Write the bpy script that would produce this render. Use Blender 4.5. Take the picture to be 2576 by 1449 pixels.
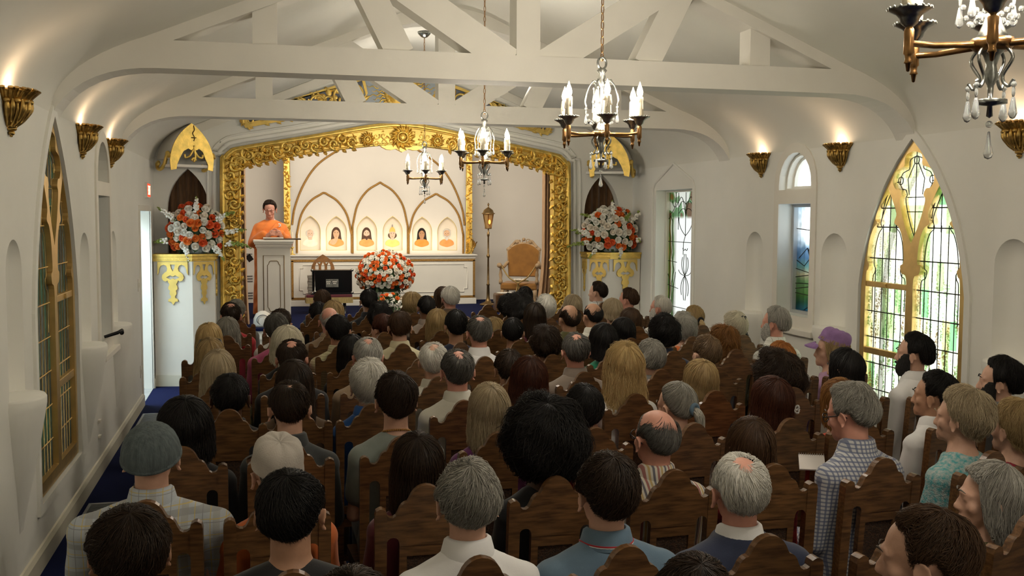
import bpy, math, random
import numpy as np
from mathutils import Vector, Matrix, noise
from mathutils.geometry import tessellate_polygon
PI = math.pi
sc = bpy.context.scene
for o in list(bpy.data.objects): bpy.data.objects.remove(o)
col = sc.collection

# ---------------------------------------------------------------- camera
IW, IH, FPX, CH = 2576, 1449, 2556.87, 2.0
YAW, PIT, ROL = 0.24062, 0.07023, 0.00488
_cy, _sy, _cp, _sp = math.cos(YAW), math.sin(YAW), math.cos(PIT), math.sin(PIT)
FW = np.array([_sy*_cp, _cy*_cp, -_sp]); _rt = np.array([_cy, -_sy, 0.0]); _up = np.cross(_rt, FW)
RT = math.cos(ROL)*_rt + math.sin(ROL)*_up
UP = -math.sin(ROL)*_rt + math.cos(ROL)*_up
CAM = np.array([0, 0, CH])
cam = bpy.data.cameras.new('camera'); camo = bpy.data.objects.new('camera', cam); col.objects.link(camo)
camo.matrix_world = Matrix(((RT[0], UP[0], -FW[0], 0), (RT[1], UP[1], -FW[1], 0), (RT[2], UP[2], -FW[2], CH), (0, 0, 0, 1)))
cam.sensor_width = 36; cam.lens = FPX/IW*36; cam.clip_start = 0.05; cam.clip_end = 200
sc.camera = camo
def _ray(x, y): return FW + RT*((x-IW/2)/FPX) - UP*((y-IH/2)/FPX)
def atY(x, y, Y):                      # where the sight line through a photo pixel meets the plane y = Y
    d = _ray(x, y); return CAM + d*(Y/d[1])
def atX(x, y, X):
    d = _ray(x, y); return CAM + d*(X/d[0])
def XZ(x, y, Y): q = atY(x, y, Y); return (q[0], q[2])
def YZ(x, y, X): q = atX(x, y, X); return (q[1], q[2])

# ---------------------------------------------------------------- world, daylight, exposure
w = bpy.data.worlds.new('daylight'); sc.world = w; w.use_nodes = True
bg = w.node_tree.nodes['Background']; bg.inputs[0].default_value = (0.92, 0.97, 1.0, 1); bg.inputs[1].default_value = 1.15
vs = sc.view_settings
vs.view_transform = 'Standard'; vs.look = 'None'; vs.exposure = 1.5; vs.gamma = 1.0; vs.use_curve_mapping = False
sc.cycles.max_bounces = 7; sc.cycles.diffuse_bounces = 4; sc.cycles.glossy_bounces = 3
sc.cycles.transmission_bounces = 4; sc.cycles.transparent_max_bounces = 12
sc.cycles.sample_clamp_indirect = 4.0; sc.cycles.caustics_reflective = False; sc.cycles.caustics_refractive = False
sc.cycles.use_denoising = True
def light(name, kind, loc, power, color=(1, .86, .68), size=.1, rot=None, target=None, spot=None, sy=None):
    l = bpy.data.lights.new(name, kind); o = bpy.data.objects.new(name, l); col.objects.link(o)
    o.location = loc; l.energy = power; l.color = color
    if kind == 'AREA':
        l.size = size
        if sy: l.shape = 'RECTANGLE'; l.size_y = sy
    else: l.shadow_soft_size = size
    if spot: l.spot_size = spot; l.spot_blend = .6
    if target is not None:
        o.rotation_euler = (Vector(target)-Vector(loc)).to_track_quat('-Z', 'Y').to_euler()
    if rot: o.rotation_euler = rot
    return o
L, R, CX = -1.2435, 4.7684, 1.7624       # side walls and the centre line
WF = 12.75                               # the wall with the stage opening
SF = 0.65                                # stage floor
AB = 15.75                               # back wall of the stage
WARM = (1, .83, .62)
# stage lighting: a row of lamps hidden behind the head of the stage opening
light('stage_strip', 'AREA', (CX, 13.15, 3.35), 25, (1, .90, .74), 3.4, target=(CX, 15.6, 1.3), sy=.25)
light('stage_front', 'SPOT', (.9, 9.9, 3.45), 42, (1, .9, .76), .12, target=(.15, 14, 1.6), spot=.42)
light('stage_front_wide', 'SPOT', (2.6, 9.9, 3.45), 85, (1, .9, .76), .12, target=(2.1, 15, 1.5), spot=.7)
light('altar_glow', 'AREA', (CX, 15.45, 1.50), 1.6, (1, .85, .62), 2.4, target=(CX, 15.75, 2.0), sy=.05)

# ---------------------------------------------------------------- mesh helpers
def dd(v): return [tuple(map(float, q)) for q in v]
class MB:
    def __init__(s): s.V = []; s.F = []; s.I = []; s.S = []; s.n = 0
    def add(s, v, f, m=0, smooth=False):
        b = s.n; v = list(v); s.V.extend(dd(v)); s.n += len(v)
        for q in f: s.F.append(tuple(int(i)+b for i in q)); s.I.append(m); s.S.append(smooth)
        return s
    def box(s, x0, x1, y0, y1, z0, z1, m=0):
        v = [(x, y, z) for z in (z0, z1) for y in (y0, y1) for x in (x0, x1)]
        return s.add(v, [(0, 2, 3, 1), (4, 5, 7, 6), (0, 1, 5, 4), (2, 6, 7, 3), (0, 4, 6, 2), (1, 3, 7, 5)], m)
    def prism(s, poly, h0, h1, fr, m=0, holes=(), smooth=False, caps=True, m2=None):
        # poly in (u, v); fr(u, v, h) -> xyz
        loops = [list(poly)]+[list(h) for h in holes]
        flat = [q for l in loops for q in l]; N = len(flat)
        tri = tessellate_polygon([[Vector((q[0], q[1], 0)) for q in l] for l in loops])
        v = [fr(q[0], q[1], h0) for q in flat]+[fr(q[0], q[1], h1) for q in flat]
        if caps: s.add(v, [t for t in tri]+[(t[2]+N, t[1]+N, t[0]+N) for t in tri], m)
        k = 0; f = []
        for l in loops:
            c = len(l)
            for i in range(c): j = (i+1) % c; f.append((k+i, k+j, k+j+N, k+i+N))
            k += c
        return s.add(v, f, m if m2 is None else m2, smooth)
    def grid(s, P, cu=False, cv=False, m=0, smooth=True):
        P = np.asarray(P); a, b = P.shape[:2]; f = []
        for i in range(a if cu else a-1):
            for j in range(b if cv else b-1):
                i2, j2 = (i+1) % a, (j+1) % b
                f.append((i*b+j, i2*b+j, i2*b+j2, i*b+j2))
        return s.add(P.reshape(-1, 3), f, m, smooth)
    def tube(s, pts, r, n=8, closed=False, m=0, flat=None):
        P = np.array(pts, float); k = len(P); r = np.broadcast_to(np.array(r, float), (k,))
        T = np.roll(P, -1, 0)-np.roll(P, 1, 0)
        if not closed: T[0] = P[1]-P[0]; T[-1] = P[-1]-P[-2]
        T /= np.linalg.norm(T, axis=1)[:, None]+1e-12
        a = np.array([0, 0, 1.0]) if abs(T[0][2]) < .9 else np.array([1.0, 0, 0])
        N = np.cross(T[0], a); N /= np.linalg.norm(N); ring = []
        for i in range(k):
            N = N-T[i]*(N@T[i]); N /= np.linalg.norm(N)+1e-12; B = np.cross(T[i], N)
            t = np.arange(n)*2*PI/n
            ring.append(P[i]+r[i]*(np.cos(t)[:, None]*N+np.sin(t)[:, None]*B))
        G = np.array(ring); s.grid(G, cu=closed, cv=True, m=m)
        if not closed:
            b = s.n-k*n
            s.F.append(tuple(b+i for i in range(n))[::-1]); s.I.append(m); s.S.append(False)
            s.F.append(tuple(b+(k-1)*n+i for i in range(n))); s.I.append(m); s.S.append(False)
        return s
    def lathe(s, prof, n=20, o=(0, 0, 0), m=0, a0=0, a1=2*PI, sx=1, sy=1):
        full = abs(a1-a0-2*PI) < 1e-6
        t = a0+np.arange(n if full else n+1)*(a1-a0)/n
        P = np.array([[(o[0]+r*math.cos(q)*sx, o[1]+r*math.sin(q)*sy, o[2]+z) for q in t] for r, z in prof])
        return s.grid(P, cv=full, m=m)
    def ell(s, c, r, nu=12, nv=8, rot=None, m=0):
        r = (r, r, r) if np.isscalar(r) else r
        th = np.linspace(0, PI, nv+1); ph = np.arange(nu)*2*PI/nu
        Q = np.array([[(math.sin(a)*math.cos(b)*r[0], math.sin(a)*math.sin(b)*r[1], math.cos(a)*r[2]) for b in ph] for a in th])
        if rot is not None: Q = Q@np.array(rot).T
        return s.grid(Q+np.array(c), cv=True, m=m)
    def cap(s, a, b, ra, rb, n=12, m=0):   # tapered capsule
        a, b = np.array(a, float), np.array(b, float); d = b-a; ln = np.linalg.norm(d)+1e-9; d = d/ln
        pts = []; rr = []
        for t in np.linspace(-PI/2, 0, 4)[:-1]+1e-3: pts.append(a+d*ra*math.sin(t)); rr.append(ra*math.cos(t)+1e-4)
        for t in (0, .5, 1): pts.append(a+(b-a)*t); rr.append(ra+(rb-ra)*t)
        for t in np.linspace(0, PI/2, 4)[1:]-1e-3: pts.append(b+d*rb*math.sin(t)); rr.append(rb*math.cos(t)+1e-4)
        return s.tube(pts, rr, n, m=m)
    def mesh(s, name, mats=None):
        me = bpy.data.meshes.new(name); me.from_pydata(s.V, [], s.F)
        me.polygons.foreach_set('use_smooth', s.S); me.polygons.foreach_set('material_index', s.I)
        for q in (mats or []): me.materials.append(q)
        me.update(); return me
    def build(s, name, mats, parent=None, bevel=0, loc=None):
        mats = mats if isinstance(mats, (list, tuple)) else [mats]
        o = bpy.data.objects.new(name, s.mesh(name, mats)); col.objects.link(o)
        if parent is not None: o.parent = parent
        if loc is not None: o.location = loc
        if bevel:
            b = o.modifiers.new('bevel', 'BEVEL'); b.width = bevel; b.segments = 2; b.limit_method = 'ANGLE'; b.angle_limit = .7
        return o
def tag(o, label, cat=None, group=None):
    if label: o['label'] = label
    if cat: o['category'] = cat
    if group: o['group'] = group
    return o
def thing(name, label, cat, loc=(0, 0, 0), rotz=0, group=None):
    o = bpy.data.objects.new(name, None); o.empty_display_size = .1; col.objects.link(o)
    o.location = loc; o.rotation_euler = (0, 0, rotz)
    return tag(o, label, cat, group)
def struct(o): o['kind'] = 'structure'; return o
def dup(root, loc=None, rotz=None, scale=None):
    c = root.copy(); col.objects.link(c)
    if loc is not None: c.location = loc
    if rotz is not None: c.rotation_euler = (0, 0, rotz)
    if scale is not None: c.scale = scale
    def kids(o, p):
        for k in list(o.children):
            d = k.copy(); col.objects.link(d); d.parent = p; kids(k, d)
    kids(root, c); return c
fXZ = lambda Y0: (lambda u, v, h: (u, Y0+h, v))     # drawing in the x-z plane, depth along y
fYZ = lambda X0: (lambda u, v, h: (X0+h, u, v))
fXY = lambda Z0: (lambda u, v, h: (u, v, Z0+h))
def bez(p0, p1, p2, n=8): return [((1-t)**2*p0[0]+2*t*(1-t)*p1[0]+t*t*p2[0], (1-t)**2*p0[1]+2*t*(1-t)*p1[1]+t*t*p2[1]) for t in np.linspace(0, 1, n)]
def spline(P, n=6, closed=False):        # Catmull-Rom through points of any dimension
    P = [np.array(q, float) for q in P]; k = len(P); out = []
    for i in range(k if closed else k-1):
        a = P[i-1] if (closed or i > 0) else 2*P[0]-P[1]
        b, c = P[i], P[(i+1) % k]
        d = P[(i+2) % k] if (closed or i+2 < k) else 2*P[-1]-P[-2]
        for t in np.arange(n)/n:
            out.append(.5*((2*b)+(c-a)*t+(2*a-5*b+4*c-d)*t*t+(3*b-a-3*c+d)*t**3))
    if not closed: out.append(P[-1])
    return out
def gothic(y0, y1, z0, zs, zt, n=10, belly=.18):   # pointed arch outline in (u, v), from the foot round to the foot
    c = (y0+y1)/2
    l = bez((y0, zs), (y0+(c-y0)*belly, zs+(zt-zs)*.62), (c, zt), n)
    return [(y0, z0)]+l+[(2*c-a, b) for a, b in l[::-1][1:]]+[(y1, z0)]
def roundarch(y0, y1, z0, zt, n=12):
    c, r = (y0+y1)/2, (y1-y0)/2; zs = zt-r
    return [(y0, z0)]+[(c-r*math.cos(t), zs+r*math.sin(t)) for t in np.linspace(0, PI, n)]+[(y1, z0)]

# ---------------------------------------------------------------- materials
_M = {}
def mat(name, c, rough=.6, metal=0, var=0, scale=20, bump=0, bscale=60, c2=None, stretch=None, spec=.4, sheen=0, emit=None, alpha=None, coat=0):
    if name in _M: return _M[name]
    m = bpy.data.materials.new(name); m.use_nodes = True; nt = m.node_tree; N = nt.nodes; K = nt.links
    p = N['Principled BSDF']
    p.inputs['Base Color'].default_value = (*c, 1); p.inputs['Roughness'].default_value = rough
    p.inputs['Metallic'].default_value = metal; p.inputs['Specular IOR Level'].default_value = spec
    if sheen: p.inputs['Sheen Weight'].default_value = sheen
    if coat: p.inputs['Coat Weight'].default_value = coat; p.inputs['Coat Roughness'].default_value = .15
    if emit: p.inputs['Emission Color'].default_value = (*emit[0], 1); p.inputs['Emission Strength'].default_value = emit[1]
    tc = N.new('ShaderNodeTexCoord'); src = tc.outputs['Object']
    if stretch:
        mp = N.new('ShaderNodeMapping'); mp.inputs['Scale'].default_value = stretch; K.new(src, mp.inputs[0]); src = mp.outputs[0]
    if c2 or var:
        nz = N.new('ShaderNodeTexNoise'); nz.inputs['Scale'].default_value = scale; nz.inputs['Detail'].default_value = 4
        K.new(src, nz.inputs['Vector'])
        rp = N.new('ShaderNodeValToRGB'); rp.color_ramp.elements[0].position = .35; rp.color_ramp.elements[1].position = .65
        a = c2 if c2 else tuple(q*(1-var) for q in c)
        rp.color_ramp.elements[0].color = (*c, 1); rp.color_ramp.elements[1].color = (*a, 1)
        K.new(nz.outputs[0], rp.inputs[0]); K.new(rp.outputs[0], p.inputs['Base Color'])
    if bump:
        nb = N.new('ShaderNodeTexNoise'); nb.inputs['Scale'].default_value = bscale; nb.inputs['Detail'].default_value = 5
        K.new(src, nb.inputs['Vector'])
        bp = N.new('ShaderNodeBump'); bp.inputs['Strength'].default_value = bump; bp.inputs['Distance'].default_value = .01
        K.new(nb.outputs[0], bp.inputs['Height']); K.new(bp.outputs[0], p.inputs['Normal'])
    _M[name] = m; return m
PLASTER = mat('plaster', (.87, .86, .80), .75, var=.05, scale=1.5, bump=.25, bscale=9)
CEILP = mat('ceiling_plaster', (.82, .805, .73), .8, var=.05, scale=1.2, bump=.25, bscale=7)
TRUSSP = mat('truss_paint', (.82, .80, .735), .7, var=.04, scale=3, bump=.15, bscale=14)
WHITE = mat('cream_paint', (.84, .81, .73), .5, var=.03, scale=4)
BASEP = mat('baseboard_paint', (.72, .68, .55), .45)
STAGEW = mat('stage_wall_paint', (.80, .75, .68), .7, var=.03, scale=2)
GOLD = mat('gold_leaf', (1.0, .72, .20), .45, 1, var=.25, scale=14, bump=.25, bscale=60)
GOLDF = mat('gold_paint', (.95, .70, .22), .5, 1, var=.15, scale=8, bump=.1, bscale=40)
GOLDM = mat('gold_window_frame', (.80, .56, .22), .36, .75, var=.15, scale=9, bump=.1, bscale=30)
OLDGOLD = mat('antique_gold', (.66, .43, .13), .42, 1, var=.5, scale=30, bump=.3, bscale=50)
GILTTRIM = mat('gilt_trim', (.50, .28, .08), .45, .7, var=.4, scale=90, bump=.6, bscale=120)
BRONZE = mat('bronze', (.42, .23, .09), .3, 1, var=.3, scale=40)
SILVER = mat('old_silver', (.42, .43, .40), .28, 1, var=.45, scale=60)
WAX = mat('candle_wax', (.86, .78, .60), .5, bump=.3, bscale=40, spec=.3)
NAVY = mat('navy_carpet', (.008, .013, .062), .95, var=.35, scale=160, bump=.4, bscale=400, spec=.1)
BROWNCUR = mat('brown_curtain', (.17, .085, .035), .85, var=.35, scale=12, stretch=(6, 6, 1), sheen=.3)
TANCUR = mat('tan_curtain', (.62, .37, .19), .8, var=.25, scale=10, stretch=(6, 6, 1), sheen=.3)
WOOD = mat('dark_wood', (.165, .080, .030), .36, c2=(.065, .030, .012), scale=9, stretch=(1.2, 6, 9), bump=.08, bscale=40, coat=.25)
CANE = mat('woven_cane', (.075, .033, .014), .6, c2=(.02, .01, .005), scale=130, bump=.8, bscale=240)
BLACK = mat('black_paint', (.008, .008, .009), .3)
LEAD = mat('lead_came', (.03, .03, .022), .5, .3)
# ================================================================ the room
Y0R, FT = -2.6, 2.62                      # back wall, foot of the cove
def ceil_z(x):
    d = min(x-L, R-x)
    return 2.87+.42*d
def ceil_prof():
    l = bez((L, FT), (L, 2.90), (L+.55, ceil_z(L+.55)), 12)
    x = CX-.42
    l += [(L+.9, ceil_z(L+.9))]+bez((x, ceil_z(x)), (CX-.18, ceil_z(CX-.2)-.02), (CX, ceil_z(CX)-.10), 7)
    return l+[(2*CX-a, b) for a, b in l[::-1][1:]]
CP = ceil_prof()
b = MB(); ys = np.linspace(Y0R, WF+.02, 12)
b.grid(np.array([[(x, y, z) for y in ys] for x, z in CP]))
b.grid(np.array([[(x, y, z+.12) for y in ys] for x, z in CP]))
struct(b.build('ceiling', CEILP))
b = MB().box(L-.3, R+.3, Y0R-.2, 16.4, -.15, 0); struct(b.build('floor', NAVY))
b = MB(); b.prism([(L, 0)]+[(x, z) for x, z in CP]+[(R, 0)], -.15, 0, fXZ(Y0R), 0); struct(b.build('wall_back', PLASTER))

# openings of the side walls, in (y, z): near side to far side; both walls mirror each other
GW = gothic(6.12, 7.42, .36, 1.45, 2.60, 12, .16)
NICH = [(5.50, 5.85, 1.06, 1.87), (7.62, 8.03, 1.06, 1.87), (9.10, 9.46, 1.06, 1.86), (3.95, 4.3, 1.06, 1.87)]
def niche(b, X, sg, y0, y1, zb, zt, D=.10):
    hw = (y1-y0)/2; yc = (y0+y1)/2; zc = zt-hw; rows = []
    S = np.linspace(-1, 1, 13)
    for z in np.linspace(zb, zc, 6): rows.append([(X+sg*D*math.sqrt(1-s*s), yc+hw*s, z) for s in S])
    for t in np.linspace(0, PI/2, 8)[1:]:
        w_ = hw*math.cos(t); rows.append([(X+sg*D*math.cos(t)*math.sqrt(1-s*s), yc+w_*s, zc+hw*math.sin(t)) for s in S])
    b.grid(rows)
    # rounded ledge swelling out below the niche
    A = np.linspace(0, PI, 14); led = []
    for dz, k in ((0, .0), (0, 1.0), (-.012, 1.06), (-.05, 1.05), (-.14, .93), (-.3, .72), (-.48, .42), (-.66, .12), (-.72, 0)):
        led.append([(X-sg*.13*k*math.sin(a), yc-hw*(1.12 if k else .98)*(max(k, .25) if dz < -.02 else 1)*math.cos(a), zb+dz) for a in A])
    b.grid(led)
    b.add([(X+sg*D*math.sin(a), yc-hw*math.cos(a), zb) for a in A]+[(X-sg*.0, yc, zb)], [(i, i+1, 14) for i in range(13)], 0)
def cyl_poly(z0, z1): return [(Y0R, z0), (16.3, z0), (16.3, z1), (Y0R, z1)]
RWA = roundarch(8.21, 8.79, 2.26, 2.60)                       # lunette
RWR = [(8.21, 1.10), (8.79, 1.10), (8.79, 2.13), (8.21, 2.13)]
TW = [(10.83, .70), (11.92, .70), (11.92, 2.33), (10.83, 2.33)]
LWR = [(8.43, 1.00), (9.03, 1.00), (9.03, 2.15), (8.43, 2.15)]
LWA = roundarch(8.43, 9.03, 2.26, 2.58)
DOOR = [(11.22, 0), (12.25, 0), (12.25, 2.04), (11.22, 2.04)]
def side_wall(name, X, sg, holes, thick=.24, door=None):
    b = MB()
    poly = [(Y0R, 0), (WF+.05, 0), (WF+.05, FT+.01), (Y0R, FT+.01)]
    if door: poly = [(Y0R, 0), door[0], door[3], door[2], door[1], (WF+.05, 0), (WF+.05, FT+.01), (Y0R, FT+.01)]
    loops = [poly]+[h for h, d in holes]
    flat = [q for l in loops for q in l]
    tri = tessellate_polygon([[Vector((q[0], q[1], 0)) for q in l] for l in loops])
    b.add([(X, y, z) for y, z in flat], tri, 0)
    for h, d in holes:
        if d:
            n = len(h); v = [(X, y, z) for y, z in h]+[(X+sg*d, y, z) for y, z in h]
            b.add(v, [(i, (i+1) % n, (i+1) % n+n, i+n) for i in range(n)], 0)
    if door:
        for i in range(3):
            q = [door[0], door[3], door[2], door[1]]; a, c = q[i], q[i+1]
            b.add([(X, *a), (X, *c), (X+sg*thick, *c), (X+sg*thick, *a)], [(0, 1, 2, 3)], 0)
    for n_ in NICH: niche(b, X, sg, *n_)
    return struct(b.build(name, PLASTER))
nh = [(roundarch(a, c, d, e, 16), 0) for a, c, d, e in NICH]
side_wall('wall_left', L, -1, nh+[(GW, .2), (LWR, .24), (LWA, .24)], door=DOOR)
side_wall('wall_right', R, 1, nh+[(GW, .2), (RWR, .24), (RWA, .24), (TW, .24)])
# outer skins so that daylight only enters by the windows
def grow(h, k=.0): return h
b = MB(); b.prism([(Y0R, -.1), (16.4, -.1), (16.4, 3.2), (Y0R, 3.2)], 0, .04, fYZ(R+.24), holes=[GW, RWR, RWA, TW]); struct(b.build('wall_right_outer', PLASTER))
b = MB(); b.prism([(Y0R, -.1), (11.22, -.1), (11.22, 2.04), (12.25, 2.04), (12.25, -.1), (16.4, -.1), (16.4, 3.2), (Y0R, 3.2)], -.04, 0, fYZ(L-.24), holes=[GW, LWR, LWA]); struct(b.build('wall_left_outer', PLASTER))
# baseboards
for nm, X, sg in (('left', L, 1), ('right', R, -1)):
    b = MB()
    for y0, y1 in (((Y0R, 11.2), (12.27, WF-.45)) if nm == 'left' else ((Y0R, WF-.45),)):
        b.prism([(0, 0), (.022, 0), (.022, .10), (.010, .125), (0, .13)], y0, y1, lambda u, v, h: (X+sg*u, h, v))
    struct(b.build('baseboard_'+nm, BASEP))
# plaster label moulding above the tall stained window, right
b = MB(); yc = 11.375
pth = [(R-.005, 10.74, .75), (R-.005, 10.74, 2.34), (R-.005, 10.80, 2.42), (R-.005, yc, 2.64), (R-.005, 11.95, 2.42), (R-.005, 12.01, 2.34), (R-.005, 12.01, .75)]
b.tube(pth, .016, 8); struct(b.build('trim_3', PLASTER))
# raised frames round the gothic windows
for k, (X, sg) in enumerate(((L, 1), (R, -1))):
    b = MB(); o_ = gothic(6.06, 7.48, .30, 1.45, 2.69, 12, .16)
    b.prism(o_, 0, sg*.018, fYZ(X), holes=[GW[::-1]]); struct(b.build('trim_%d' % (4+k), PLASTER, bevel=.006))
    b = MB(); o_ = (roundarch(8.12, 8.88, .98, 2.69) if sg < 0 else roundarch(8.34, 9.12, .9, 2.67))
    hs = [RWR, RWA] if sg < 0 else [LWR, LWA]
    b.prism(o_, 0, sg*.014, fYZ(X), holes=hs)
    if sg < 0: b.box(X-.05, X, 8.10, 8.90, .93, .985)
    else: b.box(X, X+.06, 8.32, 9.14, .86, .905)
    struct(b.build('trim_%d' % (6+k), WHITE, bevel=.005))

# ---------------------------------------------------------------- roof trusses
def truss(name, Y, t=.25):
    b = MB(); f = fXZ(Y)
    zb, zt = 2.91, 3.085
    curve = bez((L+.62, zb), (L+.14, zb+.0), (L-.01, 2.58), 10)        # underside bending down into the wall
    top = [(L-.01, 2.75)]+bez((L, 2.72), (L+.05, 2.93), (L+.5, ceil_z(L+.5)+.02), 6)[1:]
    xr = L+.52
    half = curve+top+[(xr, zt)]
    ch = half+[(2*CX-a, c) for a, c in half[::-1]]
    b.prism(ch, 0, t, f)
    def bar(a, c, w_, t0=.04, t1=None):
        a, c = np.array(a), np.array(c); d = (c-a)/np.linalg.norm(c-a); n = np.array([-d[1], d[0]])*w_/2
        b.prism([tuple(a-n), tuple(c-n), tuple(c+n), tuple(a+n)], t0, t1 or t-.04, f)
    for s in (-1, 1):
        fx = (lambda x: x) if s < 0 else (lambda x: 2*CX-x)
        xs = np.linspace(L+.35, CX, 9)
        up = [(fx(x), (ceil_z(x) if x < CX-.45 else np.interp(x, [CX-.45, CX], [ceil_z(CX-.45), ceil_z(CX)-.10]))+.03) for x in xs]
        lo = [(fx(x), (ceil_z(x) if x < CX-.5 else np.interp(x, [CX-.5, CX], [ceil_z(CX-.5), ceil_z(CX)-.16]))-.085) for x in xs]
        b.prism(up+lo[::-1], .006, t-.006, f)
        bar((fx(.03), zt-.02), (fx(.03), 3.42), .155)
        bar((fx(.90), zt-.02), (fx(.60), 3.66), .185)
        bar((fx(1.64), zt-.05), (fx(.60), 3.70), .20, .02+.004*s)
    bar((CX, zt-.02), (CX, 3.98), .165, .010)
    return struct(b.build(name, TRUSSP, bevel=.012))
truss('trim_1', 6.74); truss('trim_2', 9.88)

# ---------------------------------------------------------------- stage wall with its opening
def PX(x, y): return XZ(x, y, WF)
outl = [PX(558, 800), PX(556, 430), PX(561, 400), PX(577, 381), PX(605, 371), PX(780, 343), PX(930, 317), PX(1004, 311)]
xc = outl[-1][0]
xc = CX-.06
outl = outl[:-1]+[(xc, PX(1004, 311)[1])]
outl = [(outl[0][0], SF-.05)]+outl[1:]
OUT = outl+[(2*xc-a, c) for a, c in outl[::-1][1:]]
def inset(path, side, topc):               # inner edge of the gold frame
    r = []
    n = len(path)
    for i, (x, z) in enumerate(path):
        pass
    return r
inl = [(outl[0][0]+.225, SF-.05), (outl[1][0]+.225, outl[1][1]-.05), (outl[2][0]+.235, outl[2][1]-.12), (outl[3][0]+.25, outl[3][1]-.16), (outl[4][0]+.24, outl[4][1]-.18), (outl[5][0]+.05, outl[5][1]-.20), (outl[6][0]+.02, outl[6][1]-.25), (xc, outl[7][1]-.26)]
INN = inl+[(2*xc-a, c) for a, c in inl[::-1][1:]]
NL = [PX(418, 640), PX(523, 640)]
def nichewin(x0, x1, z0, zt): return gothic(x0, x1, z0, z0+.55*(zt-z0), zt, 9, .06)
NLP = nichewin(-1.10, -.62, 1.50, 2.55)
NRP = [(2*CX-a-.045, c) for a, c in NLP[::-1]]
gab = [(L, 0), (OUT[0][0], 0)]+OUT+[(OUT[-1][0], 0), (R, 0)]+[(x, z) for x, z in CP[::-1]]
b = MB(); b.prism(gab, 0, .14, fXZ(WF), holes=[NLP, NRP]); struct(b.build('wall_front', PLASTER))
g0 = [(x, z) for x, z in CP if x > L+.3 and x < R-.3]
b = MB(); b.prism([(x, z-.005) for x, z in g0]+[(x, z-.11) for x, z in g0[::-1]], -.02, 0, fXZ(WF)); struct(b.build('trim_14', WHITE))
# plaster roll moulding round the gold frame
b = MB()
for off, r in ((.075, .030), (.155, .014)):
    pts = []
    P2 = [np.array(q) for q in OUT]
    sp = spline(P2, 5)
    for i, q in enumerate(sp):
        a = sp[max(i-1, 0)]; c = sp[min(i+1, len(sp)-1)]; d = (c-a)/np.linalg.norm(c-a)
        n = np.array([-d[1], d[0]])
        pts.append((q[0]+n[0]*off, WF-.004, q[1]+n[1]*off))
    b.tube(pts, r, 10)
struct(b.build('trim_8', PLASTER))
# stage box behind the opening
b = MB()
SX0, SX1 = -1.15, 4.65
b.box(SX0-.1, SX0, WF+.14, AB+.5, SF, 3.6); struct(b.build('wall_stage_left', STAGEW))
b = MB().box(SX1, SX1+.1, WF+.14, AB+.5, SF, 3.6); struct(b.build('wall_stage_right', STAGEW))
b = MB().box(SX0, SX1, AB+.4, AB+.5, SF, 3.6); struct(b.build('wall_stage_back', STAGEW))
b = MB().box(SX0, SX1, WF+.14, AB+.5, 3.6, 3.7); struct(b.build('ceiling_stage', STAGEW))
b = MB().box(OUT[0][0]-.02, OUT[-1][0]+.02, WF-.32, WF+.14, SF-.03, SF, 0).box(SX0, SX1, WF+.14, AB+.45, SF-.03, SF, 0); struct(b.build('floor_stage', NAVY))
b = MB().box(OUT[0][0]-.02, OUT[-1][0]+.02, WF-.30, WF, 0, SF-.03, 0)
for i in range(7):
    x = OUT[0][0]+.1+i*.62
    b.prism([(x, .1), (x+.52, .1), (x+.52, .54), (x, .54)], -.315, -.30, fXZ(WF), holes=[[(x+.025, .125), (x+.495, .125), (x+.495, .515), (x+.025, .515)]])
struct(b.build('trim_9', WHITE))
# vestibule beyond the open door, left
DWH = mat('vestibule_paint', (.74, .80, .80), .6)
b = MB().box(L-1.5, L-1.45, 10.4, 13.4, 0, 2.6).box(L-1.5, L-.24, 13.35, 13.4, 0, 2.6).box(L-1.5, L-.24, 10.4, 10.45, 0, 2.6)
struct(b.build('wall_vestibule', DWH))
b = MB().box(L-1.5, L-.0, 10.4, 13.4, -.02, .004); struct(b.build('floor_vestibule', mat('grey_boards', (.42, .43, .42), .5, var=.3, scale=5, stretch=(1, 8, 1))))
t = thing('door', 'white panelled door standing open at the left wall doorway', 'door', (L-.25, 12.2, 0)); t.name = 'door_1'; t['kind'] = 'structure'
b = MB().box(-.82, 0, -.02, .02, .01, 2.02)
for z0, z1 in ((.2, .9), (1.0, 1.85)): b.prism([(-.7, z0), (-.12, z0), (-.12, z1), (-.7, z1)], -.03, -.02, fXZ(0), holes=[[(-.67, z0+.03), (-.15, z0+.03), (-.15, z1-.03), (-.67, z1-.03)]])
o = b.build('door_leaf', DWH, t); t.rotation_euler = (0, 0, math.radians(8))
for z in (.35, 1.05, 1.75): MB().box(-.005, .02, -.045, -.02, z-.06, z+.06).build('hinge', SILVER, t)
b = MB()
for a in ((11.15, 11.22, 0, 2.10), (12.25, 12.32, 0, 2.10), (11.22, 12.25, 2.04, 2.10)): b.box(L-.01, L+.012, a[0], a[1], a[2], a[3])
struct(b.build('trim_10', WHITE, bevel=.004))

light('vestibule_daylight', 'AREA', (L-.85, 11.75, 2.5), 22, (.78, .92, 1.0), .9, rot=(0, 0, 0))  # unseen area light added to brighten the view through the doorway
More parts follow.
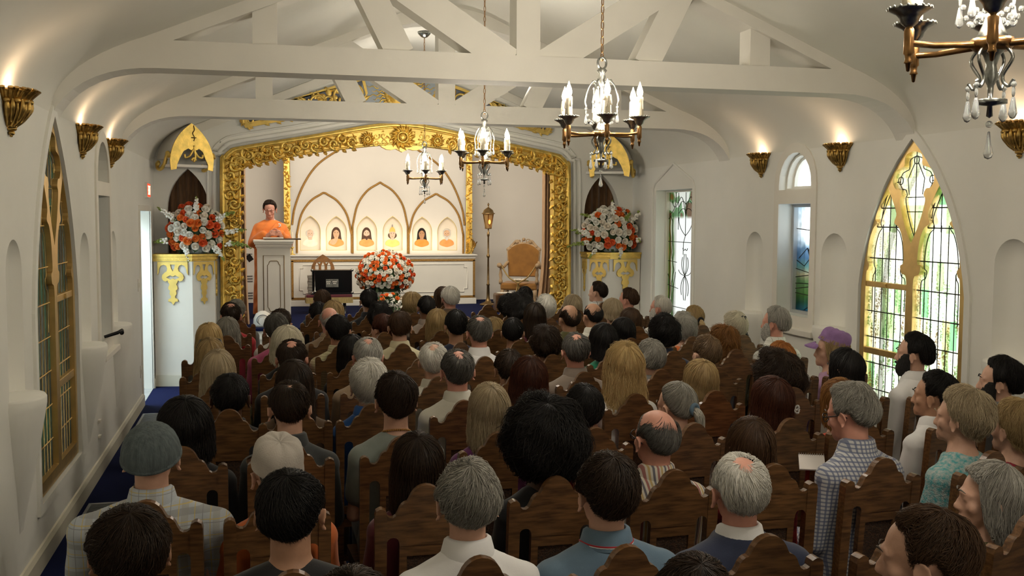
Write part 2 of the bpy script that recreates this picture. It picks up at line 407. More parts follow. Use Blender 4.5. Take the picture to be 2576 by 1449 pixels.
# hedge added close outside the left wall, an invented dark backdrop for the glass
HEDGE = mat('hedge_green', (.02, .05, .03), .9, c2=(.10, .14, .12), scale=6, bump=1, bscale=12)
b = MB(); ys = np.linspace(3.5, 10.2, 40); zs = np.linspace(-.1, 2.9, 24); rnd = random.Random(3)
b.grid([[(L-.45-.10*noise.noise(Vector((y*2, z*2, 0)))-.05*noise.noise(Vector((y*6, z*6, 4))), y, z) for z in zs] for y in ys])
b.grid([[(L-.95, y, z) for z in zs] for y in ys])
b.grid([[(L-.45-.5*k, y, 2.9+.05*noise.noise(Vector((y*4, k, 1)))) for k in (0, .5, 1)] for y in ys])
tag(b.build('hedge', HEDGE), 'dark green hedge outside the left stained glass window', 'hedge')

# small wall fittings
t = thing('exit_sign', 'small lit red exit sign on the left wall above the doorway', 'sign', (L, 11.93, 2.27))
b = MB().box(0, .025, -.14, .14, -.085, .085); b.build('housing', mat('sign_white', (.8, .78, .72), .5), t)
REDL = mat('exit_red', (.8, .05, .02), .5, emit=((1, .05, .015), .55))
b = MB().box(.025, .03, -.125, .125, -.07, .07); b.build('face', REDL, t)
b = MB(); SL = mat('sign_letter', (.95, .8, .7), .5, emit=((1, .6, .4), .8))
def stroke(y0, y1, z0, z1): b.box(.031, .033, y0, y1, z0, z1)
def slant(a, c): b.prism([(a[0]-.007, a[1]), (a[0]+.007, a[1]), (c[0]+.007, c[1]), (c[0]-.007, c[1])], .031, .033, fYZ(0))
for q, ch in enumerate('EXIT'):
    y = -.105+.056*q; w_ = .04
    if ch == 'E':
        stroke(y, y+.011, -.05, .05)
        for z in (-.05, -.0055, .039): stroke(y, y+w_, z, z+.011)
    if ch == 'X': slant((y, -.05), (y+w_, .05)); slant((y+w_, -.05), (y, .05))
    if ch == 'I': stroke(y+.014, y+.026, -.05, .05)
    if ch == 'T': stroke(y+.0145, y+.0255, -.05, .05); stroke(y, y+w_, .039, .05)
for v in range(len(b.V)): x_, y_, z_ = b.V[v]; b.V[v] = (x_, y_, z_)
b.build('lettering', SL, t)
for k, (y, z, lab) in enumerate(((11.0, 1.28, 'cream light switch on the left wall beside the doorway'), (11.05, .38, 'cream outlet plate low on the left wall beside the doorway'))):
    t = thing('switch_plate', lab, 'switch plate', (L, y, z))
    MB().box(0, .008, -.04, .04, -.065, .065).build('plate', WHITE, t, bevel=.003)
    MB().box(.008, .016, -.012, .012, -.025, .025).build('toggle', WHITE, t)
for k, (y, z, lab) in enumerate(((8.25, .42, 'upper small white clip on the left wall past the gothic window'), (8.25, .30, 'lower small white clip on the left wall past the gothic window'))):
    t = tag(MB().box(L, L+.02, y-.03, y+.03, z-.012, z+.008).build('wall_clip', WHITE), lab, 'clip')
GREY = mat('grille_metal', (.30, .31, .32), .4, .8)
for y0, y1, lab in ((10.0, 10.68, 'grey metal floor grille by the left wall, nearer the stage'), (6.7, 7.4, 'grey metal floor grille by the left wall beside the gothic window')):
    t = thing('floor_grille', lab, 'floor vent', (L+.155, (y0+y1)/2, 0)); h = (y1-y0)/2
    MB().prism([(-.1, -h), (.1, -h), (.1, h), (-.1, h)], 0.001, .008, fXY(0), holes=[[(-.08, -h+.03), (.08, -h+.03), (.08, h-.03), (-.08, h-.03)]]).build('frame', GREY, t)
    b = MB()
    for i in range(24): yy = -h+.04+(2*h-.08)*i/23; b.box(-.08, .08, yy-.004, yy+.004, .001, .007)
    b.build('grating', GREY, t)
    MB().box(-.09, .09, -h+.01, h-.01, .0005, .002).build('duct', BLACK, t)  # flat black sheet standing in for the shade below the grating
# ================================================================ stained glass
def glass(name, mode):
    m = bpy.data.materials.new(name); m.use_nodes = True; nt = m.node_tree; N = nt.nodes; K = nt.links
    N.remove(N['Principled BSDF']); out = N['Material Output']
    tc = N.new('ShaderNodeTexCoord'); sep = N.new('ShaderNodeSeparateXYZ'); K.new(tc.outputs['Object'], sep.inputs[0])
    def mth(op, a, b=None):
        n = N.new('ShaderNodeMath'); n.operation = op
        for i, q in enumerate((a, b)):
            if q is None: continue
            if isinstance(q, (int, float)): n.inputs[i].default_value = q
            else: K.new(q, n.inputs[i])
        return n.outputs[0]
    def ramp(src, els, const=False):
        r = N.new('ShaderNodeValToRGB'); r.color_ramp.interpolation = 'CONSTANT' if const else 'LINEAR'
        e = r.color_ramp.elements
        while len(e) < len(els): e.new(.5)
        for i, (p_, c_) in enumerate(els): e[i].position = p_; e[i].color = (*c_, 1)
        K.new(src, r.inputs[0]); return r.outputs[0]
    def mix(f, a, b, mode='MIX'):
        n = N.new('ShaderNodeMix'); n.data_type = 'RGBA'; n.blend_type = mode
        for i, q in ((0, f), (6, a), (7, b)):
            if isinstance(q, (int, float)): n.inputs[i].default_value = q
            elif isinstance(q, tuple): n.inputs[i].default_value = (*q, 1)
            else: K.new(q, n.inputs[i])
        return n.outputs[2]
    def nz(scale, st, det=4):
        mp = N.new('ShaderNodeMapping'); mp.inputs['Scale'].default_value = st; K.new(tc.outputs['Object'], mp.inputs[0])
        n = N.new('ShaderNodeTexNoise'); n.inputs['Scale'].default_value = scale; n.inputs['Detail'].default_value = det
        K.new(mp.outputs[0], n.inputs[0]); return n.outputs[0]
    y, z = sep.outputs[1], sep.outputs[2]
    if mode in ('right', 'left'):
        cy_, cz_ = mth('SNAP', mth('ADD', y, .02), .083), mth('SNAP', z, .21)
        cb = N.new('ShaderNodeCombineXYZ'); K.new(cy_, cb.inputs[0]); K.new(cz_, cb.inputs[1])
        wn = N.new('ShaderNodeTexWhiteNoise'); K.new(cb.outputs[0], wn.inputs[0]); r = wn.outputs[0]
        if mode == 'right':
            base = ramp(r, [(0, (.95, .95, .86)), (.30, (.62, .72, .50)), (.46, (.90, .92, .76)), (.66, (.45, .68, .46)), (.73, (.80, .78, .52)), (.80, (.95, .95, .88))], True)
            st = ramp(nz(5, (1, 6, 1.0), 6), [(.45, (0, 0, 0)), (.57, (1, 1, 1))])
            tint = ramp(nz(3, (1, 2, .8), 3), [(.4, (.24, .16, .06)), (.52, (.17, .36, .15)), (.65, (.30, .20, .07))])
            sp_ = ramp(nz(70, (1, 1, 1), 2), [(.42, (0, 0, 0)), (.55, (1, 1, 1))])
            low = N.new('ShaderNodeMapRange'); low.inputs[1].default_value = 2.0; low.inputs[2].default_value = 1.1; low.inputs[3].default_value = .30; low.inputs[4].default_value = .95; K.new(z, low.inputs[0])
            f = mth('MULTIPLY', mth('MULTIPLY', st, sp_), low.outputs[0])
            colr = mix(f, base, tint)
        else:
            base = ramp(r, [(0, (.26, .26, .20)), (.3, (.24, .36, .26)), (.5, (.33, .31, .26)), (.68, (.22, .44, .30)), (.85, (.46, .48, .45))], True)
            st = ramp(nz(4, (1, 3.5, .8), 5), [(.46, (0, 0, 0)), (.66, (1, 1, 1))])
            colr = mix(mth('MULTIPLY', st, .55), base, (.34, .54, .40))
            colr = mix(1.0, colr, ramp(nz(60, (1, 1, .4), 3), [(.3, (.45, .45, .45)), (.7, (1, 1, 1))]), 'MULTIPLY')
    elif mode == 'tall':
        yc_ = 0.0
        dy = mth('ABSOLUTE', mth('SUBTRACT', y, yc_))
        wob = mth('ADD', dy, mth('MULTIPLY', mth('SUBTRACT', nz(2.2, (1, .4, 1), 2), .5), .22))
        edge = ramp(wob, [(0, (.6, .6, .58)), (.33, (.5, .52, .46)), (.37, (.13, .21, .09)), (.40, (.5, .52, .45)), (.455, (.20, .11, .02)), (.485, (.12, .22, .08)), (.515, (.4, .3, .10))], True)
        top = N.new('ShaderNodeMapRange'); top.inputs[1].default_value = 1.98; top.inputs[2].default_value = 2.02; K.new(z, top.inputs[0])
        tp = ramp(nz(3.5, (1, 1, 1), 1), [(.36, (.14, .07, .02)), (.41, (.13, .25, .12)), (.46, (.5, .5, .46)), (.58, (.16, .26, .13)), (.64, (.25, .14, .03))], True)
        colr = mix(mth('MULTIPLY', top.outputs[0], .75), edge, tp)
    elif mode == 'scene':
        zz = N.new('ShaderNodeMapRange'); zz.inputs[1].default_value = 1.10; zz.inputs[2].default_value = 2.13; K.new(mth('ADD', z, mth('MULTIPLY', mth('SUBTRACT', nz(6, (1, 1, 1), 2), .5), .10)), zz.inputs[0])
        colr = ramp(zz.outputs[0], [(0, (.04, .17, .25)), (.10, (.06, .14, .10)), (.17, (.12, .19, .08)), (.30, (.22, .29, .17)), (.36, (.40, .36, .27)), (.42, (.22, .33, .31)), (.50, (.18, .27, .36)), (.60, (.28, .37, .46)), (.66, (.8, .85, .9)), (.8, (1, 1, 1)), (1, (.8, .92, 1))])
        colr = mix(1.0, colr, ramp(nz(14, (1, 1, 1), 4), [(.3, (.75, .78, .78)), (.6, (1, 1, 1))]), 'MULTIPLY')
    else:
        colr = mix(0, (.95, .98, 1), (1, 1, 1)) if mode == 'clear' else mix(0, (.42, .55, .60), (1, 1, 1))
    tr = N.new('ShaderNodeBsdfTransparent'); K.new(colr, tr.inputs[0])
    tl = N.new('ShaderNodeBsdfTranslucent'); K.new(colr, tl.inputs[0])
    gl = N.new('ShaderNodeBsdfGlossy'); gl.inputs['Roughness'].default_value = .25; gl.inputs[0].default_value = (.9, .9, .9, 1)
    m1 = N.new('ShaderNodeMixShader'); m1.inputs[0].default_value = .15; K.new(tr.outputs[0], m1.inputs[1]); K.new(tl.outputs[0], m1.inputs[2])
    if mode == 'left':
        df = N.new('ShaderNodeBsdfDiffuse'); K.new(colr, df.inputs[0]); m3 = N.new('ShaderNodeMixShader'); m3.inputs[0].default_value = .6
        K.new(m1.outputs[0], m3.inputs[1]); K.new(df.outputs[0], m3.inputs[2]); m1 = m3
    m2 = N.new('ShaderNodeMixShader'); m2.inputs[0].default_value = .05; K.new(m1.outputs[0], m2.inputs[1]); K.new(gl.outputs[0], m2.inputs[2])
    K.new(m2.outputs[0], out.inputs[0]); return m
GR, GL_, GT, GS, GC, GP = (glass('stained_glass_'+a, b_) for a, b_ in (('pale', 'right'), ('dark', 'left'), ('flowing', 'tall'), ('landscape', 'scene'), ('clear', 'clear'), ('dim', 'dim')))

# tracery openings of the gothic windows, traced as (u, z), u = distance from the middle
def tc_(cx, cy): y, z = YZ(2150+cx/2.163, 330+cy/2.163, R+.006); return ((6.77-y)*.965, z)
top_h = [tc_(*q) for q in ((338, 105), (368, 125), (372, 180), (395, 192), (425, 208), (438, 260), (418, 305), (392, 312), (378, 345), (387, 372), (372, 440), (342, 530), (314, 612))]
top_h[0] = (0, top_h[0][1]); top_h[-1] = (0, top_h[-1][1])
def smooth_open(P): return [tuple(q) for q in spline(P, 4)]
tH = [(max(0, u), v) for u, v in smooth_open(top_h)]
TOPP = tH+[(-a, c) for a, c in tH[::-1][1:-1] if a > 1e-4]
lanL = [tc_(*q) for q in ((468, 297), (430, 375), (402, 450), (412, 500), (380, 530), (355, 600), (342, 715), (360, 742), (350, 782), (330, 808), (325, 850))]
lanR = [tc_(*q) for q in ((468, 297), (505, 375), (540, 470), (526, 505), (552, 540), (575, 620), (583, 730), (567, 765), (572, 795), (588, 835), (590, 870))]
lanL[-2:] = [(.045, lanL[-2][1]), (.045, 1.30)]
lanR[-2:] = [(.575, lanR[-2][1]), (.58, 1.25)]
LAN = smooth_open(lanL)[::-1][:-1]+smooth_open(lanR)
LAN = [(.045, .45)]+LAN+[(.58, .45)]
def gothic_window(n, X, sg, mg, lab):
    t = thing('window_%d' % n, lab, 'window', (X, 6.77, 0)); t['kind'] = 'structure'
    fr = lambda u, v, h: (sg*h, -u if sg > 0 else -u, v)
    outer = [(-(y-6.77), z) for y, z in gothic(6.13, 7.41, .37, 1.45, 2.59, 14, .16)]
    b = MB(); b.prism(outer, .004, .08, fr, holes=[TOPP, LAN, [(-a, c) for a, c in LAN]])
    b.build('frame', GOLDM, t, bevel=.006)
    b = MB(); b.prism(outer, .038, .044, fr); b.build('pane', mg, t)
    b = MB(); d = .034
    def ld(pts, r=.0036 if sg > 0 else .0025): b.tube([(sg*d, -u, v) for u, v in pts], r, 5)
    for s in (-1, 1):
        for u in (.14, .225, .315, .40, .49): ld([(s*u, .45), (s*u, 1.95 if .2 < u < .42 else 1.6)])
        for k, z in enumerate((.62, .83, 1.04, 1.25, 1.46, 1.68, 1.93, 2.08)): 
            ld([(s*.05, z), (s*.58, z)] if z < 1.7 else [(s*.16, z), (s*.48, z)], .005)
        ld([(s*.31, 1.9), (s*.31, 2.28)]); ld(bez((s*.2, 2.0), (s*.22, 2.15), (s*.31, 2.25))); ld(bez((s*.42, 2.0), (s*.40, 2.15), (s*.31, 2.25)))
    cenL = np.mean(np.array(LAN), 0)
    for s in (-1, 1):
        Q = [(s*(.31+(u-.31)*.80), .45+(v-.45)*.975) for u, v in LAN if v > 1.2]
        ld(Q)
    qt = [(u*.78, 2.2+(v-2.2)*.88) for u, v in TOPP]; ld(qt+qt[:1])
    ld([(0, 1.8), (0, 2.52)])
    for z in (2.05, 2.16): ld([(-.1, z), (.1, z)])
    for cu_, cz_ in ((0, 2.44), (-.19, 2.29), (.19, 2.29)): ld([(cu_+.03*math.cos(a), cz_+.03*math.sin(a)) for a in np.linspace(0, 2*PI, 13)])
    for s in (-1, 1): ld([(s*.02, 2.42), (s*.1, 2.30), (s*.08, 2.18)]); ld([(s*.19, 2.28), (s*.24, 2.28)])
    b.build('came', LEAD if sg > 0 else GOLDM, t)
    b = MB()
    for z, hh in ((1.47, .022), (.93, .026)):
        z0, z1 = (z-hh, z+hh); us = ((.045, .60),) if False else ((-.60, -.045),)
        for u0, u1 in us: b.box(*sorted((sg*.010, sg*.042)), *sorted((-u0, -u1)), z0, z1)
    b.box(*sorted((sg*-.004, sg*.015)), .30, .34, 1.455, 1.485)
    b.build('sash_bar', GOLDM, t, bevel=.004)
gothic_window(1, L, -1, GL_, 'tall gothic stained glass window with gold tracery in the left wall')
gothic_window(2, R, 1, GR, 'bright gothic stained glass window with gold tracery in the right wall')

def rect_window(n, X, sg, y0, y1, z0, z1, mg, lab, fm, leads=(), depth=.17, dark=None, fw=.03, handle=False, extra=()):
    t = thing('window_%d' % n, lab, 'window', (X, (y0+y1)/2, 0)); t['kind'] = 'structure'; h = (y1-y0)/2
    fr = lambda u, v, q: (sg*q, -u, v)
    b = MB(); b.prism([(-h, z0), (h, z0), (h, z1), (-h, z1)], depth-.04, depth+.04, fr, holes=[[(-h+fw, z0+fw), (h-fw, z0+fw), (h-fw, z1-fw), (-h+fw, z1-fw)]])
    b.build('frame', fm, t)
    b = MB(); b.prism([(-h, z0), (h, z0), (h, z1), (-h, z1)], depth, depth+.006, fr); b.build('pane', mg, t)
    if leads:
        b = MB()
        for P in leads: b.tube([(sg*(depth-.006), -u, v) for u, v in P], .0042, 5)
        b.build('came', LEAD, t)
    return t
# landscape window and lunette, right
cy0 = 8.5
ld = [[(-.2, 1.62), (-.05, 1.72), (.05, 1.64), (.16, 1.76), (.25, 1.70)], [(-.24, 1.60), (-.1, 1.55), (.02, 1.64)], [(-.05, 1.72), (.06, 1.52)], [(-.25, 1.52), (0, 1.49), (.25, 1.58)],
      [(-.25, 1.44), (.0, 1.47), (.25, 1.42)], [(-.25, 1.38), (.25, 1.40)], [(-.25, 1.33), (0, 1.36), (.1, 1.31), (.25, 1.34)], [(-.25, 1.29), (.25, 1.27)], [(-.1, 1.13), (.05, 1.20), (.25, 1.22)], [(-.25, 1.90), (.25, 1.87)],
      [(.02, 1.88), (.0, 1.95), (.06, 1.99), (.12, 1.96), (.16, 2.0), (.25, 1.97)], [(.1, 1.88), (.12, 1.96)], [(.1, 1.2), (.12, 1.13)]]
rect_window(3, R, 1, 8.22, 8.78, 1.10, 2.13, GS, 'narrow stained glass landscape window with mountains, right wall', mat('window_blue_grey', (.45, .47, .48), .5), ld)
t = thing('window_4', 'small white arched fanlight above the landscape window', 'window', (R, 8.5, 0)); t['kind'] = 'structure'
a_o = [(-(y-8.5), z) for y, z in roundarch(8.215, 8.785, 2.26, 2.595)]; a_i = [(-(y-8.5), z) for y, z in roundarch(8.26, 8.74, 2.295, 2.55)]; a_j = [(-(y-8.5), z) for y, z in roundarch(8.235, 8.765, 2.275, 2.575)]
fr = lambda u, v, h: (h, -u, v)
MB().prism(a_o, .12, .18, fr, holes=[a_i]).prism(a_o, .06, .12, fr, holes=[a_j]).build('frame', WHITE, t)
MB().prism(a_o, .15, .155, fr).build('pane', GC, t)
# tall art glass window, right
yc = 11.375; h = .54
def mir(P): return [P, [(-a, c) for a, c in P]]
ld = []
for P in ([(.40, .72), (.40, 1.2), (.33, 1.35), (.40, 1.5), (.40, 1.95), (.46, 2.02), (.52, 1.98)], [(.34, .72), (.34, 1.15), (.28, 1.33)], [(.22, 1.85), (.22, 2.30)], [(.46, .72), (.46, 1.22), (.53, 1.3)],
          bez((.0, 2.0), (.1, 2.35), (.2, 2.2)), bez((.0, 2.15), (.1, 2.25), (.2, 2.13)), bez((.0, 2.08), (.1, 2.14), (.2, 2.05)), bez((.0, 1.78), (.22, 1.88), (.2, 2.0)),
          bez((0, 1.30), (.16, 1.20), (.09, 1.06)), bez((0, 1.30), (.15, 1.40), (.07, 1.52)), bez((0, 1.30), (.08, 1.18), (.02, 1.0)), bez((0, 1.30), (.07, 1.4), (.02, 1.56)), bez((0, 1.3), (.14, 1.3), (.19, 1.36)), bez((.22, 2.2), (.34, 2.05), (.42, 2.2)), bez((.3, 2.3), (.28, 2.1), (.45, 2.05)), bez((0, 1.62), (.05, 1.58), (.07, 1.63))):
    ld += mir(list(P))
ld += [[(0, 1.78), (0, 2.30)], [(-h, 1.70), (h, 1.70)], [(-h, 1.46), (-.25, 1.45)], [(.25, 1.45), (h, 1.46)], [(-h, 1.16), (-.2, 1.13)], [(.2, 1.13), (h, 1.14)], [(0, 1.78), (-.05, 1.70), (-.06, 1.55)], [(-h, .9), (h, .9)]]
rect_window(5, R, 1, 10.835, 11.915, .70, 2.325, GT, 'tall bright art glass window with flowing leadwork beside the stage', WHITE, ld, fw=.018)
# casement and fanlight, left
t = rect_window(6, L, -1, 8.44, 9.02, 1.0, 2.15, GC, 'narrow white casement window in the left wall', mat('window_pale_blue', (.62, .68, .72), .5), (), fw=.04)
b = MB().tube([(.0, -.08, 1.02), (.10, -.06, 1.05), (.12, .03, 1.06), (.11, .10, 1.03)], [.012, .014, .014, .018], 8); b.build('handle', mat('iron', (.02, .02, .02), .5, .8), t)
t = thing('window_7', 'small dim arched fanlight above the left casement window', 'window', (L, 8.73, 0)); t['kind'] = 'structure'
a_o = [(-(y-8.73), z) for y, z in roundarch(8.435, 9.025, 2.265, 2.575)]; a_i = [(-(y-8.73), z) for y, z in roundarch(8.48, 8.98, 2.30, 2.53)]
fr = lambda u, v, h: (-h, -u, v)
MB().prism(a_o, .12, .18, fr, holes=[a_i]).build('frame', WHITE, t)
MB().prism(a_o, .15, .155, fr).build('pane', GP, t)
# ================================================================ gold frame of the stage opening
rng = random.Random(11)
def spiral(c, r, turns, a0, sgn, n=26, grow=1.0):
    return [(c[0]+r*(1-t)**grow*math.cos(a0+sgn*t*turns*2*PI), c[1]+r*(1-t)**grow*math.sin(a0+sgn*t*turns*2*PI)) for t in np.linspace(0, .93, n)]
def leaf2(b, p, ang, ln, wd, Yf, m=0, lift=.02):    # curled leaf in relief on an x-z face, standing out towards -y
    n = 6; rows = []
    for i in range(n):
        t = i/(n-1); cx, cz = p[0]+math.cos(ang+t*.7)*ln*t, p[1]+math.sin(ang+t*.7)*ln*t
        ww = wd*math.sin(PI*min(1, .12+t*.88))*(1-.3*t); nx, nz = -math.sin(ang+t*.7), math.cos(ang+t*.7)
        h = lift*(.5+math.sin(t*PI*.8))
        rows.append([(cx+nx*ww*k, Yf-h*(1-abs(k)**1.5)-(.0 if abs(k) < 1 else -.004), cz+nz*ww*k) for k in (-1, -.55, -.25, 0, .25, .55, 1)])
    b.grid(rows, m=m)
t = thing('proscenium_frame', 'broad carved gilded frame of scrollwork around the stage opening', 'ornate frame', (xc, WF, SF))
ox, oz = xc, SF
loc2 = lambda P: [(a-ox, c-oz) for a, c in P]
O2 = [tuple(q) for q in spline([np.array(q) for q in loc2(OUT)], 4)]
I2 = [tuple(q) for q in spline([np.array(q) for q in loc2(INN)], 4)]
b = MB(); b.prism(O2+I2[::-1], -.05, .10, fXZ(0)); b.build('backing', GOLDF, t)
def along(o, i, k): return [(a[0]+(c[0]-a[0])*k, a[1]+(c[1]-a[1])*k) for a, c in zip(o, i)]
b = MB()
for k, r, y in ((.02, .018, -.055), (.10, .026, -.06), (.20, .012, -.06), (.97, .014, -.05)):
    b.tube([(x, y, z) for x, z in along(O2, I2, k)], r, 8)
b.build('moulding', GOLD, t)
b = MB()
mid = along(O2, I2, .58); mid = np.array(mid); seg = np.r_[0, np.cumsum(np.linalg.norm(np.diff(mid, axis=0), axis=1))]
tot = seg[-1]; nsc = 74
wd = np.linalg.norm(np.array(O2)-np.array(I2), axis=1)
for k in range(nsc):
    s_ = (k+.5)/nsc*tot; x, z = np.interp(s_, seg, mid[:, 0]), np.interp(s_, seg, mid[:, 1]); W_ = np.interp(s_, seg, wd)
    i = min(np.searchsorted(seg, s_), len(mid)-1); d = mid[i]-mid[i-1]; ang = math.atan2(d[1], d[0])
    left = s_ < tot/2; sg = 1 if (k % 2 == 0) == left else -1
    if abs(x) < .60 and z > 1.5: continue
    r = W_*.30; nx, nz = -math.sin(ang), math.cos(ang)
    c = (x+nx*sg*W_*.10, z+nz*sg*W_*.10)
    sp = spiral(c, r, 1.5, ang+sg*PI/2+rng.uniform(-.3, .3), sg*(1 if left else -1), 24)
    b.tube([(p[0], -.06-.022*(1-abs(j/12-1)), p[1]) for j, p in enumerate(sp)], np.linspace(.024, .010, 24), 6)
    b.ell((c[0], -.075, c[1]), (.02, .016, .02), 8, 6)
    for q in range(7):
        a = ang+q*2*PI/7+rng.uniform(-.25, .25); p0 = (x+math.cos(a)*W_*.08+rng.uniform(-.02, .02), z+math.sin(a)*W_*.08+rng.uniform(-.02, .02))
        leaf2(b, p0, a+rng.uniform(-.6, .6), W_*rng.uniform(.22, .42), W_*rng.uniform(.06, .11), -.05, lift=rng.uniform(.02, .05))
    # ragged inner edge
    xi, zi = np.interp(s_, seg, np.array(I2)[:, 0]), np.interp(s_, seg, np.array(I2)[:, 1])
    leaf2(b, (xi, zi), ang-PI/2+rng.uniform(-.6, .6), .06, .03, -.045, lift=.03)
for sd in (-1, 1):
    h_ = MB(); keep = {}
    for fi, f_ in enumerate(b.F):
        if (sum(b.V[i][0] for i in f_) < 0) != (sd < 0): continue
        g_ = []
        for i in f_:
            if i not in keep: keep[i] = len(keep); h_.V.append(b.V[i])
            g_.append(keep[i])
        h_.F.append(tuple(g_)); h_.I.append(0); h_.S.append(b.S[fi])
    h_.build('carved_scrolls', GOLD, t)
b = MB(); zq = outl[-1][1]-oz-.165
for k in range(14):
    x = -.60+1.2*k/13; 
    if min(abs(x), abs(abs(x)-.435)) < .11: continue
    for dz, rr in ((.03, .045), (-.05, .04)):
        sp = spiral((x, zq-.02*abs(x)/.4+dz-.06*abs(x)), rr, 1.3, rng.uniform(0, 6), rng.choice((-1, 1)), 18); b.tube([(q[0], -.062, q[1]) for q in sp], np.linspace(.011, .005, 18), 6)
for x, z in ((-.24, zq+.06), (.24, zq+.06), (-.28, zq-.10), (.28, zq-.10), (-.18, zq-.09), (.18, zq-.09)):
    for q in range(5): b.tube([(x, -.06, z), (x+.02*math.cos(q*1.257), -.06, z+.02*math.sin(q*1.257))], [.006, .001], 5)
b.build('centre_relief', GOLD, t)
b = MB()
def rosette(b, c, r, n=10):
    for j in range(2):
        for q in range(n):
            leaf2(b, (c[0]+math.cos((q+.5*j)*2*PI/n)*r*.28, c[1]+math.sin((q+.5*j)*2*PI/n)*r*.28), (q+.5*j)*2*PI/n-.3, r*(.75-.15*j), r*.2, -.07-.012*j, lift=.03)
    b.tube([(c[0]+r*.38*math.cos(a), -.11, c[1]+r*.38*math.sin(a)) for a in np.linspace(0, 2*PI, 24)[:-1]], r*.07, 6, closed=True)
    b.ell((c[0], -.10, c[1]), (r*.3, .03, r*.3), 12, 6)
    for q in range(8): b.ell((c[0]+r*.17*math.cos(q*PI/4), -.125, c[1]+r*.17*math.sin(q*PI/4)), r*.06, 6, 4)
zc = outl[-1][1]-oz-.165
for dx, r in ((0, .165), (-.435, .10), (.435, .10)):
    b = MB(); rosette(b, (dx, zc-(.045 if dx else .01)), r, 12 if not dx else 9); b.build('rosette', GOLD, t)
b = MB(); drop = [(-.42, zc-.06)]+bez((-.3, zc-.09), (-.2, zc-.2), (-.08, zc-.15), 5)+[(0, zc-.19)]; drop = drop+[(-a, c) for a, c in drop[::-1][1:]]
b.prism(drop+[(.42, zc+.05), (-.42, zc+.05)], -.055, .05, fXZ(0)); b.build('centre_pendant', GOLDF, t)

# gable panels and sunburst above the opening
GREYB = mat('panel_grey_blue', (.20, .22, .27), .7, var=.35, scale=7)
SKYB = mat('panel_pale_blue', (.40, .45, .50), .7, var=.1, scale=4)
def G(x, y): return XZ(x, y, WF-.02)
for sgn, lab in ((-1, 'pierced gold scrollwork gable panel over the left half of the stage'), (1, 'pierced gold scrollwork gable panel over the right half of the stage')):
    ap = [G(603, 292), G(617, 322), G(905, 268), G(925, 235), G(915, 190), G(880, 203)]
    fx = (lambda q: q) if sgn < 0 else (lambda q: (2*xc-q[0], q[1]))
    ap = [fx(q) for q in ap]
    c0 = np.mean(np.array(ap), 0); t = thing('gable_panel', lab, 'ornament', (c0[0], WF-.004, c0[1]))
    P = [(a-c0[0], c-c0[1]) for a, c in ap]
    MB().prism(P, -.012, 0, fXZ(0)).build('ground', GREYB, t)
    b = MB(); cen = np.mean(np.array(P), 0)
    Q = [(cen[0]+(a-cen[0])*.955, cen[1]+(c-cen[1])*.80) for a, c in P]
    b.prism(P, -.03, -.012, fXZ(0), holes=[Q]); b.build('border', GOLDF, t)
    b = MB()
    for k in range(9):
        f = (k+.7)/9.6; x = min(q[0] for q in P)*(1-f)+max(q[0] for q in P)*f if sgn < 0 else max(q[0] for q in P)*(1-f)+min(q[0] for q in P)*f
        zlo = np.interp(f, [0, .06, .95, 1], [P[0][1], P[1][1], P[2][1], P[3][1]]); zhi = np.interp(f, [0, .9, 1], [P[0][1], P[5][1], P[4][1]])
        z = (zlo+zhi)/2; r = (zhi-zlo)*.36+.02
        sp = spiral((x, z), r, 1.25, rng.uniform(0, 6), (1 if k % 2 else -1), 22)
        w0 = .012+.05*r
        b.tube([(p[0], -.026, p[1]) for p in sp], np.linspace(w0, w0*.6, 22), 6)
        for j in range(6):
            a = rng.uniform(0, 6.28); leaf2(b, (x+math.cos(a)*r*.5, z+math.sin(a)*r*.5), a+rng.uniform(-.5, .5), r*.75+.02, .03*r/.12+.01, -.016, lift=.012)
    b.build('scrollwork', GOLDF, t)
sc_ = (xc, atY(1000, 232, WF)[2]); t = thing('sunburst', 'gilded sun medallion with wavy rays on a pale blue ground', 'ornament', (sc_[0], WF-.004, sc_[1]))
MB().prism([(.50*math.cos(a), .46*math.sin(a)) for a in np.linspace(0, 2*PI, 40)[:-1]], -.014, 0, fXZ(0)).build('ground', SKYB, t)
b = MB()
for k in range(44):
    a = k*2*PI/44; l1 = .44 if k % 2 else .37; p = []
    for j in range(12): q = .2+(l1-.2)*j/11; off = .012*math.sin(j*1.5); p.append((q*math.cos(a)-off*math.sin(a), -.02, q*math.sin(a)+off*math.cos(a)))
    b.tube(p, np.linspace(.013, .002, 12), 5)
b.build('ray', GOLD, t)['kind'] = 'stuff'
b = MB().lathe([(.0, .03), (.17, .03), (.175, .02), (.175, 0)], 40); 
for v in range(len(b.V)): x, y, z = b.V[v]; b.V[v] = (x, -z-.005, y)
b.build('disc', GOLD, t)
b = MB().tube([(.195*math.cos(a), -.03, .195*math.sin(a)) for a in np.linspace(0, 2*PI, 48)[:-1]], .027, 8, closed=True)
for k in range(36): a = k*2*PI/36; b.ell((.195*math.cos(a), -.052, .195*math.sin(a)), .012, 6, 4)
b.build('ring', GOLD, t)
b = MB(); DK = mat('dark_gilt', (.16, .10, .03), .5, .6)
for P in ([(-.09, .06), (-.03, .10), (.0, .05), (-.05, .01), (.01, -.03), (-.02, -.09), (-.09, -.07)], [(-.02, .0), (.05, .03), (.10, -.01), (.09, -.06)], [(.02, .10), (.06, .085), (.10, .10)]):
    b.tube([(x, -.036, z) for x, z in spline(P, 5)], .009, 6)
b.ell((.06, -.036, .12), .011, 8, 6); b.build('emblem', DK, t)

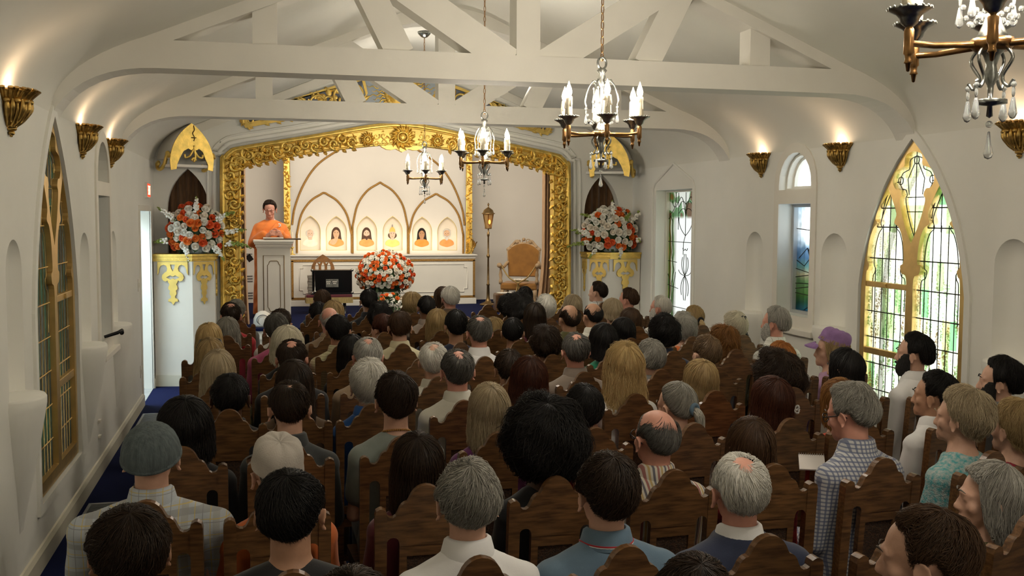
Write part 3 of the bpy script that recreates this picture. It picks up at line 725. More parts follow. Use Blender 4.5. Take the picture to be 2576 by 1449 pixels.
# ================================================================ corner bays with hood and ledge
def fleur(b, s, fr, h0, h1, m=0):      # pierced pendant ornament, unit drawing: top edge at v = 0, hanging to v = -1
    half = [(0, 0), (.34, 0), (.345, -.31), (.315, -.25), (.30, -.15), (.265, -.09), (.20, -.065), (.145, -.09), (.12, -.15), (.135, -.215), (.19, -.255), (.235, -.30), (.25, -.37), (.215, -.435), (.16, -.455), (.115, -.43), (.105, -.47), (.075, -.52), (.10, -.575), (.105, -.63), (.065, -.67), (.08, -.74), (.045, -.80), (.05, -.84), (.105, -.865), (.11, -.92), (.05, -.925), (0, -1)]
    P = [(a*s, c*s) for a, c in half]+[(-a*s, c*s) for a, c in half[::-1] if a > 0]
    hole = [(.055*s, -.06*s), (.035*s, -.16*s), (0, -.22*s), (-.035*s, -.16*s), (-.055*s, -.06*s)]
    hol2 = [(.15*s, -.36*s), (.06*s, -.31*s), (0, -.34*s), (-.06*s, -.31*s), (-.15*s, -.36*s), (-.05*s, -.41*s), (0, -.38*s), (.05*s, -.41*s)]
    b.prism([q for k, q in enumerate(P) if k], h0, h1, fr, m, holes=[hole, hol2])
for sgn in (-1, 1):
    side = 'left' if sgn < 0 else 'right'; mx = (lambda x: x) if sgn < 0 else (lambda x: 2*CX-x)
    pl = [(L+.01, 12.42), (-.80, 12.36), (-.555, 12.48), (-.545, WF)]
    P = [(mx(x), y) for x, y in pl]+[(mx(L+.01), WF)]
    if sgn > 0: P = P[::-1]
    b = MB(); b.prism(P, 0, 1.46, fXY(0)); struct(b.build('trim_%d' % (11 if sgn < 0 else 12), WHITE))
    b = MB(); pb = [(mx(L+.012), 12.41)]+[(mx(x-.012*0), y-.014) for x, y in pl[1:3]]+[(mx(-.53), WF)]
    for a, c in zip(pb[:-1], pb[1:]):
        d = np.array(c)-np.array(a); n = np.array([d[1], -d[0]])/np.linalg.norm(d)*.012*(-1 if sgn > 0 else 1)
        b.prism([a, c, tuple(np.array(c)+n), tuple(np.array(a)+n)], 0, .13, fXY(0))
    struct(b.build('baseboard_bay_'+side, BASEP))
    t = thing('corner_ledge', 'gilded moulded ledge of the %s corner bay under the flowers' % side, 'ledge', (mx(-.88), 12.55, 1.46))
    b = MB()
    for z0, z1, e in ((0, .02, .004), (.02, .045, .022), (.045, .06, .014), (.06, .085, .034)):
        Q = [(mx(L+.004), 12.42-e), (mx(-.80+e*.1), 12.36-e), (mx(-.555+e), 12.48-e*.6), (mx(-.545+e), WF-.001), (mx(L+.004), WF-.001)]
        if sgn > 0: Q = Q[::-1]
        b.prism([(x-mx(-.88), y-12.55) for x, y in Q], z0, z1, fXY(0))
    b.build('ledge_moulding', GOLD, t)
    for k, (a, c) in enumerate(zip(pl[:-1], pl[1:])):
        a, c = np.array([mx(a[0]), a[1]]), np.array([mx(c[0]), c[1]]); mdl = (a+c)/2; d = (c-a)/np.linalg.norm(c-a); ln = np.linalg.norm(c-a)
        n = np.array([d[1], -d[0]])*(1 if sgn < 0 else -1)
        fr = lambda u, v, h, mdl=mdl, d=d, n=n, kk=(1.0 if k == 0 else .72): (mdl[0]+d[0]*u*kk+n[0]*h-mx(-.88), mdl[1]+d[1]*u*kk+n[1]*h-12.55, v-.005)
        b = MB(); s = .50 if k < 2 else .42
        if k == 2: fr = lambda u, v, h, mdl=mdl, d=d, n=n: (mdl[0]+d[0]*u*.5+n[0]*h-mx(-.88), mdl[1]+d[1]*u*.5+n[1]*h-12.55, v-.005)
        fleur(b, s, fr, .001, .018); b.build('pendant_ornament', GOLDF, t)
    # hood over the niche
    t = thing('niche_hood', 'projecting white hood with a pierced gilded arch face, %s corner bay' % side, 'hood', (mx(-.935), WF-.05, 2.58), rotz=-sgn*math.radians(28))
    hx = .285
    face = gothic(-hx+.0, hx-.04, .0, .06, .475, 10, .12)
    holep = [(-.175, -.0), (-.17, .07), (-.125, .15), (-.065, .185), (-.03, .165), (0, .18), (.03, .165), (.065, .185), (.11, .15), (.14, .07), (.145, 0)]
    b = MB(); fo = face[:1]+face[1:]
    outp = [(-hx+.01, -.07), (-hx-.0, .02)]+[(a, c) for a, c in face[1:-1]]+[(hx-.045, .02), (hx-.055, -.07), (hx-.115, -.055), (hx-.11, .0)]+holep[::-1][1:-1]+[(-.20, 0), (-.21, -.055)]
    YH = -.36
    if sgn > 0: outp = [(-a, c) for a, c in outp[::-1]]
    b.prism(outp, YH-.012, YH, fXZ(0)); b.build('gilded_face', GOLD, t)
    b = MB()
    fl = [[(0, .22), (.02, .10), (0, .03)], [(0, .18), (.05, .10), (.10, .08), (.11, .12)], [(0, .18), (-.05, .10), (-.10, .08), (-.11, .12)], [(-.03, .05), (0, .08), (.03, .05)], [(0, .45), (.01, .40), (-.012, .36), (.01, .31), (0, .27)], [(-.03, .31), (.03, .31)]]
    for Q in fl[:4]: b.tube([(x, YH-.006, z) for x, z in spline(Q, 5)], .013, 6)
    b.build('fleur_ornament', GOLD, t)
    b = MB()
    for Q in fl[4:]: b.tube([(x, YH-.014, z) for x, z in spline(Q, 5)], .006, 5)
    b.build('incised_ornament', DK, t)
    b = MB(); f2 = face if sgn < 0 else [(-a, c) for a, c in face]
    dp = -YH-.002
    rows = [[(u, -dp+dp*k, v*(1-.0*k)) for k in (0, .5, 1)] for u, v in f2[1:-1]]
    rows2 = [[(u*.965, -dp+dp*k, v*.965) for k in (0, .5, 1)] for u, v in f2[1:-1]]
    b.grid(rows); b.grid(rows2[::-1]); b.box(-hx, hx-.02, -dp, -.002, -.03, .0)
    b.build('vault', WHITE, t)
    b = MB()
    for ex in ((-hx-.005), (hx-.035)):
        Q = [(-.36, .10), (-.33, .14), (-.28, .10), (-.22, .02), (-.12, -.03), (-.04, -.02), (-.02, .03), (-.06, .05)]
        e = ex if sgn < 0 else -ex
        b = MB(); b.tube([(e, y, z-.02) for y, z in spline(Q, 5)], .022, 8); b.ell((e, -.32, .12), .03, 8, 6); b.ell((e, -.05, .01), .028, 8, 6)
        b.build('side_scroll', GOLD, t)
    # brown curtain inside the niche
    b = MB(); x0, x1 = sorted((NLP[0][0]-.04, NLP[-1][0]+.04)) if sgn < 0 else sorted((NRP[0][0]-.04, NRP[-1][0]+.04))
    xs = np.linspace(x0, x1, 90); b.grid([[(x, WF+.19+.022*math.sin((x-x0)*62)+.008*math.sin((x-x0)*23), z) for z in np.linspace(1.42, 2.62, 4)] for x in xs])
    b.grid([[(x, WF+.215+.022*math.sin((x-x0)*62), z) for z in (1.42, 2.62)] for x in xs])
    tag(b.build('niche_curtain', BROWNCUR), 'brown pleated curtain in the arched niche, %s corner bay' % side, 'curtain')
# ================================================================ stage interior
YF = 15.68
def S(x, y, Y=YF): return XZ(x, y, Y)
# reredos panel with the arches; portraits in shallow niches
PN = [(755, 807, 781, 542), (820, 873, 847, 543), (897, 949, 923, 543), (963, 1013, 988, 543), (1037, 1087, 1063, 545), (1100, 1150, 1125, 545)]
holes = []
for x0, x1, xa, ya in PN:
    a, c = S(x0, 630), S(x1, 630); zt = S(xa, ya)[1]; z0 = (a[1]+c[1])/2
    holes.append(gothic(a[0], c[0], z0, z0+.30, zt, 9, .05))
x0r, x1r = S(724, 500)[0], S(1178, 500)[0]
b = MB(); b.prism([(x0r, SF), (x1r, SF), (x1r, 3.5), (x0r, 3.5)], 0, .10, fXZ(YF), holes=[h[::-1] for h in holes]); struct(b.build('trim_13', STAGEW))
t = thing('arch_tracery', 'thin gilded arch mouldings on the wall above the altar', 'moulding', (x0r, YF, 1.4))
def gild(P, r=.02):
    b = MB(); b.tube([(x-x0r, -.008, z-1.4) for x, z in P], r, 8); return b.build('arch_moulding', GILTTRIM, t)
def arch_px(l, r, ap, foot, shoulder):
    A, B, C = S(l, foot), S(r, foot), S(*ap); z0 = (A[1]+B[1])/2; zs = S(l, shoulder)[1]
    lft = [(A[0], z0), (A[0], zs)]+spline([(A[0], zs), (A[0]+(C[0]-A[0])*.18, zs+(C[1]-zs)*.48), (A[0]+(C[0]-A[0])*.52, zs+(C[1]-zs)*.80), (C[0]-.04, C[1]-.025), C], 5)
    return [tuple(q) for q in lft]+[(A[0]+B[0]-q[0], q[1]) for q in [tuple(q) for q in lft][::-1][1:]]
gild(arch_px(747, 885, (813, 485), 636, 590), .016); gild(arch_px(887, 1026, (956, 459), 637, 570), .016); gild(arch_px(1028, 1165, (1095, 488), 638, 590), .016)
big = [S(735, 565), S(742, 520), S(765, 462), S(800, 413), S(855, 375), S(905, 345)]
big = [tuple(q) for q in spline(big, 5)]; bx = (x0r+x1r)/2
gild(big+[(bx, big[-1][1]+.18)]+[(2*bx-a, c) for a, c in big[::-1]], .016)
zt_ = S(968, 641, 15.33)[1]               # altar top
for k, (x, lab) in enumerate(((722, 'carved gilded column behind the lectern'), (1180, 'carved gilded column with a winged base beside the floor lantern'))):
    cx = S(x, 500, 15.58)[0]; t = thing('gilded_column', lab, 'column', (cx, 15.6, zt_))
    b = MB().box(-.04, .04, -.035, .04, .0, 1.9); b.build('shaft', GOLDF, t)
    b = MB()
    for j in range(34):
        z = .03+j*.055
        for q in range(3): leaf2(b, (rng.uniform(-.02, .02), z), rng.uniform(0, 6.28), .055, .018, -.035, lift=.02)
    for j in range(9):
        for s_ in (-1, 1): leaf2(b, (s_*.02, .02+j*.02), PI/2+s_*1.2, .07, .02, -.037, lift=.03)
    for s_ in (-1, 1): b.tube([(s_*.042, -.03, 0), (s_*.042, -.03, 1.9)], .007, 6)
    b.build('carving', GOLD, t)
    if k:
        b = MB()
        for j in range(5): leaf2(b, (.05, .08+j*.022), .35+j*.2, .12-.01*j, .016, -.03, lift=.012)
        b.tube([(.05, -.02, .02), (.07, -.02, .10), (.13, -.02, .19)], [.015, .018, .006], 6); b.build('wing', OLDGOLD, t)
# portraits
SKINS = {'t': (.72, .45, .28), 'p': (.78, .56, .42), 'b': (.50, .27, .14)}
FIG = [('arched portrait of a bald man with a white moustache and white wrap', 'p', (.75, .72, .66), 'bald', (.82, .74, .62), 'moustache'),
       ('arched portrait of a person with long straight dark hair and bare orange shoulder', 't', (.10, .05, .03), 'long', (.70, .30, .09), ''),
       ('arched portrait of a bearded person with long brown hair in a red robe', 'p', (.07, .035, .02), 'long', (.50, .07, .03), 'beard'),
       ('arched portrait of a person wearing a golden crown and yellow cloth', 'p', (.12, .07, .04), 'crown', (.80, .60, .18), ''),
       ('arched portrait of a person with wavy black hair in an orange robe', 'b', (.02, .012, .01), 'wavy', (.70, .25, .04), ''),
       ('arched portrait of an old man with a white beard in an orange robe', 't', (.66, .62, .56), 'old', (.76, .28, .08), 'wbeard')]
PIC = mat('portrait_ground', (.80, .69, .55), .7, c2=(.86, .78, .66), scale=3)
for (x0, x1, xa, ya), h, (lab, sk, hc, st, rc, fx) in zip(PN, holes, FIG):
    cx, z0 = (h[0][0]+h[-1][0])/2, h[0][1]; wd_ = h[-1][0]-h[0][0]
    t = thing('portrait', lab, 'portrait', (cx, YF+.05, z0), group=None)
    Q = [(a-cx, c-z0) for a, c in h]; MB().prism(Q, 0, .012, fXZ(0)).build('picture', PIC, t)
    b = MB(); b.tube([(a*.98, -.045, c*.985+.004) for a, c in Q], .007, 6, closed=True); b.build('frame', mat('thin_gilt', (.74, .60, .28), .4, .6), t)
    k = wd_/.30; fz = .235*k; e = 0
    def flat(name, P, m, dy):
        MB().prism([(a*k, c*k) for a, c in P], -dy-.002, -dy, fXZ(0)).build(name, m, t)
    el = lambda cx_, cz_, a, c, n=20: [(cx_+a*math.cos(q), cz_+c*math.sin(q)) for q in np.linspace(0, 2*PI, n+1)[:-1]]
    mh = mat('portrait_hair_'+st, hc, .8, var=.2, scale=40); mr = mat('portrait_robe_'+st, rc, .8, c2=tuple(min(1, q*1.15+.02) for q in rc), scale=12); ms = mat('portrait_skin_'+sk, SKINS[sk], .7, var=.2, scale=25)
    md = mat('portrait_dark', (.10, .05, .03), .8)
    if st in ('long', 'wavy'):
        flat('hair', [tuple(q) for q in spline([(-.075, .11), (-.07, .20), (-.06, .28), (-.03, .325), (.0, .335), (.03, .325), (.06, .28), (.07, .20), (.08, .12), (.04, .10), (-.04, .10)], 3, True)], mh, .001)
    flat('robe', [tuple(q) for q in spline([(-.105, .085), (-.10, .13), (-.05, .165), (0, .16), (.05, .165), (.10, .13), (.105, .085), (.05, .06), (0, .05), (-.05, .06)], 3, True)], mr, .003)
    flat('neck', [(-.026, .155), (.026, .155), (.026, .2), (-.026, .2)], ms, .0045)
    if st == 'long' and not fx: flat('shoulder', [tuple(q) for q in spline([(-.09, .10), (-.08, .14), (-.03, .17), (.02, .165), (.0, .11), (-.04, .08)], 3, True)], ms, .0042)
    flat('face', [tuple(q) for q in spline([(0, .172), (-.028, .19), (-.043, .235), (-.040, .28), (0, .305), (.040, .28), (.043, .235), (.028, .19)], 3, True)], ms, .006)
    if st in ('long', 'wavy'): flat('hair_top', [tuple(q) for q in spline([(-.05, .22), (-.047, .28), (0, .325), (.047, .28), (.05, .22), (.037, .27), (0, .298), (-.037, .27)], 3, True)], mh, .0075)
    if st == 'bald' or st == 'old':
        for s_ in (-1, 1): flat('side_hair', el(s_*.046, .25, .014, .035 if st == 'bald' else .05), mh, .0055)
        if st == 'old': flat('hair_top', el(0, .30, .04, .02), mh, .0055)
    if st == 'crown':
        flat('hair', el(0, .225, .066, .05), mh, .0045)
        flat('crown', [(-.045, .275), (-.04, .315), (-.02, .345), (0, .365), (.02, .345), (.04, .315), (.045, .275), (0, .285)], mat('portrait_crown', (.80, .55, .15), .5, .3), .0075)
        flat('crest', el(-.0, .37, .010, .022), mat('portrait_crest', (.35, .30, .28), .6), .0095)
    if 'beard' in fx: flat('beard', [tuple(q) for q in spline([(-.036, .225), (-.03, .185), (0, .150 if fx == 'beard' else .145), (.03, .185), (.036, .225), (.02, .212), (-.02, .212)], 3, True)], mh, .0075)
    if fx in ('moustache', 'wbeard'): flat('moustache', [tuple(q) for q in spline([(-.032, .198), (-.012, .216), (0, .213), (.012, .216), (.032, .198), (.0, .204)], 3, True)], mh, .0085)
    for s_ in (-1, 1):
        flat('eye', el(s_*.018, .252, .008, .0035, 10), md, .0078); flat('eyebrow', el(s_*.019, .264, .012, .0022, 10), md if hc[0] < .4 else mh, .0078)
    flat('nose', [(-.003, .25), (.004, .25), (.009, .222), (-.007, .222)], mat('portrait_shade_'+sk, tuple(q*.8 for q in SKINS[sk]), .8), .0078)
    if fx != 'moustache': flat('mouth', el(0, .206, .013, .0035, 10), mat('portrait_lip', (.45, .16, .12), .7), .0090)

# altar cabinet
ax0, ax1 = S(733, 700, 15.33)[0], S(1196, 700, 15.33)[0]
t = thing('altar', 'long cream altar cabinet with gilt mouldings at the back of the stage', 'altar', ((ax0+ax1)/2, 15.45, SF)); hw = (ax1-ax0)/2; zt0 = zt_-SF
b = MB().box(-hw, hw, -.08, .22, .09, zt0-.05); b.build('cabinet_body', WHITE, t)
b = MB().box(-hw-.02, hw+.02, -.10, .22, 0, .09); b.build('plinth', WHITE, t, bevel=.006)
b = MB().box(-hw-.03, hw+.03, -.12, .22, zt0-.02, zt0).box(-hw-.02, hw+.02, -.10, .22, zt0-.04, zt0-.02).box(-hw-.01, hw+.01, -.09, .22, zt0-.06, zt0-.04); b.build('top', WHITE, t, bevel=.005)
b = MB()
for z in (.115, zt0-.085): b.box(-hw, hw, -.092, -.08, z-.016, z+.016)
for s_ in (-1, 1): b.box(s_*(hw-.016)-.016, s_*(hw-.016)+.016, -.092, -.08, .115, zt0-.085)
b.build('gilt_moulding', GILTTRIM, t)
b = MB()
for x0, x1 in ((-hw+.12, -.12), (.12, hw-.12)):
    z0, z1, r = .19, zt0-.15, .05
    P = [(x0+r, z0), (x1-r, z0), (x1-r, z0+r), (x1, z0+r), (x1, z1-r), (x1-r, z1-r), (x1-r, z1), (x0+r, z1), (x0+r, z1-r), (x0, z1-r), (x0, z0+r), (x0+r, z0+r)]
    b.tube([(x, -.082, z) for x, z in P], .009, 6, closed=True)
b.build('panel_moulding', WHITE, t)
# candlestick on the altar
cx, cz = S(664, 590, 15.40); t = thing('candlestick', 'tall white candle in a brass holder behind the lectern', 'candle', (cx+.42*0+ .02, 15.42, zt_))
t.location.x = max(cx, ax0+.02)
MB().lathe([(0, 0), (.045, 0), (.045, .01), (.015, .02), (.01, .09), (.028, .11), (.028, .12), (0, .12)], 14).build('holder', GOLDF, t)
MB().lathe([(0, .12), (.011, .12), (.011, .34), (0, .345)], 12).build('candle', WAX, t)
# tan curtains at both sides of the opening
for sgn, lab in ((-1, 'tan velvet curtain gathered at the left edge of the stage opening'), (1, 'tan velvet curtain gathered at the right edge of the stage opening')):
    b = MB(); xe = INN[0][0] if sgn < 0 else INN[-1][0]; rows = []
    for i in range(41):
        u = i/40; rw = []
        for z in np.linspace(SF+.0, 2.95, 12):
            fl = 1+.6*max(0, (1.5-z)/.9)**1.5*(1 if sgn > 0 else .3)
            wdt = .17*fl; x = xe+sgn*.10-sgn*u*wdt-(sgn*.0)
            rw.append((x, WF+.22+.028*math.sin(u*26+.6*z*.3), z))
        rows.append(rw)
    b.grid(rows); b.grid([[(x, y+.03, z) for x, y, z in rw] for rw in rows])
    tag(b.build('stage_curtain', TANCUR), lab, 'curtain')

# lectern
YL = 13.55
lx0, lx1 = XZ(647, 700, YL)[0], XZ(731, 700, YL)[0]; lz = XZ(688, 604, YL)[1]
t = thing('lectern', 'tall cream panelled lectern with gilt lines at stage left of the altar', 'lectern', ((lx0+lx1)/2, YL, SF)); h = (lx1-lx0)/2; H = lz-SF
b = MB().box(-h, h, 0, .34, 0, H-.10); b.build('body', WHITE, t, bevel=.005)
b = MB()
for z0, z1, e in ((H-.11, H-.09, .008), (H-.09, H-.055, .02), (H-.055, H-.03, .034), (H-.03, H, .046)): b.box(-h-e, h+e, -e, .34+e, z0, z1)
b.build('cornice', WHITE, t, bevel=.004)
LINE = mat('gilt_line', (.20, .13, .05), .5, .5)
b = MB(); b.tube([(x, -.001, z) for x, z in ((-h*.62, .02), (-h*.62, H-.20), (h*.62, H-.20), (h*.62, .02))], .006, 6, closed=True)
x1, z0, z1, r = h*.38, .10, H-.27, .04
P = [(x1-r, z0), (x1-r*.6, z0+r*.3), (x1-r*.4, z0+r), (x1, z0+r*1.4), (x1, z1-r*1.4), (x1-r*.4, z1-r), (x1-r*.6, z1-r*.3), (x1-r, z1)]
P = P+[(-a, c) for a, c in P[::-1]]; b.tube([(x, -.001, z) for x, z in P], .0045, 6, closed=True); b.build('panel_line', LINE, t)
b = MB(); b.prism([(-h*.55, .05), (h+.14, .05), (h+.14, .36), (-h*.55, .36)], H+.002, H+.016, fXY(0)); b.build('book_rest', mat('dark_board', (.05, .03, .02), .5), t)
b = MB().box(-.13, .13, .12, .30, H+.016, H+.03); tag(b.build('open_book', mat('paper', (.82, .78, .70), .7)), 'open book lying on the lectern under the clasped hands', 'book'); o = bpy.data.objects['open_book']; o.location = ((lx0+lx1)/2, YL, SF)
LECT = ((lx0+lx1)/2, YL, SF, H)
# harmonium on its velvet stand
VEL = mat('red_velvet', (.09, .008, .016), .9, sheen=.5); FRI = mat('gold_fringe', (.48, .36, .14), .7, var=.5, scale=60, stretch=(4, 4, .3))
YH_ = 14.1; q0, q1 = S(770, 740, YH_), S(887, 740, YH_); hz = S(828, 741, YH_)[1]
t = thing('velvet_stand', 'red velvet topped stand with a gold fringe under the harmonium', 'stand', ((q0[0]+q1[0])/2, YH_+.15, SF)); h = (q1[0]-q0[0])/2; H = hz-SF
b = MB().box(-h, h, -.15, .15, H-.05, H); b.build('cushion', VEL, t, bevel=.015)
b = MB()
for x0, x1, y0, y1 in ((-h, h, -.155, -.145), (-h, h, .145, .155), (-h-.005, -h+.005, -.15, .15), (h-.005, h+.005, -.15, .15)): b.box(x0, x1, y0, y1, H-.12, H-.04)
b.build('fringe', FRI, t)
for sx in (-1, 1):
    for sy in (-1, 1): MB().tube([(sx*(h-.1), sy*.1, 0), (sx*(h-.1), sy*.1, H-.05)], .015, 8).build('leg', BLACK, t)
hx0, hx1 = S(776, 700, YH_)[0], S(886, 700, YH_)[0]; hh = S(830, 680, YH_)[1]-hz
tt = thing('harmonium', 'black harmonium with silver fittings on the red velvet stand', 'harmonium', ((hx0+hx1)/2, YH_+.14, hz)); h = (hx1-hx0)/2
b = MB().box(-h+.05, h, -.12, .10, .015, hh).box(-h+.03, h+.01, -.13, .11, 0, .02); b.build('case', mat('gloss_black', (.006, .006, .007), .12), tt, bevel=.005)
b = MB()
for i in range(6): b.box(-h-.005*(i % 2), -h+.05, -.12+.004*(i % 2), .10, .02+i*.04, .02+i*.04+.036)
b.build('bellows', mat('bellows_grey', (.22, .20, .17), .6), tt)
b = MB().box(-.06, .11, -.125, -.12, .10, .21); b.build('stop_plate', SILVER, tt)
IV = mat('ivory', (.85, .82, .74), .35)
for g in (-.03, .055):
    for i in range(4): MB().ell((g-.022+i*.015, -.128, .172), .0065, 8, 6).build('stop_knob', IV, tt)
    for i in range(3): MB().ell((g-.015+i*.015, -.128, .148), .0065, 8, 6).build('stop_knob', IV, tt)
for sx in (-h+.05, h):
    for z in (.02, hh): MB().ell((sx, -.12, z), .022, 10, 6).build('corner_fitting', SILVER, tt)
MB().tube([(-h+.085, -.135, .04), (-h+.085, -.135, hh-.02)], .006, 8).ell((-h+.085, -.14, .04), (.025, .012, .016), 10, 6).build('latch_rod', SILVER, tt)
# gothic chair behind the harmonium
CARV = mat('carved_oak', (.30, .14, .045), .5, var=.4, scale=20)
YG = 14.95; cx, cz = S(812, 640, YG); t = thing('gothic_chair', 'brown carved gothic chair behind the harmonium', 'chair', (cx, YG, SF)); ct = cz-SF
oc = lambda x, z, r: [(x, z+r), (x+r*.35, z+r*.35), (x+r, z), (x+r*.35, z-r*.35), (x, z-r), (x-r*.35, z-r*.35), (x-r, z), (x-r*.35, z+r*.35)]
lan = lambda x, z, w_, h_: [(x-w_, z), (x-w_, z+h_*.5), (x, z+h_), (x+w_, z+h_*.5), (x+w_, z)]
out = gothic(-.165, .165, ct-.60, ct-.20, ct, 10, .12)
b = MB(); b.prism(out, -.02, .02, fXZ(0), holes=[oc(-.05, ct-.115, .027), oc(.05, ct-.115, .027)]+[lan(x, ct-.60+.38, .025, .11) for x in (-.085, 0, .085)]+[lan(x, ct-.57, .025, .17) for x in (-.085, 0, .085)])
b.build('backrest', CARV, t, bevel=.004)
MB().box(-.2, .2, -.42, .02, .41, .46).build('seat', CARV, t, bevel=.01)
for sx in (-1, 1):
    for y in (-.39, -.01): MB().box(sx*.17-.02, sx*.17+.02, y-.02, y+.02, 0, .41 if y < -.1 else ct-.55).build('leg', CARV, t)
# floor lantern
YN = 15.1; cx = S(1228, 700, YN)[0]; zt1 = S(1228, 520, YN)[1]-SF
BR = mat('aged_brass', (.30, .20, .09), .38, .9, var=.3, scale=30)
t = thing('floor_lantern', 'slender brass floor lantern standing between altar and armchair', 'lantern', (cx, YN, SF)); zl = S(1228, 575, YN)[1]-SF
b = MB().lathe([(0, 0), (.13, 0), (.13, .015), (.10, .03), (.05, .05), (.03, .09), (.025, .12), (.02, .30), (.03, .31), (.018, .33), (.013, zl*.62), (.026, zl*.63), (.026, zl*.65), (.013, zl*.67), (.013, zl-.12), (.02, zl-.11), (.02, zl-.06), (.01, zl-.05), (.01, zl)], 14); b.build('post', BR, t)
b = MB()
hl = .22
for k in range(6):
    a = k*PI/3+.3; b.tube([(.05*math.cos(a), .05*math.sin(a), zl), (.088*math.cos(a), .088*math.sin(a), zl+hl)], .007, 5)
b.lathe([(0, zl-.005), (.052, zl-.005), (.056, zl+.012), (0, zl+.012)], 6).lathe([(.10, zl+hl), (.105, zl+hl+.012), (.085, zl+hl+.02), (.07, zl+hl+.06), (.03, zl+hl+.09), (.012, zl+hl+.10), (.008, zl+hl+.13), (.018, zl+hl+.14), (.004, zl+hl+.17), (0, zt1)], 12); b.build('cage', BR, t)
AMB = mat('amber_glass', (.32, .20, .08), .3, emit=((1, .42, .10), .03))
b = MB(); b.lathe([(.047, zl+.01), (.084, zl+hl)], 6, a0=.3, a1=.3+2*PI); b.build('amber_pane', AMB, t)
MB().ell((0, -.085, zl+.10), (.018, .014, .035), 8, 6).build('flame_bulb', mat('amber_glow', (.9, .3, .05), .4, emit=((1, .32, .05), 1.2)), t)
# throne armchair with rope
YT = 14.3; LWD = mat('limed_wood', (.50, .34, .19), .5, var=.3, scale=14); MUS = mat('mustard_velvet', (.36, .16, .03), .85, var=.3, scale=6, sheen=.4)
px = lambda x, y: S(x, y, YT); cx = px(1318, 740)[0]; sz = px(1300, 712)[1]-SF; top = px(1352, 622)[1]-SF
t = thing('armchair', 'carved pale wood armchair upholstered in mustard velvet at stage right', 'armchair', (cx, YT+.2, SF), rotz=math.radians(-22))
w2 = .27
b = MB().box(-w2, w2, -.24, .28, sz-.11, sz); b.build('seat', MUS, t, bevel=.03)
b = MB(); bp = [(-.21, sz+.08), (-.235, sz+.45)]+[tuple(q) for q in spline([(-.235, sz+.45), (-.13, sz+.53), (0, sz+.56), (.13, sz+.53), (.235, sz+.45)], 4)][1:]+[(.21, sz+.08)]
f = lambda u, v, h: (u, .27+h+(v-sz)*.12, v)
b.prism(bp, -.03, .03, f); b.build('backrest', MUS, t, bevel=.012)
b = MB(); b.tube([(x, .27+(z-sz)*.12, z) for x, z in bp], .022, 8, closed=True)
cr = [tuple(q) for q in spline([(-.235, sz+.47), (-.17, sz+.54), (-.10, sz+.60), (0, top-.02), (.10, sz+.60), (.17, sz+.54), (.235, sz+.47)], 4)]
b.tube([(x, .27+(z-sz)*.12, z) for x, z in cr], .020, 8)
for q in ((-.19, .51), (-.1, .575), (0, .62), (.1, .575), (.19, .51)): b.ell((q[0], .33, sz+q[1]), .028, 8, 6); 
for s_ in (-1, 1): b.tube([(x, .335, z) for x, z in spiral((s_*.06, sz+.595), .04, 1.2, 0, s_, 14)], .009, 6); b.ell((s_*.235, .33, sz+.47), .03, 8, 6)
b.build('carved_crest', LWD, t)
for s_ in (-1, 1):
    b = MB(); b.tube(spline([(s_*.235, .28, sz+.28), (s_*.28, .10, sz+.21), (s_*.29, -.08, sz+.25), (s_*.28, -.22, sz+.27)], 6), .024, 8).ell((s_*.28, -.24, sz+.255), .038, 10, 8); b.build('armrest', LWD, t)
    b = MB().lathe([(.0, sz-.02), (.026, sz-.02), (.03, sz+.03), (.018, sz+.06), (.028, sz+.12), (.014, sz+.2), (.022, sz+.25), (0, sz+.25)], 12, (s_*.265, -.21, 0)); b.build('arm_post', LWD, t)
    for y in (-.21, .25): MB().lathe([(0, 0), (.02, 0), (.03, .06), (.016, .1), (.03, .2), (.03, sz-.10), (0, sz-.10)], 10, (s_*.24, y, 0)).build('leg', LWD, t)
b = MB()
ROPE = mat('gold_rope', (.50, .33, .12), .7, var=.5, scale=60)
for s_ in (-1, 1): b.tube([(q[0], q[1], q[2]) for q in spline([(s_*.27, -.23, sz+.28), (s_*.14, -.27, sz+.09), (0, -.275, sz+.0)], 8)], .011, 7)
for s_ in (-1, 1): b.tube([(0, -.275, sz), (s_*.02, -.28, sz-.1), (s_*.022, -.28, sz-.14)], [.012, .012, .018], 7)
o = b.build('rope', ROPE, None); o.location = t.location; o.rotation_euler = t.rotation_euler; tag(o, 'gold rope tied across the arms of the mustard armchair', 'rope')
t2 = thing('flower_sprig', 'white flowers laid on the seat of the mustard armchair', 'flowers', (cx+.02, YT+.26, SF+sz)); b = MB()
for k in range(9): b.ell((-.09+.022*k+rng.uniform(-.01, .01), rng.uniform(-.03, .03), .03), (.022, .02, .018), 8, 6)
b.build('white_petal', mat('petal_white', (.85, .80, .70), .6), t2)
b = MB().tube([(-.12, 0, .012), (.12, .01, .012)], .006, 6); b.build('stem', mat('leaf_green', (.05, .13, .03), .6), t2)
# small dark trunk with papers in front of the armchair
q = S(1270, 752, 13.95); t = thing('wooden_chest', 'dark wooden box with papers on top in front of the armchair', 'box', (q[0], 14.0, SF)); tz = S(1270, 738, 13.95)[1]-SF
MB().box(-.14, .16, -.1, .1, 0, tz).build('box_body', WOOD, t, bevel=.02); MB().tube([(-.16, -.06, tz*.55), (-.20, -.06, tz*.55)], .012, 8).build('handle', BLACK, t)
o = MB().box(-.08, .14, -.08, .08, 0, .008).build('loose_paper', mat('paper', (.82, .78, .70), .7)); o.location = (q[0], 14.0, SF+tz); o.rotation_euler = (0, 0, .2); tag(o, 'white papers lying on the dark wooden box', 'paper')
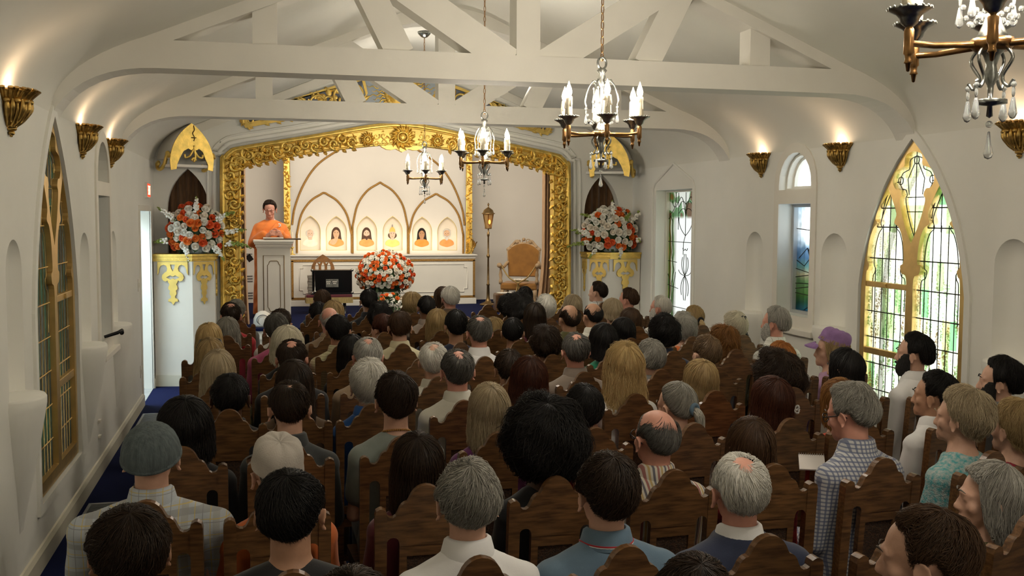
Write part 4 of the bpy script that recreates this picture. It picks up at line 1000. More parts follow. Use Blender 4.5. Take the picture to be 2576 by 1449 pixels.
# small things at stage left
q = S(661, 798, 12.62); o = MB().lathe([(0, 0), (.10, 0), (.115, .03), (.11, .10), (.08, .16), (.03, .19), (0, .19)], 20).build('floor_fan_housing', WHITE); 
t = thing('floor_speaker', 'rounded white floor unit at the stage edge below the lectern', 'appliance', (q[0]+.0, 12.68, SF)); o.parent = t; o.name = 'housing'
b = MB().tube([(.07*math.cos(a), -.105, .09+.06*math.sin(a)) for a in np.linspace(0, 2*PI, 24)[:-1]], .006, 6, closed=True); b.build('ring', GREY, t)
q = S(626, 650, 15.3); o = MB().box(-.03, .05, -.02, .03, -.05, .05).build('wall_box', BLACK); o.location = (q[0], 15.3, q[1]); o.rotation_euler = (0, -.6, 0); t = thing('wall_speaker', 'small black tilted speaker on a stalk left of the lectern', 'speaker', (q[0], 15.3, q[1])); o.parent = t; o.location = (0, 0, 0); o.name = 'cabinet'
MB().tube([(0, .02, 0), (0, AB+.4-15.3, .0)], .012, 8).build('bracket', BLACK, t)
for z0 in (.72, .98, 1.32):
    q = S(622, 700, AB+.38); t = tag(MB().box(-.12, .08, AB+.385, AB+.40, z0, z0+.012).box(-.12, .08, AB+.385, AB+.40, z0+.04, z0+.052).box(-.12, .08, AB+.385, AB+.40, z0+.08, z0+.092).build('wall_vent', GREY), 'slotted vent in the stage wall left of the lectern, %s one' % {.72: 'lowest', .98: 'middle', 1.32: 'top'}[z0], 'vent'); t.location = (q[0], 0, 0)
# ================================================================ sconces
def sconce_mesh():
    b = MB(); Hs, n = .30, 34; A = np.linspace(0, PI, n)
    rows = []
    for t in np.linspace(0, 1, 16):
        z = -.04-Hs*(1-t); r = .026+.090*t**.48+.030*max(0, t-.75)/.25*(t > .75)
        rows.append([((r*(1+.07*math.cos(a*14)*(.4+.6*t)))*math.sin(a)*.95, -(r*1.12*(1+.07*math.cos(a*14)*(.4+.6*t)))*math.cos(a), z+(.022*math.cos(a*7) if t > .98 else 0)) for a in A])
    b.grid(rows); b.grid([[(x*.86, y*.86, z+.004) for x, y, z in rw] for rw in rows[3:]])
    bowl = b; b = MB()
    for k in range(7):       # lily trumpets round the rim, stems below
        a = PI*(k+.5)/7; c = np.array([math.sin(a), -math.cos(a)*1.1]); rr = .132
        for q in range(5):
            aa = a+(q-2)*.13; d = np.array([math.sin(aa), -math.cos(aa)*1.1]); z0 = -.125+.0*q; ln = .085+.015*(q % 2)
            P = [(d[0]*.112, d[1]*.112, z0), (d[0]*.132, d[1]*.132, z0+ln*.5), (d[0]*(.16+.012*(q % 2)), d[1]*(.16+.012*(q % 2)), z0+ln)]
            b.tube(spline(P, 3), np.linspace(.010, .017, 7), 6)
        b.ell((c[0]*.125, c[1]*.125, -.125), (.02, .02, .024), 8, 6)
        b.tube(spline([(c[0]*.125, c[1]*.125, -.14), (c[0]*.118, c[1]*.112, -.21), (c[0]*.085, c[1]*.08, -.28), (c[0]*.04, c[1]*.04, -.33)], 4), np.linspace(.009, .012, 13), 6)
        a2 = PI*(k+1)/7 if k < 6 else PI*.07
        d = np.array([math.sin(a2), -math.cos(a2)*1.1]); b.tube(spline([(d[0]*.125, d[1]*.12, -.10), (d[0]*.122, d[1]*.115, -.19), (d[0]*.075, d[1]*.07, -.30)], 4), [.004, .010, .014, .017, .018, .016, .014, .011, .006], 6)
    rel = b; b = MB().ell((.02, 0, -.35), (.03, .034, .022), 12, 8).ell((.018, 0, -.385), (.020, .024, .022), 10, 6).ell((.016, 0, -.41), .010, 8, 6)
    for q in (bowl, rel, b): q.V = [(x*.86, y*.86, z*.60) for x, y, z in q.V]
    return bowl, rel, b
bw, rl, fn = sconce_mesh()
SCL = [('gold leaf shaped wall sconce on the left wall, nearest the back', 'gold leaf wall sconce beside the left gothic window on its stage side', 'gold leaf wall sconce on the left wall, closest to the stage'),
       ('gold leaf wall sconce on the right wall, nearest the back under the near chandelier', 'gold leaf wall sconce between the gothic and landscape windows', 'gold leaf wall sconce on the right wall, closest to the stage')]
first = None
for i, (X, sg) in enumerate(((L, 1), (R, -1))):
    for k, Y in enumerate((5.64, 7.744, 9.15)):
        if first is None:
            t = thing('wall_sconce', '', 'sconce', (X, Y, 2.64), group='gold leaf sconces along the side walls')
            bw.build('bowl', OLDGOLD, t); rl.build('lily_relief', OLDGOLD, t); fn.build('finial', OLDGOLD, t); first = t; o = t
        else: o = dup(first, (X, Y, 2.64), 0 if sg > 0 else PI)
        o['label'] = SCL[i][k]
        light('sconce_lamp', 'POINT', (X+sg*.075, Y, 2.60), .8, (1, .70, .44), .03)
# ================================================================ chandeliers
FLAME = mat('flame_bulb', (1, .9, .7), .4, emit=((1, .78, .48), 26))
CRY = bpy.data.materials.new('crystal'); CRY.use_nodes = True; _p = CRY.node_tree.nodes['Principled BSDF']
_p.inputs['Base Color'].default_value = (.92, .95, .95, 1); _p.inputs['Roughness'].default_value = .05; _p.inputs['Transmission Weight'].default_value = .75; _p.inputs['IOR'].default_value = 1.5
def chandelier(loc, rz, top, lab):
    t = thing('chandelier', lab, 'chandelier', loc, rz, group='brass candle chandeliers along the nave'); zt = top-loc[2]
    Rr = .215
    b = MB().lathe([(0, zt), (.075, zt), (.07, zt-.015), (.035, zt-.05), (.012, zt-.06), (0, zt-.06)], 18); b.build('ceiling_canopy', SILVER, t)
    b = MB(); z = zt-.06; k = 0
    while z > .36:
        c = z-.026; P = [(.008*math.cos(a), 0, c+.024*math.sin(a)) if k % 2 else (0, .008*math.cos(a), c+.024*math.sin(a)) for a in np.linspace(0, 2*PI, 11)[:-1]]
        b.tube(P, .0028, 5, closed=True); z -= .041; k += 1
    b.build('chain', BRONZE, t)
    b = MB().tube([(.028*math.cos(a), 0, .325+.03*math.sin(a)) for a in np.linspace(0, 2*PI, 17)[:-1]], .006, 6, closed=True)
    b.lathe([(0, .30), (.02, .295), (.028, .285), (.016, .27), (.02, .25), (.012, .23), (.018, .215), (.008, .20), (.008, .02), (.02, .015), (.024, .0), (.03, -.015), (.042, -.04), (.034, -.06), (.02, -.075), (.012, -.10), (.018, -.13), (.008, -.15), (.006, -.18), (.04, -.185), (.04, -.195), (.006, -.20), (.008, -.225), (0, -.23)], 16)
    b.build('column', SILVER, t)
    b = MB().lathe([(.0, -.03), (.05, -.035), (.054, -.05), (.04, -.065), (0, -.065)], 16); b.build('hub', BRONZE, t)
    for q in range(6):
        a = q*PI/3; c, s = math.cos(a), math.sin(a)
        b = MB().tube([(c*r, s*r, z) for r, z in ((.04, -.05), (.10, -.052), (.15, -.054), (Rr, -.05))], [.009, .0085, .008, .008], 8)
        b.lathe([(.0, -.12), (.004, -.118), (.007, -.10), (.011, -.098), (.008, -.09), (.009, -.08), (.013, -.075), (.012, -.04), (.013, -.02), (.008, -.01), (0, -.01)], 10, (c*Rr, s*Rr, 0)); b.build('arm', BRONZE, t)
        b = MB().lathe([(.008, -.012), (.02, -.002), (.024, .01), (.032, .02), (.052, .03), (.053, .034), (.03, .028), (0, .026)], 20, (c*Rr, s*Rr, 0))
        for k in range(18): b.ell((c*Rr+.051*math.cos(k*PI/9), s*Rr+.051*math.sin(k*PI/9), .034), .0045, 5, 4)
        b.build('drip_tray', SILVER, t)
        prof = [(0, .028), (.0185, .028), (.0195, .05), (.018, .09), (.0185, .125), (.017, .136), (0, .134)]
        b = MB(); n = 14; b.grid([[(c*Rr+r*math.cos(k*2*PI/n)*(1+.10*math.sin(k*2.7+q)), s*Rr+r*math.sin(k*2*PI/n)*(1+.10*math.sin(k*2.7+q)), z) for k in range(n)] for r, z in prof], cv=True)
        for k in range(4): aa = q+k*1.7; b.cap((c*Rr+.018*math.cos(aa), s*Rr+.018*math.sin(aa), .13), (c*Rr+.02*math.cos(aa), s*Rr+.02*math.sin(aa), .075+.012*k), .003, .005, 6)
        cd = b.build('candle', WAX, t)
        b = MB().lathe([(0, .132), (.009, .134), (.0155, .152), (.0165, .163), (.012, .182), (.005, .20), (.0012, .213), (0, .215)], 12, (c*Rr, s*Rr, 0)); b.build('flame_bulb', FLAME, cd)
    for q in range(4):
        a = q*PI/2+.5; c, s = math.cos(a), math.sin(a)
        b = MB().tube([(c*r, s*r, z) for r, z in spline([(.02, .215), (.04, .235), (.075, .20), (.095, .13), (.09, .10)], 5)], np.linspace(.005, .0035, 21), 6)
        b.tube([(c*r, s*r, z) for r, z in spline([(.03, .205), (.05, .235), (.058, .225)], 4)], .0035, 6); b.build('scroll_bracket', SILVER, t); b = MB()
        b.tube([(c*r, s*r, z) for r, z in spline([(.03, -.05), (.055, -.085), (.03, -.13), (.045, -.155), (.06, -.14)], 5)], .0045, 6)
        b.build('lower_scroll', SILVER, t)
        for r0, z0 in ((.09, .10), (.06, -.14), (.045, .205)):
            b = MB(); b.ell((c*r0, s*r0, z0-.012), .0075, 7, 5).ell((c*r0, s*r0, z0-.030), (.005, .005, .014), 6, 5).lathe([(0, 0), (.004, -.002), (.009, -.03), (.011, -.042), (.006, -.052), (0, -.055)], 7, (c*r0, s*r0, z0-.042)); b.build('crystal_drop', CRY, t)
        b = MB()
        for k in range(7): f = k/6; b.ell((c*(.09-.055*f), s*(.09-.055*f), .09-.06*f-.05*math.sin(PI*f)), .008, 6, 4)
        b.build('crystal_garland', CRY, t)
    b = MB().ell((0, 0, -.245), .009, 8, 6).lathe([(0, 0), (.003, -.002), (.006, -.03), (.012, -.055), (.009, -.066), (0, -.07)], 8, (0, 0, -.262)); b.build('pendant_crystal', CRY, t)
    return t
CHP = [((CX, -.8, 2.48), .2), ((CX, 2.2, 2.48), -.15), ((CX, 5.2, 2.49), .33), ((CX, 8.15, 2.49), .25), ((CX, 11.3, 2.47), .42)]  # the first hangs out of view, added to light the audience from behind
CHL = ['brass candle chandelier behind the viewer over the last rows', 'brass chandelier cut off by the top right corner, nearest the viewer', 'brass candle chandelier hanging before the first white roof truss', 'brass candle chandelier hanging between the two roof trusses', 'smallest looking brass chandelier, hanging just before the gilded stage frame']
ch0 = None
for (lc, rz), lab in zip(CHP, CHL):
    top = ceil_z(CX)-.10
    if ch0 is None: ch0 = t = chandelier(lc, rz, top, lab)
    else: t = dup(ch0, lc, rz); t['label'] = lab
    for q in range(6):
        a = q*PI/3+rz; light('candle_lamp', 'POINT', (lc[0]+.215*math.cos(a), lc[1]+.215*math.sin(a), lc[2]+.165), 12, (1, .92, .80), .02)
# ================================================================ flower arrangements
def rose_mesh(seed):
    r = random.Random(seed); b = MB()
    b.ell((0, 0, .35), (.34, .34, .40), 8, 6)
    for ring, (n, rad, h, op) in enumerate(((3, .22, .85, .10), (4, .40, .82, .22), (5, .58, .68, .42), (6, .74, .48, .70))):
        for k in range(n):
            a0 = (k+.5*ring+r.uniform(-.12, .12))*2*PI/n; wd_ = 2*PI/n*.72; rows = []
            for v in np.linspace(0, 1, 5):
                rr = rad*(.35+.65*math.sin(v*1.4))+op*max(0, v-.6)*.55; z = h*v-.12*max(0, v-.75)*op*6
                rows.append([(rr*math.cos(a0+u*wd_*(1-.35*v*v)), rr*math.sin(a0+u*wd_*(1-.35*v*v)), z+.05*math.cos(u*2)*v) for u in np.linspace(-1, 1, 5)])
            b.grid(rows)
    b.ell((0, 0, .05), (.55, .55, .22), 8, 5)
    return b
FLM = {'o': [mat('rose_orange', (.95, .24, .04), .55, var=.35, scale=3), mat('rose_coral', (.90, .15, .04), .55, var=.3, scale=3)], 'w': [mat('rose_white', (.90, .87, .78), .6, var=.06, scale=3), mat('rose_cream', (.88, .80, .68), .6, var=.08, scale=3)]}
LEAF = mat('rose_leaf', (.022, .055, .016), .5, c2=(.05, .10, .03), scale=8)
STEMG = mat('spray_green', (.30, .38, .08), .6, var=.3, scale=20)
ROSE = {}
for c_ in 'ow':
    for k in range(2):
        for s_ in range(2): ROSE[c_, k, s_] = rose_mesh(s_+7*k).mesh('rose', [FLM[c_][k]])
for m_ in ROSE.values():
    m_.transform(Matrix.Scale(.038, 4))
def look_rot(n, r):
    q = Vector(n).to_track_quat('Z', 'Y'); return (q.to_matrix() @ Matrix.Rotation(r, 3, 'Z')).to_euler()
def leafy(b, p, d, ln, r):
    d = np.array(d)/np.linalg.norm(d); s = np.cross(d, (r.uniform(-1, 1), r.uniform(-1, 1), r.uniform(-1, 1))); s /= np.linalg.norm(s)+1e-9; n = np.cross(s, d); p = np.array(p); rows = []
    for t in np.linspace(0, 1, 5):
        ww = ln*.26*math.sin(PI*(.06+.94*t)); c = p+d*ln*t-n*.25*ln*t*t; rows.append([c-s*ww+n*ww*.25, c, c+s*ww+n*ww*.25])
    b.grid(rows)
def arrangement(name, lab, cat, loc, rx, ry, rz, zc_, n, seed, flat, sprays, vase, xmax=9):
    r = random.Random(seed); t = thing(name, lab, cat, loc); pts = []
    i = 0
    while len(pts) < n and i < 6000:
        i += 1; a = r.uniform(-PI, 0) if flat else r.uniform(-PI*1.02, .02); u = r.uniform(-.55, 1)
        if flat: a = r.uniform(-PI*1.0, 0)
        d = (math.cos(a)*math.sqrt(1-u*u), math.sin(a)*math.sqrt(1-u*u), u); k = r.uniform(.93, 1.03)
        p = (d[0]*rx*k, d[1]*ry*k, zc_+d[2]*rz*k)
        if p[0] < xmax-.04 and all((p[0]-q[0])**2+(p[1]-q[1])**2+(p[2]-q[2])**2 > (.045 if n > 130 else .066 if n > 80 else .050)**2 for q, _ in pts): pts.append((p, d))
    rest = MB(); 
    for k, (p, d) in enumerate(pts):
        c_ = 'o' if r.random() < (.53 if n > 130 else .46) else 'w'
        if k >= 99:
            me = ROSE[c_, 0, k % 2]; mt = Matrix.Translation(p) @ look_rot(np.array((d[0], d[1]-.5, d[2])), r.uniform(0, 6)).to_matrix().to_4x4()
            rest.add([mt @ v.co for v in me.vertices], [tuple(q.vertices) for q in me.polygons], 0 if c_ == 'o' else 1, True); continue
        me = ROSE[c_, r.randrange(2), r.randrange(2)]
        o = bpy.data.objects.new('rose', me); col.objects.link(o); o.parent = t; o.location = p
        dn = np.array((d[0]/rx, d[1]/ry, d[2]/rz))*rx+np.array((0, -.55, .15)); o.rotation_euler = look_rot(dn, r.uniform(0, 6)); s_ = r.uniform(.85, 1.15)*(1.38 if flat else 1); o.scale = (s_, s_, s_*r.uniform(.85, 1.05))
    if rest.V: rest.build('roses_between', [FLM['o'][0], FLM['w'][0]], t)['kind'] = 'stuff'
    b = MB(); b.ell((0, 0, zc_), (min(rx*.86, xmax-.03), ry*.86, rz*.86), 20, 14)
    for k in range(260):
        a = r.uniform(-PI, PI); u = r.uniform(-.75, .95); q = .9
        p = (min(math.cos(a)*math.sqrt(1-u*u)*rx*q, xmax-.09), math.sin(a)*math.sqrt(1-u*u)*ry*q, zc_+u*rz*q); leafy(b, p, (p[0]/rx+r.uniform(-.5, .5), p[1]/ry+r.uniform(-.5, .5), (p[2]-zc_)/rz-.2+r.uniform(-.5, .5)), r.uniform(.04, .08), r)
    fo = b.build('foliage', LEAF, t); fo['kind'] = 'stuff'
    for (x, z, dx, dz, ln, bl) in sprays:
        b = MB(); P = []
        for q in np.linspace(0, 1, 7): P.append((min(x+dx*ln*q, xmax-.05), -ry*.75-.03*math.sin(q*PI), z+dz*ln*q+(-.25*ln*q*q if dx else .0)))
        b.tube(P, np.linspace(.004, .0015, 7), 5); PS = spline(P, 4)
        for k, q in enumerate(PS[4:]):
            f = k/len(PS)
            for j in range(3):
                rr = .017*(1-.65*f); b.ell((q[0]+r.uniform(-.022, .022)*(1.3-f), q[1]+r.uniform(-.02, .01), q[2]+r.uniform(-.022, .022)*(1.3-f)), (rr, rr*.5, rr*.8), 6, 4, m=1 if f < bl else 0)
        b.build('orchid_spray', [STEMG, FLM['w'][0]], t)
    if vase: vase(t)
    return t
# large ball in front of the altar
YB = 14.55; c = S(969, 690, YB); rx_ = (S(1042, 690, YB)[0]-S(896, 690, YB)[0])/2-.02; topz = S(969, 630, YB)[1]
def vase_ball(t):
    b = MB().lathe([(0, 0), (.10, 0), (.11, .02), (.07, .06), (.09, .12), (.17, .20), (.19, .27), (0, .27)], 20); b.build('vase', WHITE, t)
tb = arrangement('rose_ball', 'big round ball of orange and white roses before the altar', 'flower arrangement', (c[0], YB, SF), rx_, rx_*.8, .33, topz-SF-.34, 170, 5, False, [], vase_ball)
# spray at its foot
q = S(975, 752, YB-.3); arrangement('floor_bouquet', 'low bouquet of orange and white flowers at the foot of the rose ball', 'flower arrangement', (q[0]+.02, YB-.42, SF), .19, .10, .16, .10, 26, 9, False,
    [(.1, .06, .9, .35, .28, .9), (.05, .10, .8, .6, .26, .9), (-.1, .05, -.9, .25, .30, .8), (-.05, .03, -.95, .05, .40, .6), (.12, .03, .95, .1, .25, .9), (.0, .1, .3, .9, .12, .9)], None)
for sgn in (-1, 1):
    px_ = 492 if sgn < 0 else 1535; YV = 12.52; cc = XZ(px_, 572, YV); x0_, x1_ = XZ(px_-76, 572, YV)[0], XZ(px_+76, 572, YV)[0]
    def vs_(t): MB().lathe([(0, 0), (.10, 0), (.13, .02), (.14, .12), (.10, .13), (0, .13)], 16).build('bowl', mat('vase_pale', (.55, .62, .62), .3), t)
    sp_ = [(.02, .46, .02, .9, .30, .75), (-.22, .38, -.6, .75, .30, .6), (.22, .38, .75, .6, .30, .35), (.30, .22, .9, .45, .30, .5), (-.1, .08, .15, -.9, .16, .7), (.2, .1, .6, -.6, .20, .6), (-.30, .15, -.9, .15, .16, .3), (.32, .12, .95, .1, .32, .15)]
    if sgn > 0: sp_ = [(-a, b_, -c_, d_, e_, f_) for a, b_, c_, d_, e_, f_ in sp_]+[(-.28, .2, -.8, .4, .3, .5), (.1, .34, .4, .8, .3, .2)]
    arrangement('pedestal_bouquet', 'rose and orchid bouquet on the gilded ledge of the %s corner bay' % ('left' if sgn < 0 else 'right'), 'flower arrangement', (cc[0], YV, 1.547), (x1_-x0_)/2*.86, .18, .32, .25, 84, 21+sgn, True, sp_, vs_, R-.01-cc[0])
# ================================================================ chairs
def chair_parts():
    f = lambda u, v, h: (u, (1.06-v)*.10+h, v); d = {}
    def post(s):
        b = MB(); b.prism([(s*.158-.019, 0), (s*.158+.019, 0), (s*.158+.021, .955), (s*.158+.017, .972), (s*.158+.004, .980), (s*.158-.004, .980), (s*.158-.017, .972), (s*.158-.021, .955)], -.020, .020, f); return b
    d['post'] = [post(-1), post(1)]
    hl = [(-.14, .955)]+bez((-.14, .955), (-.112, .93), (-.098, .965), 5)[1:]+bez((-.098, .965), (-.088, .998), (-.066, 1.000), 5)[1:]+[(-.060, 1.010)]+bez((-.060, 1.010), (-.042, 1.058), (0, 1.060), 6)[1:]
    top = hl+[(-a, c) for a, c in hl[::-1][1:]]
    bot = [(.14, .84)]+bez((.14, .84), (.138, .872), (.115, .872), 5)[1:]+bez((.115, .872), (.092, .872), (.092, .84), 5)[1:]
    bot = bot+[(-a, c) for a, c in bot[::-1]]
    b = MB(); b.prism(top+bot, -.016, .014, f); d['crest_rail'] = b
    b = MB(); b.prism([(-.092, .48), (.092, .48), (.092, .845), (-.092, .845)], -.013, .012, f, holes=[[(-.066, .52), (.066, .52), (.066, .80), (-.066, .80)]])
    b.prism([(-.14, .49), (.14, .49), (.14, .53), (-.14, .53)], -.011, .010, f); d['splat'] = b
    b = MB(); b.prism([(-.067, .52), (.067, .52), (.067, .80), (-.067, .80)], -.004, .004, f); d['cane_panel'] = b
    b = MB(); b.prism([(-.175, .075), (.175, .075), (.20, .46), (-.20, .46)], .415, .455, fXY(0)); d['seat'] = b
    d['leg'] = []
    for s in (-1, 1): d['leg'].append(MB().lathe([(0, 0), (.014, 0), (.020, .05), (.014, .08), (.021, .22), (.016, .25), (.023, .30), (.023, .415), (0, .415)], 10, (s*.172, .43, 0)))
    b = MB().box(-.17, .17, .42, .44, .12, .15); d['stretcher'] = b
    return d
CHM = {}
_d = chair_parts(); CHM['post'] = [q.mesh('post', [WOOD]) for q in _d['post']]; CHM['leg'] = [q.mesh('leg', [WOOD]) for q in _d['leg']]
for k in ('crest_rail', 'splat', 'seat', 'stretcher'): CHM[k] = [_d[k].mesh(k, [WOOD])]
CHM['cane_panel'] = [_d['cane_panel'].mesh('cane_panel', [CANE])]
def mobj(name, me, parent, bevel=0):
    o = bpy.data.objects.new(name, me); col.objects.link(o); o.parent = parent
    if bevel: m = o.modifiers.new('bevel', 'BEVEL'); m.width = bevel; m.segments = 2; m.limit_method = 'ANGLE'; m.angle_limit = .8
    return o
CHAIR0 = []
def place_chair(x, y, rz, lab, z=0):
    if CHAIR0: o = dup(CHAIR0[0], (x, y, z), rz); o['label'] = lab; return o
    t = thing('wooden_chair', lab, 'chair', (x, y, z), rz, group='carved wooden chairs in rows'); CHAIR0.append(t)
    for k in ('post', 'leg', 'crest_rail', 'seat', 'stretcher', 'splat'):
        for me in CHM[k]:
            o = mobj(k, me, t, .005 if k in ('crest_rail', 'post', 'seat') else 0)
            if k == 'splat': mobj('cane_panel', CHM['cane_panel'][0], o)
    return t

# ================================================================ people
def remesh(mb, vox, smooth=5, name='m', fac=.5):
    me = mb.mesh(name); o = bpy.data.objects.new('tmp', me); col.objects.link(o)
    r = o.modifiers.new('r', 'REMESH'); r.mode = 'VOXEL'; r.voxel_size = vox
    if smooth: s = o.modifiers.new('s', 'SMOOTH'); s.iterations = smooth; s.factor = fac
    dg = bpy.context.evaluated_depsgraph_get(); out = bpy.data.meshes.new_from_object(o.evaluated_get(dg)); out.name = name
    bpy.data.objects.remove(o); bpy.data.meshes.remove(me)
    out.polygons.foreach_set('use_smooth', np.ones(len(out.polygons), bool)); out.materials.clear(); return out
def getv(me): a = np.empty(len(me.vertices)*3, np.float32); me.vertices.foreach_get('co', a); return a.reshape(-1, 3)
def setv(me, a): me.vertices.foreach_set('co', np.asarray(a, np.float32).ravel()); me.update()
PIV = np.array([0, -.005, 1.055])
def headmat(yaw, pit, roll=0):
    return np.array(Matrix.Rotation(math.radians(yaw), 3, 'Z') @ Matrix.Rotation(math.radians(roll), 3, 'Y') @ Matrix.Rotation(math.radians(pit), 3, 'X'))
def hx(P, HM, T, dy=0): return (np.asarray(P)-PIV)@HM.T+PIV+np.array([0, dy, T])
def head_mb(female=False):
    b = MB(); e = .92 if female else 1
    b.ell((0, -.012, 1.180), (.0735, .094, .088), 24, 16)
    b.ell((0, .030, 1.125), (.058*e, .060, .078), 20, 14); b.ell((0, .045, 1.085), (.046*e, .044, .038), 16, 10)
    b.ell((0, .078, 1.063), (.022, .016, .016), 10, 8)
    b.cap((0, .086, 1.158), (0, .102, 1.124), .0080, .0110, 8)
    for s in (-1, 1):
        b.ell((s*.009, .099, 1.118), (.009, .009, .008), 8, 6)
        b.cap((s*.012, .085, 1.176), (s*.045, .066, 1.172), .010, .009, 8)
        b.ell((s*.041, .056, 1.130), (.021, .020, .024), 10, 8)
        b.ell((s*.030, .076, 1.157), (.0145, .011, .0085), 10, 8)
        # ear: rim, lobe and hollow
        ec = np.array((s*.0795, -.008, 1.140))
        P = [ec+np.array((s*(.004+.010*(math.cos(a) < 0.2)), -.019*math.cos(a)*-1, .030*math.sin(a))) for a in np.linspace(-1.9, 3.6, 12)]
        b.tube(P, .0058, 6); b.ell(ec+np.array((s*.003, 0, 0)), (.006, .017, .027), 8, 8); b.ell(ec+np.array((s*.005, .006, -.028)), (.006, .008, .009), 8, 6)
    b.cap((-.020, .086, 1.089), (.020, .086, 1.089), .0070, .0070, 8); b.cap((-.016, .087, 1.079), (.016, .087, 1.079), .0075, .0075, 8)
    return b
def hand(b, wrist, fwd, side, up, curl=.5, sc_=1.0, thumb=1):
    wrist, fwd, side, up = [np.array(q, float) for q in (wrist, fwd, side, up)]
    fwd /= np.linalg.norm(fwd); side /= np.linalg.norm(side); up /= np.linalg.norm(up)
    R3 = np.stack([side*.040*sc_, fwd*.048*sc_, up*.014*sc_], 1)
    b.ell(wrist+fwd*.045*sc_, (1, 1, 1), 12, 8, rot=R3)
    for i, (sx, ln) in enumerate(((-.029, .078), (-.010, .088), (.010, .082), (.028, .066))):
        p = wrist+(fwd*.080+side*sx)*sc_; ang = 0
        for k, fr_ in enumerate((.45, .31, .24)):
            ang += curl*(.55+.3*k); d = fwd*math.cos(ang)-up*math.sin(ang)+side*sx*1.2; d /= np.linalg.norm(d); q = p+d*ln*fr_*sc_
            b.cap(p, q, .0085*sc_*(1-.06*k), .0078*sc_*(1-.06*k), 8); p = q
    p = wrist+(fwd*.025-side*.034*thumb)*sc_
    for k, ln in enumerate((.036, .028)):
        d = fwd*(.75+.2*k)-side*thumb*(.62-.5*k)-up*.30; d /= np.linalg.norm(d); q = p+d*ln*sc_; b.cap(p, q, .0105*sc_, .009*sc_, 8); p = q
def zT(z, T): return z+(T+.022)*min(1, max(0, (z-.52)/.42))
def torso(b, T, g, sw, top=1.03, bust=0):
    R_ = [(.44, .155, .115, .0), (.55, .165, .118, 0), (.66, .148, .108, -.01), (.78, .158+.0, .112, -.025), (.86, sw*.93, .112, -.03), (.905, sw*.84, .100, -.03), (.95, sw*.56, .082, -.025), (.985, .076, .066, -.015), (1.01, .062, .060, -.01), (top, .055, .056, -.005)]
    rows = []
    for z, rx, ry, y in R_:
        if z > top: continue
        rows.append([((rx+g)*math.cos(a)*(1 if abs(math.cos(a)) < 2 else 1), y+(ry+g)*math.sin(a), zT(z, T)) for a in np.linspace(0, 2*PI, 25)[:-1]])
    c0 = np.mean(rows[0], 0); c1 = np.mean(rows[-1], 0)
    b.grid([[c0]*24]+rows+[[c1]*24], cv=True)
def arms(b, T, g, sw, up=1.0, fore=True):
    for s in (-1, 1):
        A = np.array((s*(sw-.034), -.03, zT(.893, T))); E_ = np.array((s*(sw+.006), .015, zT(.655, T))); W_ = np.array((s*.105, .235, .615+T*.2))
        b.ell(A, (.056+g, .060+g, .052+g), 14, 10)
        b.cap((s*.035, -.022, zT(.955, T)), A+np.array((-s*.012, 0, .004)), .046+g*.8, .050+g, 14)
        b.cap(A, A+(E_-A)*up, .050+g, .050+g-.011*up, 14)
        if fore: b.cap(E_, W_, .041+g, .030+g, 12)
    return W_
_BODY = {}
def body(kind, T, yaw, pit, vox, roll=0):
    k = (kind, round(T, 3), yaw, pit, vox, roll)
    if k in _BODY: return _BODY[k]
    fem = kind == 'f'; sw = .161 if fem else .181; HM = headmat(yaw, pit, roll); b = MB()
    torso(b, T, -.006, sw); arms(b, T, -.006, sw)
    n0 = PIV+np.array([0, 0, T-.10]); n1 = hx([(0, -.012, 1.125)], HM, T)[0]
    b.cap(n0, n1, .056 if not fem else .050, .054 if not fem else .047, 16)
    h = head_mb(fem); v = hx(np.array(h.V), HM, T); b.add(v, h.F)
    for s in (-1, 1):
        hand(b, (s*.105, .235, .615+T*.2), (-s*.35, 1, -.15), (1, .3*s, 0), (0, .15, 1), .35, .95, thumb=s)
        b.cap((s*.085, .02, .535), (s*.10, .40, .525), .078, .060, 14); b.cap((s*.10, .40, .525), (s*.10, .42, .10), .056, .036, 12)
        b.cap((s*.10, .40, .045), (s*.105, .56, .032), .036, .028, 10)
    me = remesh(b, vox, 9, 'person_body'); _BODY[k] = me; return me
_GAR = {}
def vnoise(P, f, seed=0):
    r = np.random.RandomState(seed); o = np.zeros(len(P))
    for _ in range(7): d = r.normal(size=3); d /= np.linalg.norm(d); o += np.sin(P@d*f*r.uniform(.6, 1.5)+r.uniform(0, 6.3))
    return o/4
def garment(kind, fem, T, wide):
    k = (kind, fem, round(T, 3), wide)
    if k in _GAR: return _GAR[k]
    sw = (.161 if fem else .181)*wide; b = MB(); g = {'jacket': .022, 'shirt': .013, 'tee': .010, 'blouse': .011, 'sleeveless': .008}[kind]
    torso(b, T, g, sw, {'jacket': 1.01, 'shirt': 1.0, 'tee': .995, 'blouse': .985, 'sleeveless': .98}[kind])
    if kind == 'tee': arms(b, T, g+.006, sw, .62, False)
    elif kind == 'sleeveless': arms(b, T, g-.002, sw, .12, False)
    else: arms(b, T, g, sw)
    me = remesh(b, .0125, 4, 'shirt_cloth'); v = getv(me)
    n = np.empty(len(me.vertices)*3, np.float32); me.vertices.foreach_get('normal', n); n = n.reshape(-1, 3)
    P = v*np.array([1, 1, .45]); dsp = .0045*vnoise(P, 34, 3)+.0025*vnoise(P, 80, 5)
    low = np.clip((.97+T-v[:, 2])/.1, .2, 1); setv(me, v+n*(dsp*low)[:, None]); _GAR[k] = me; return me
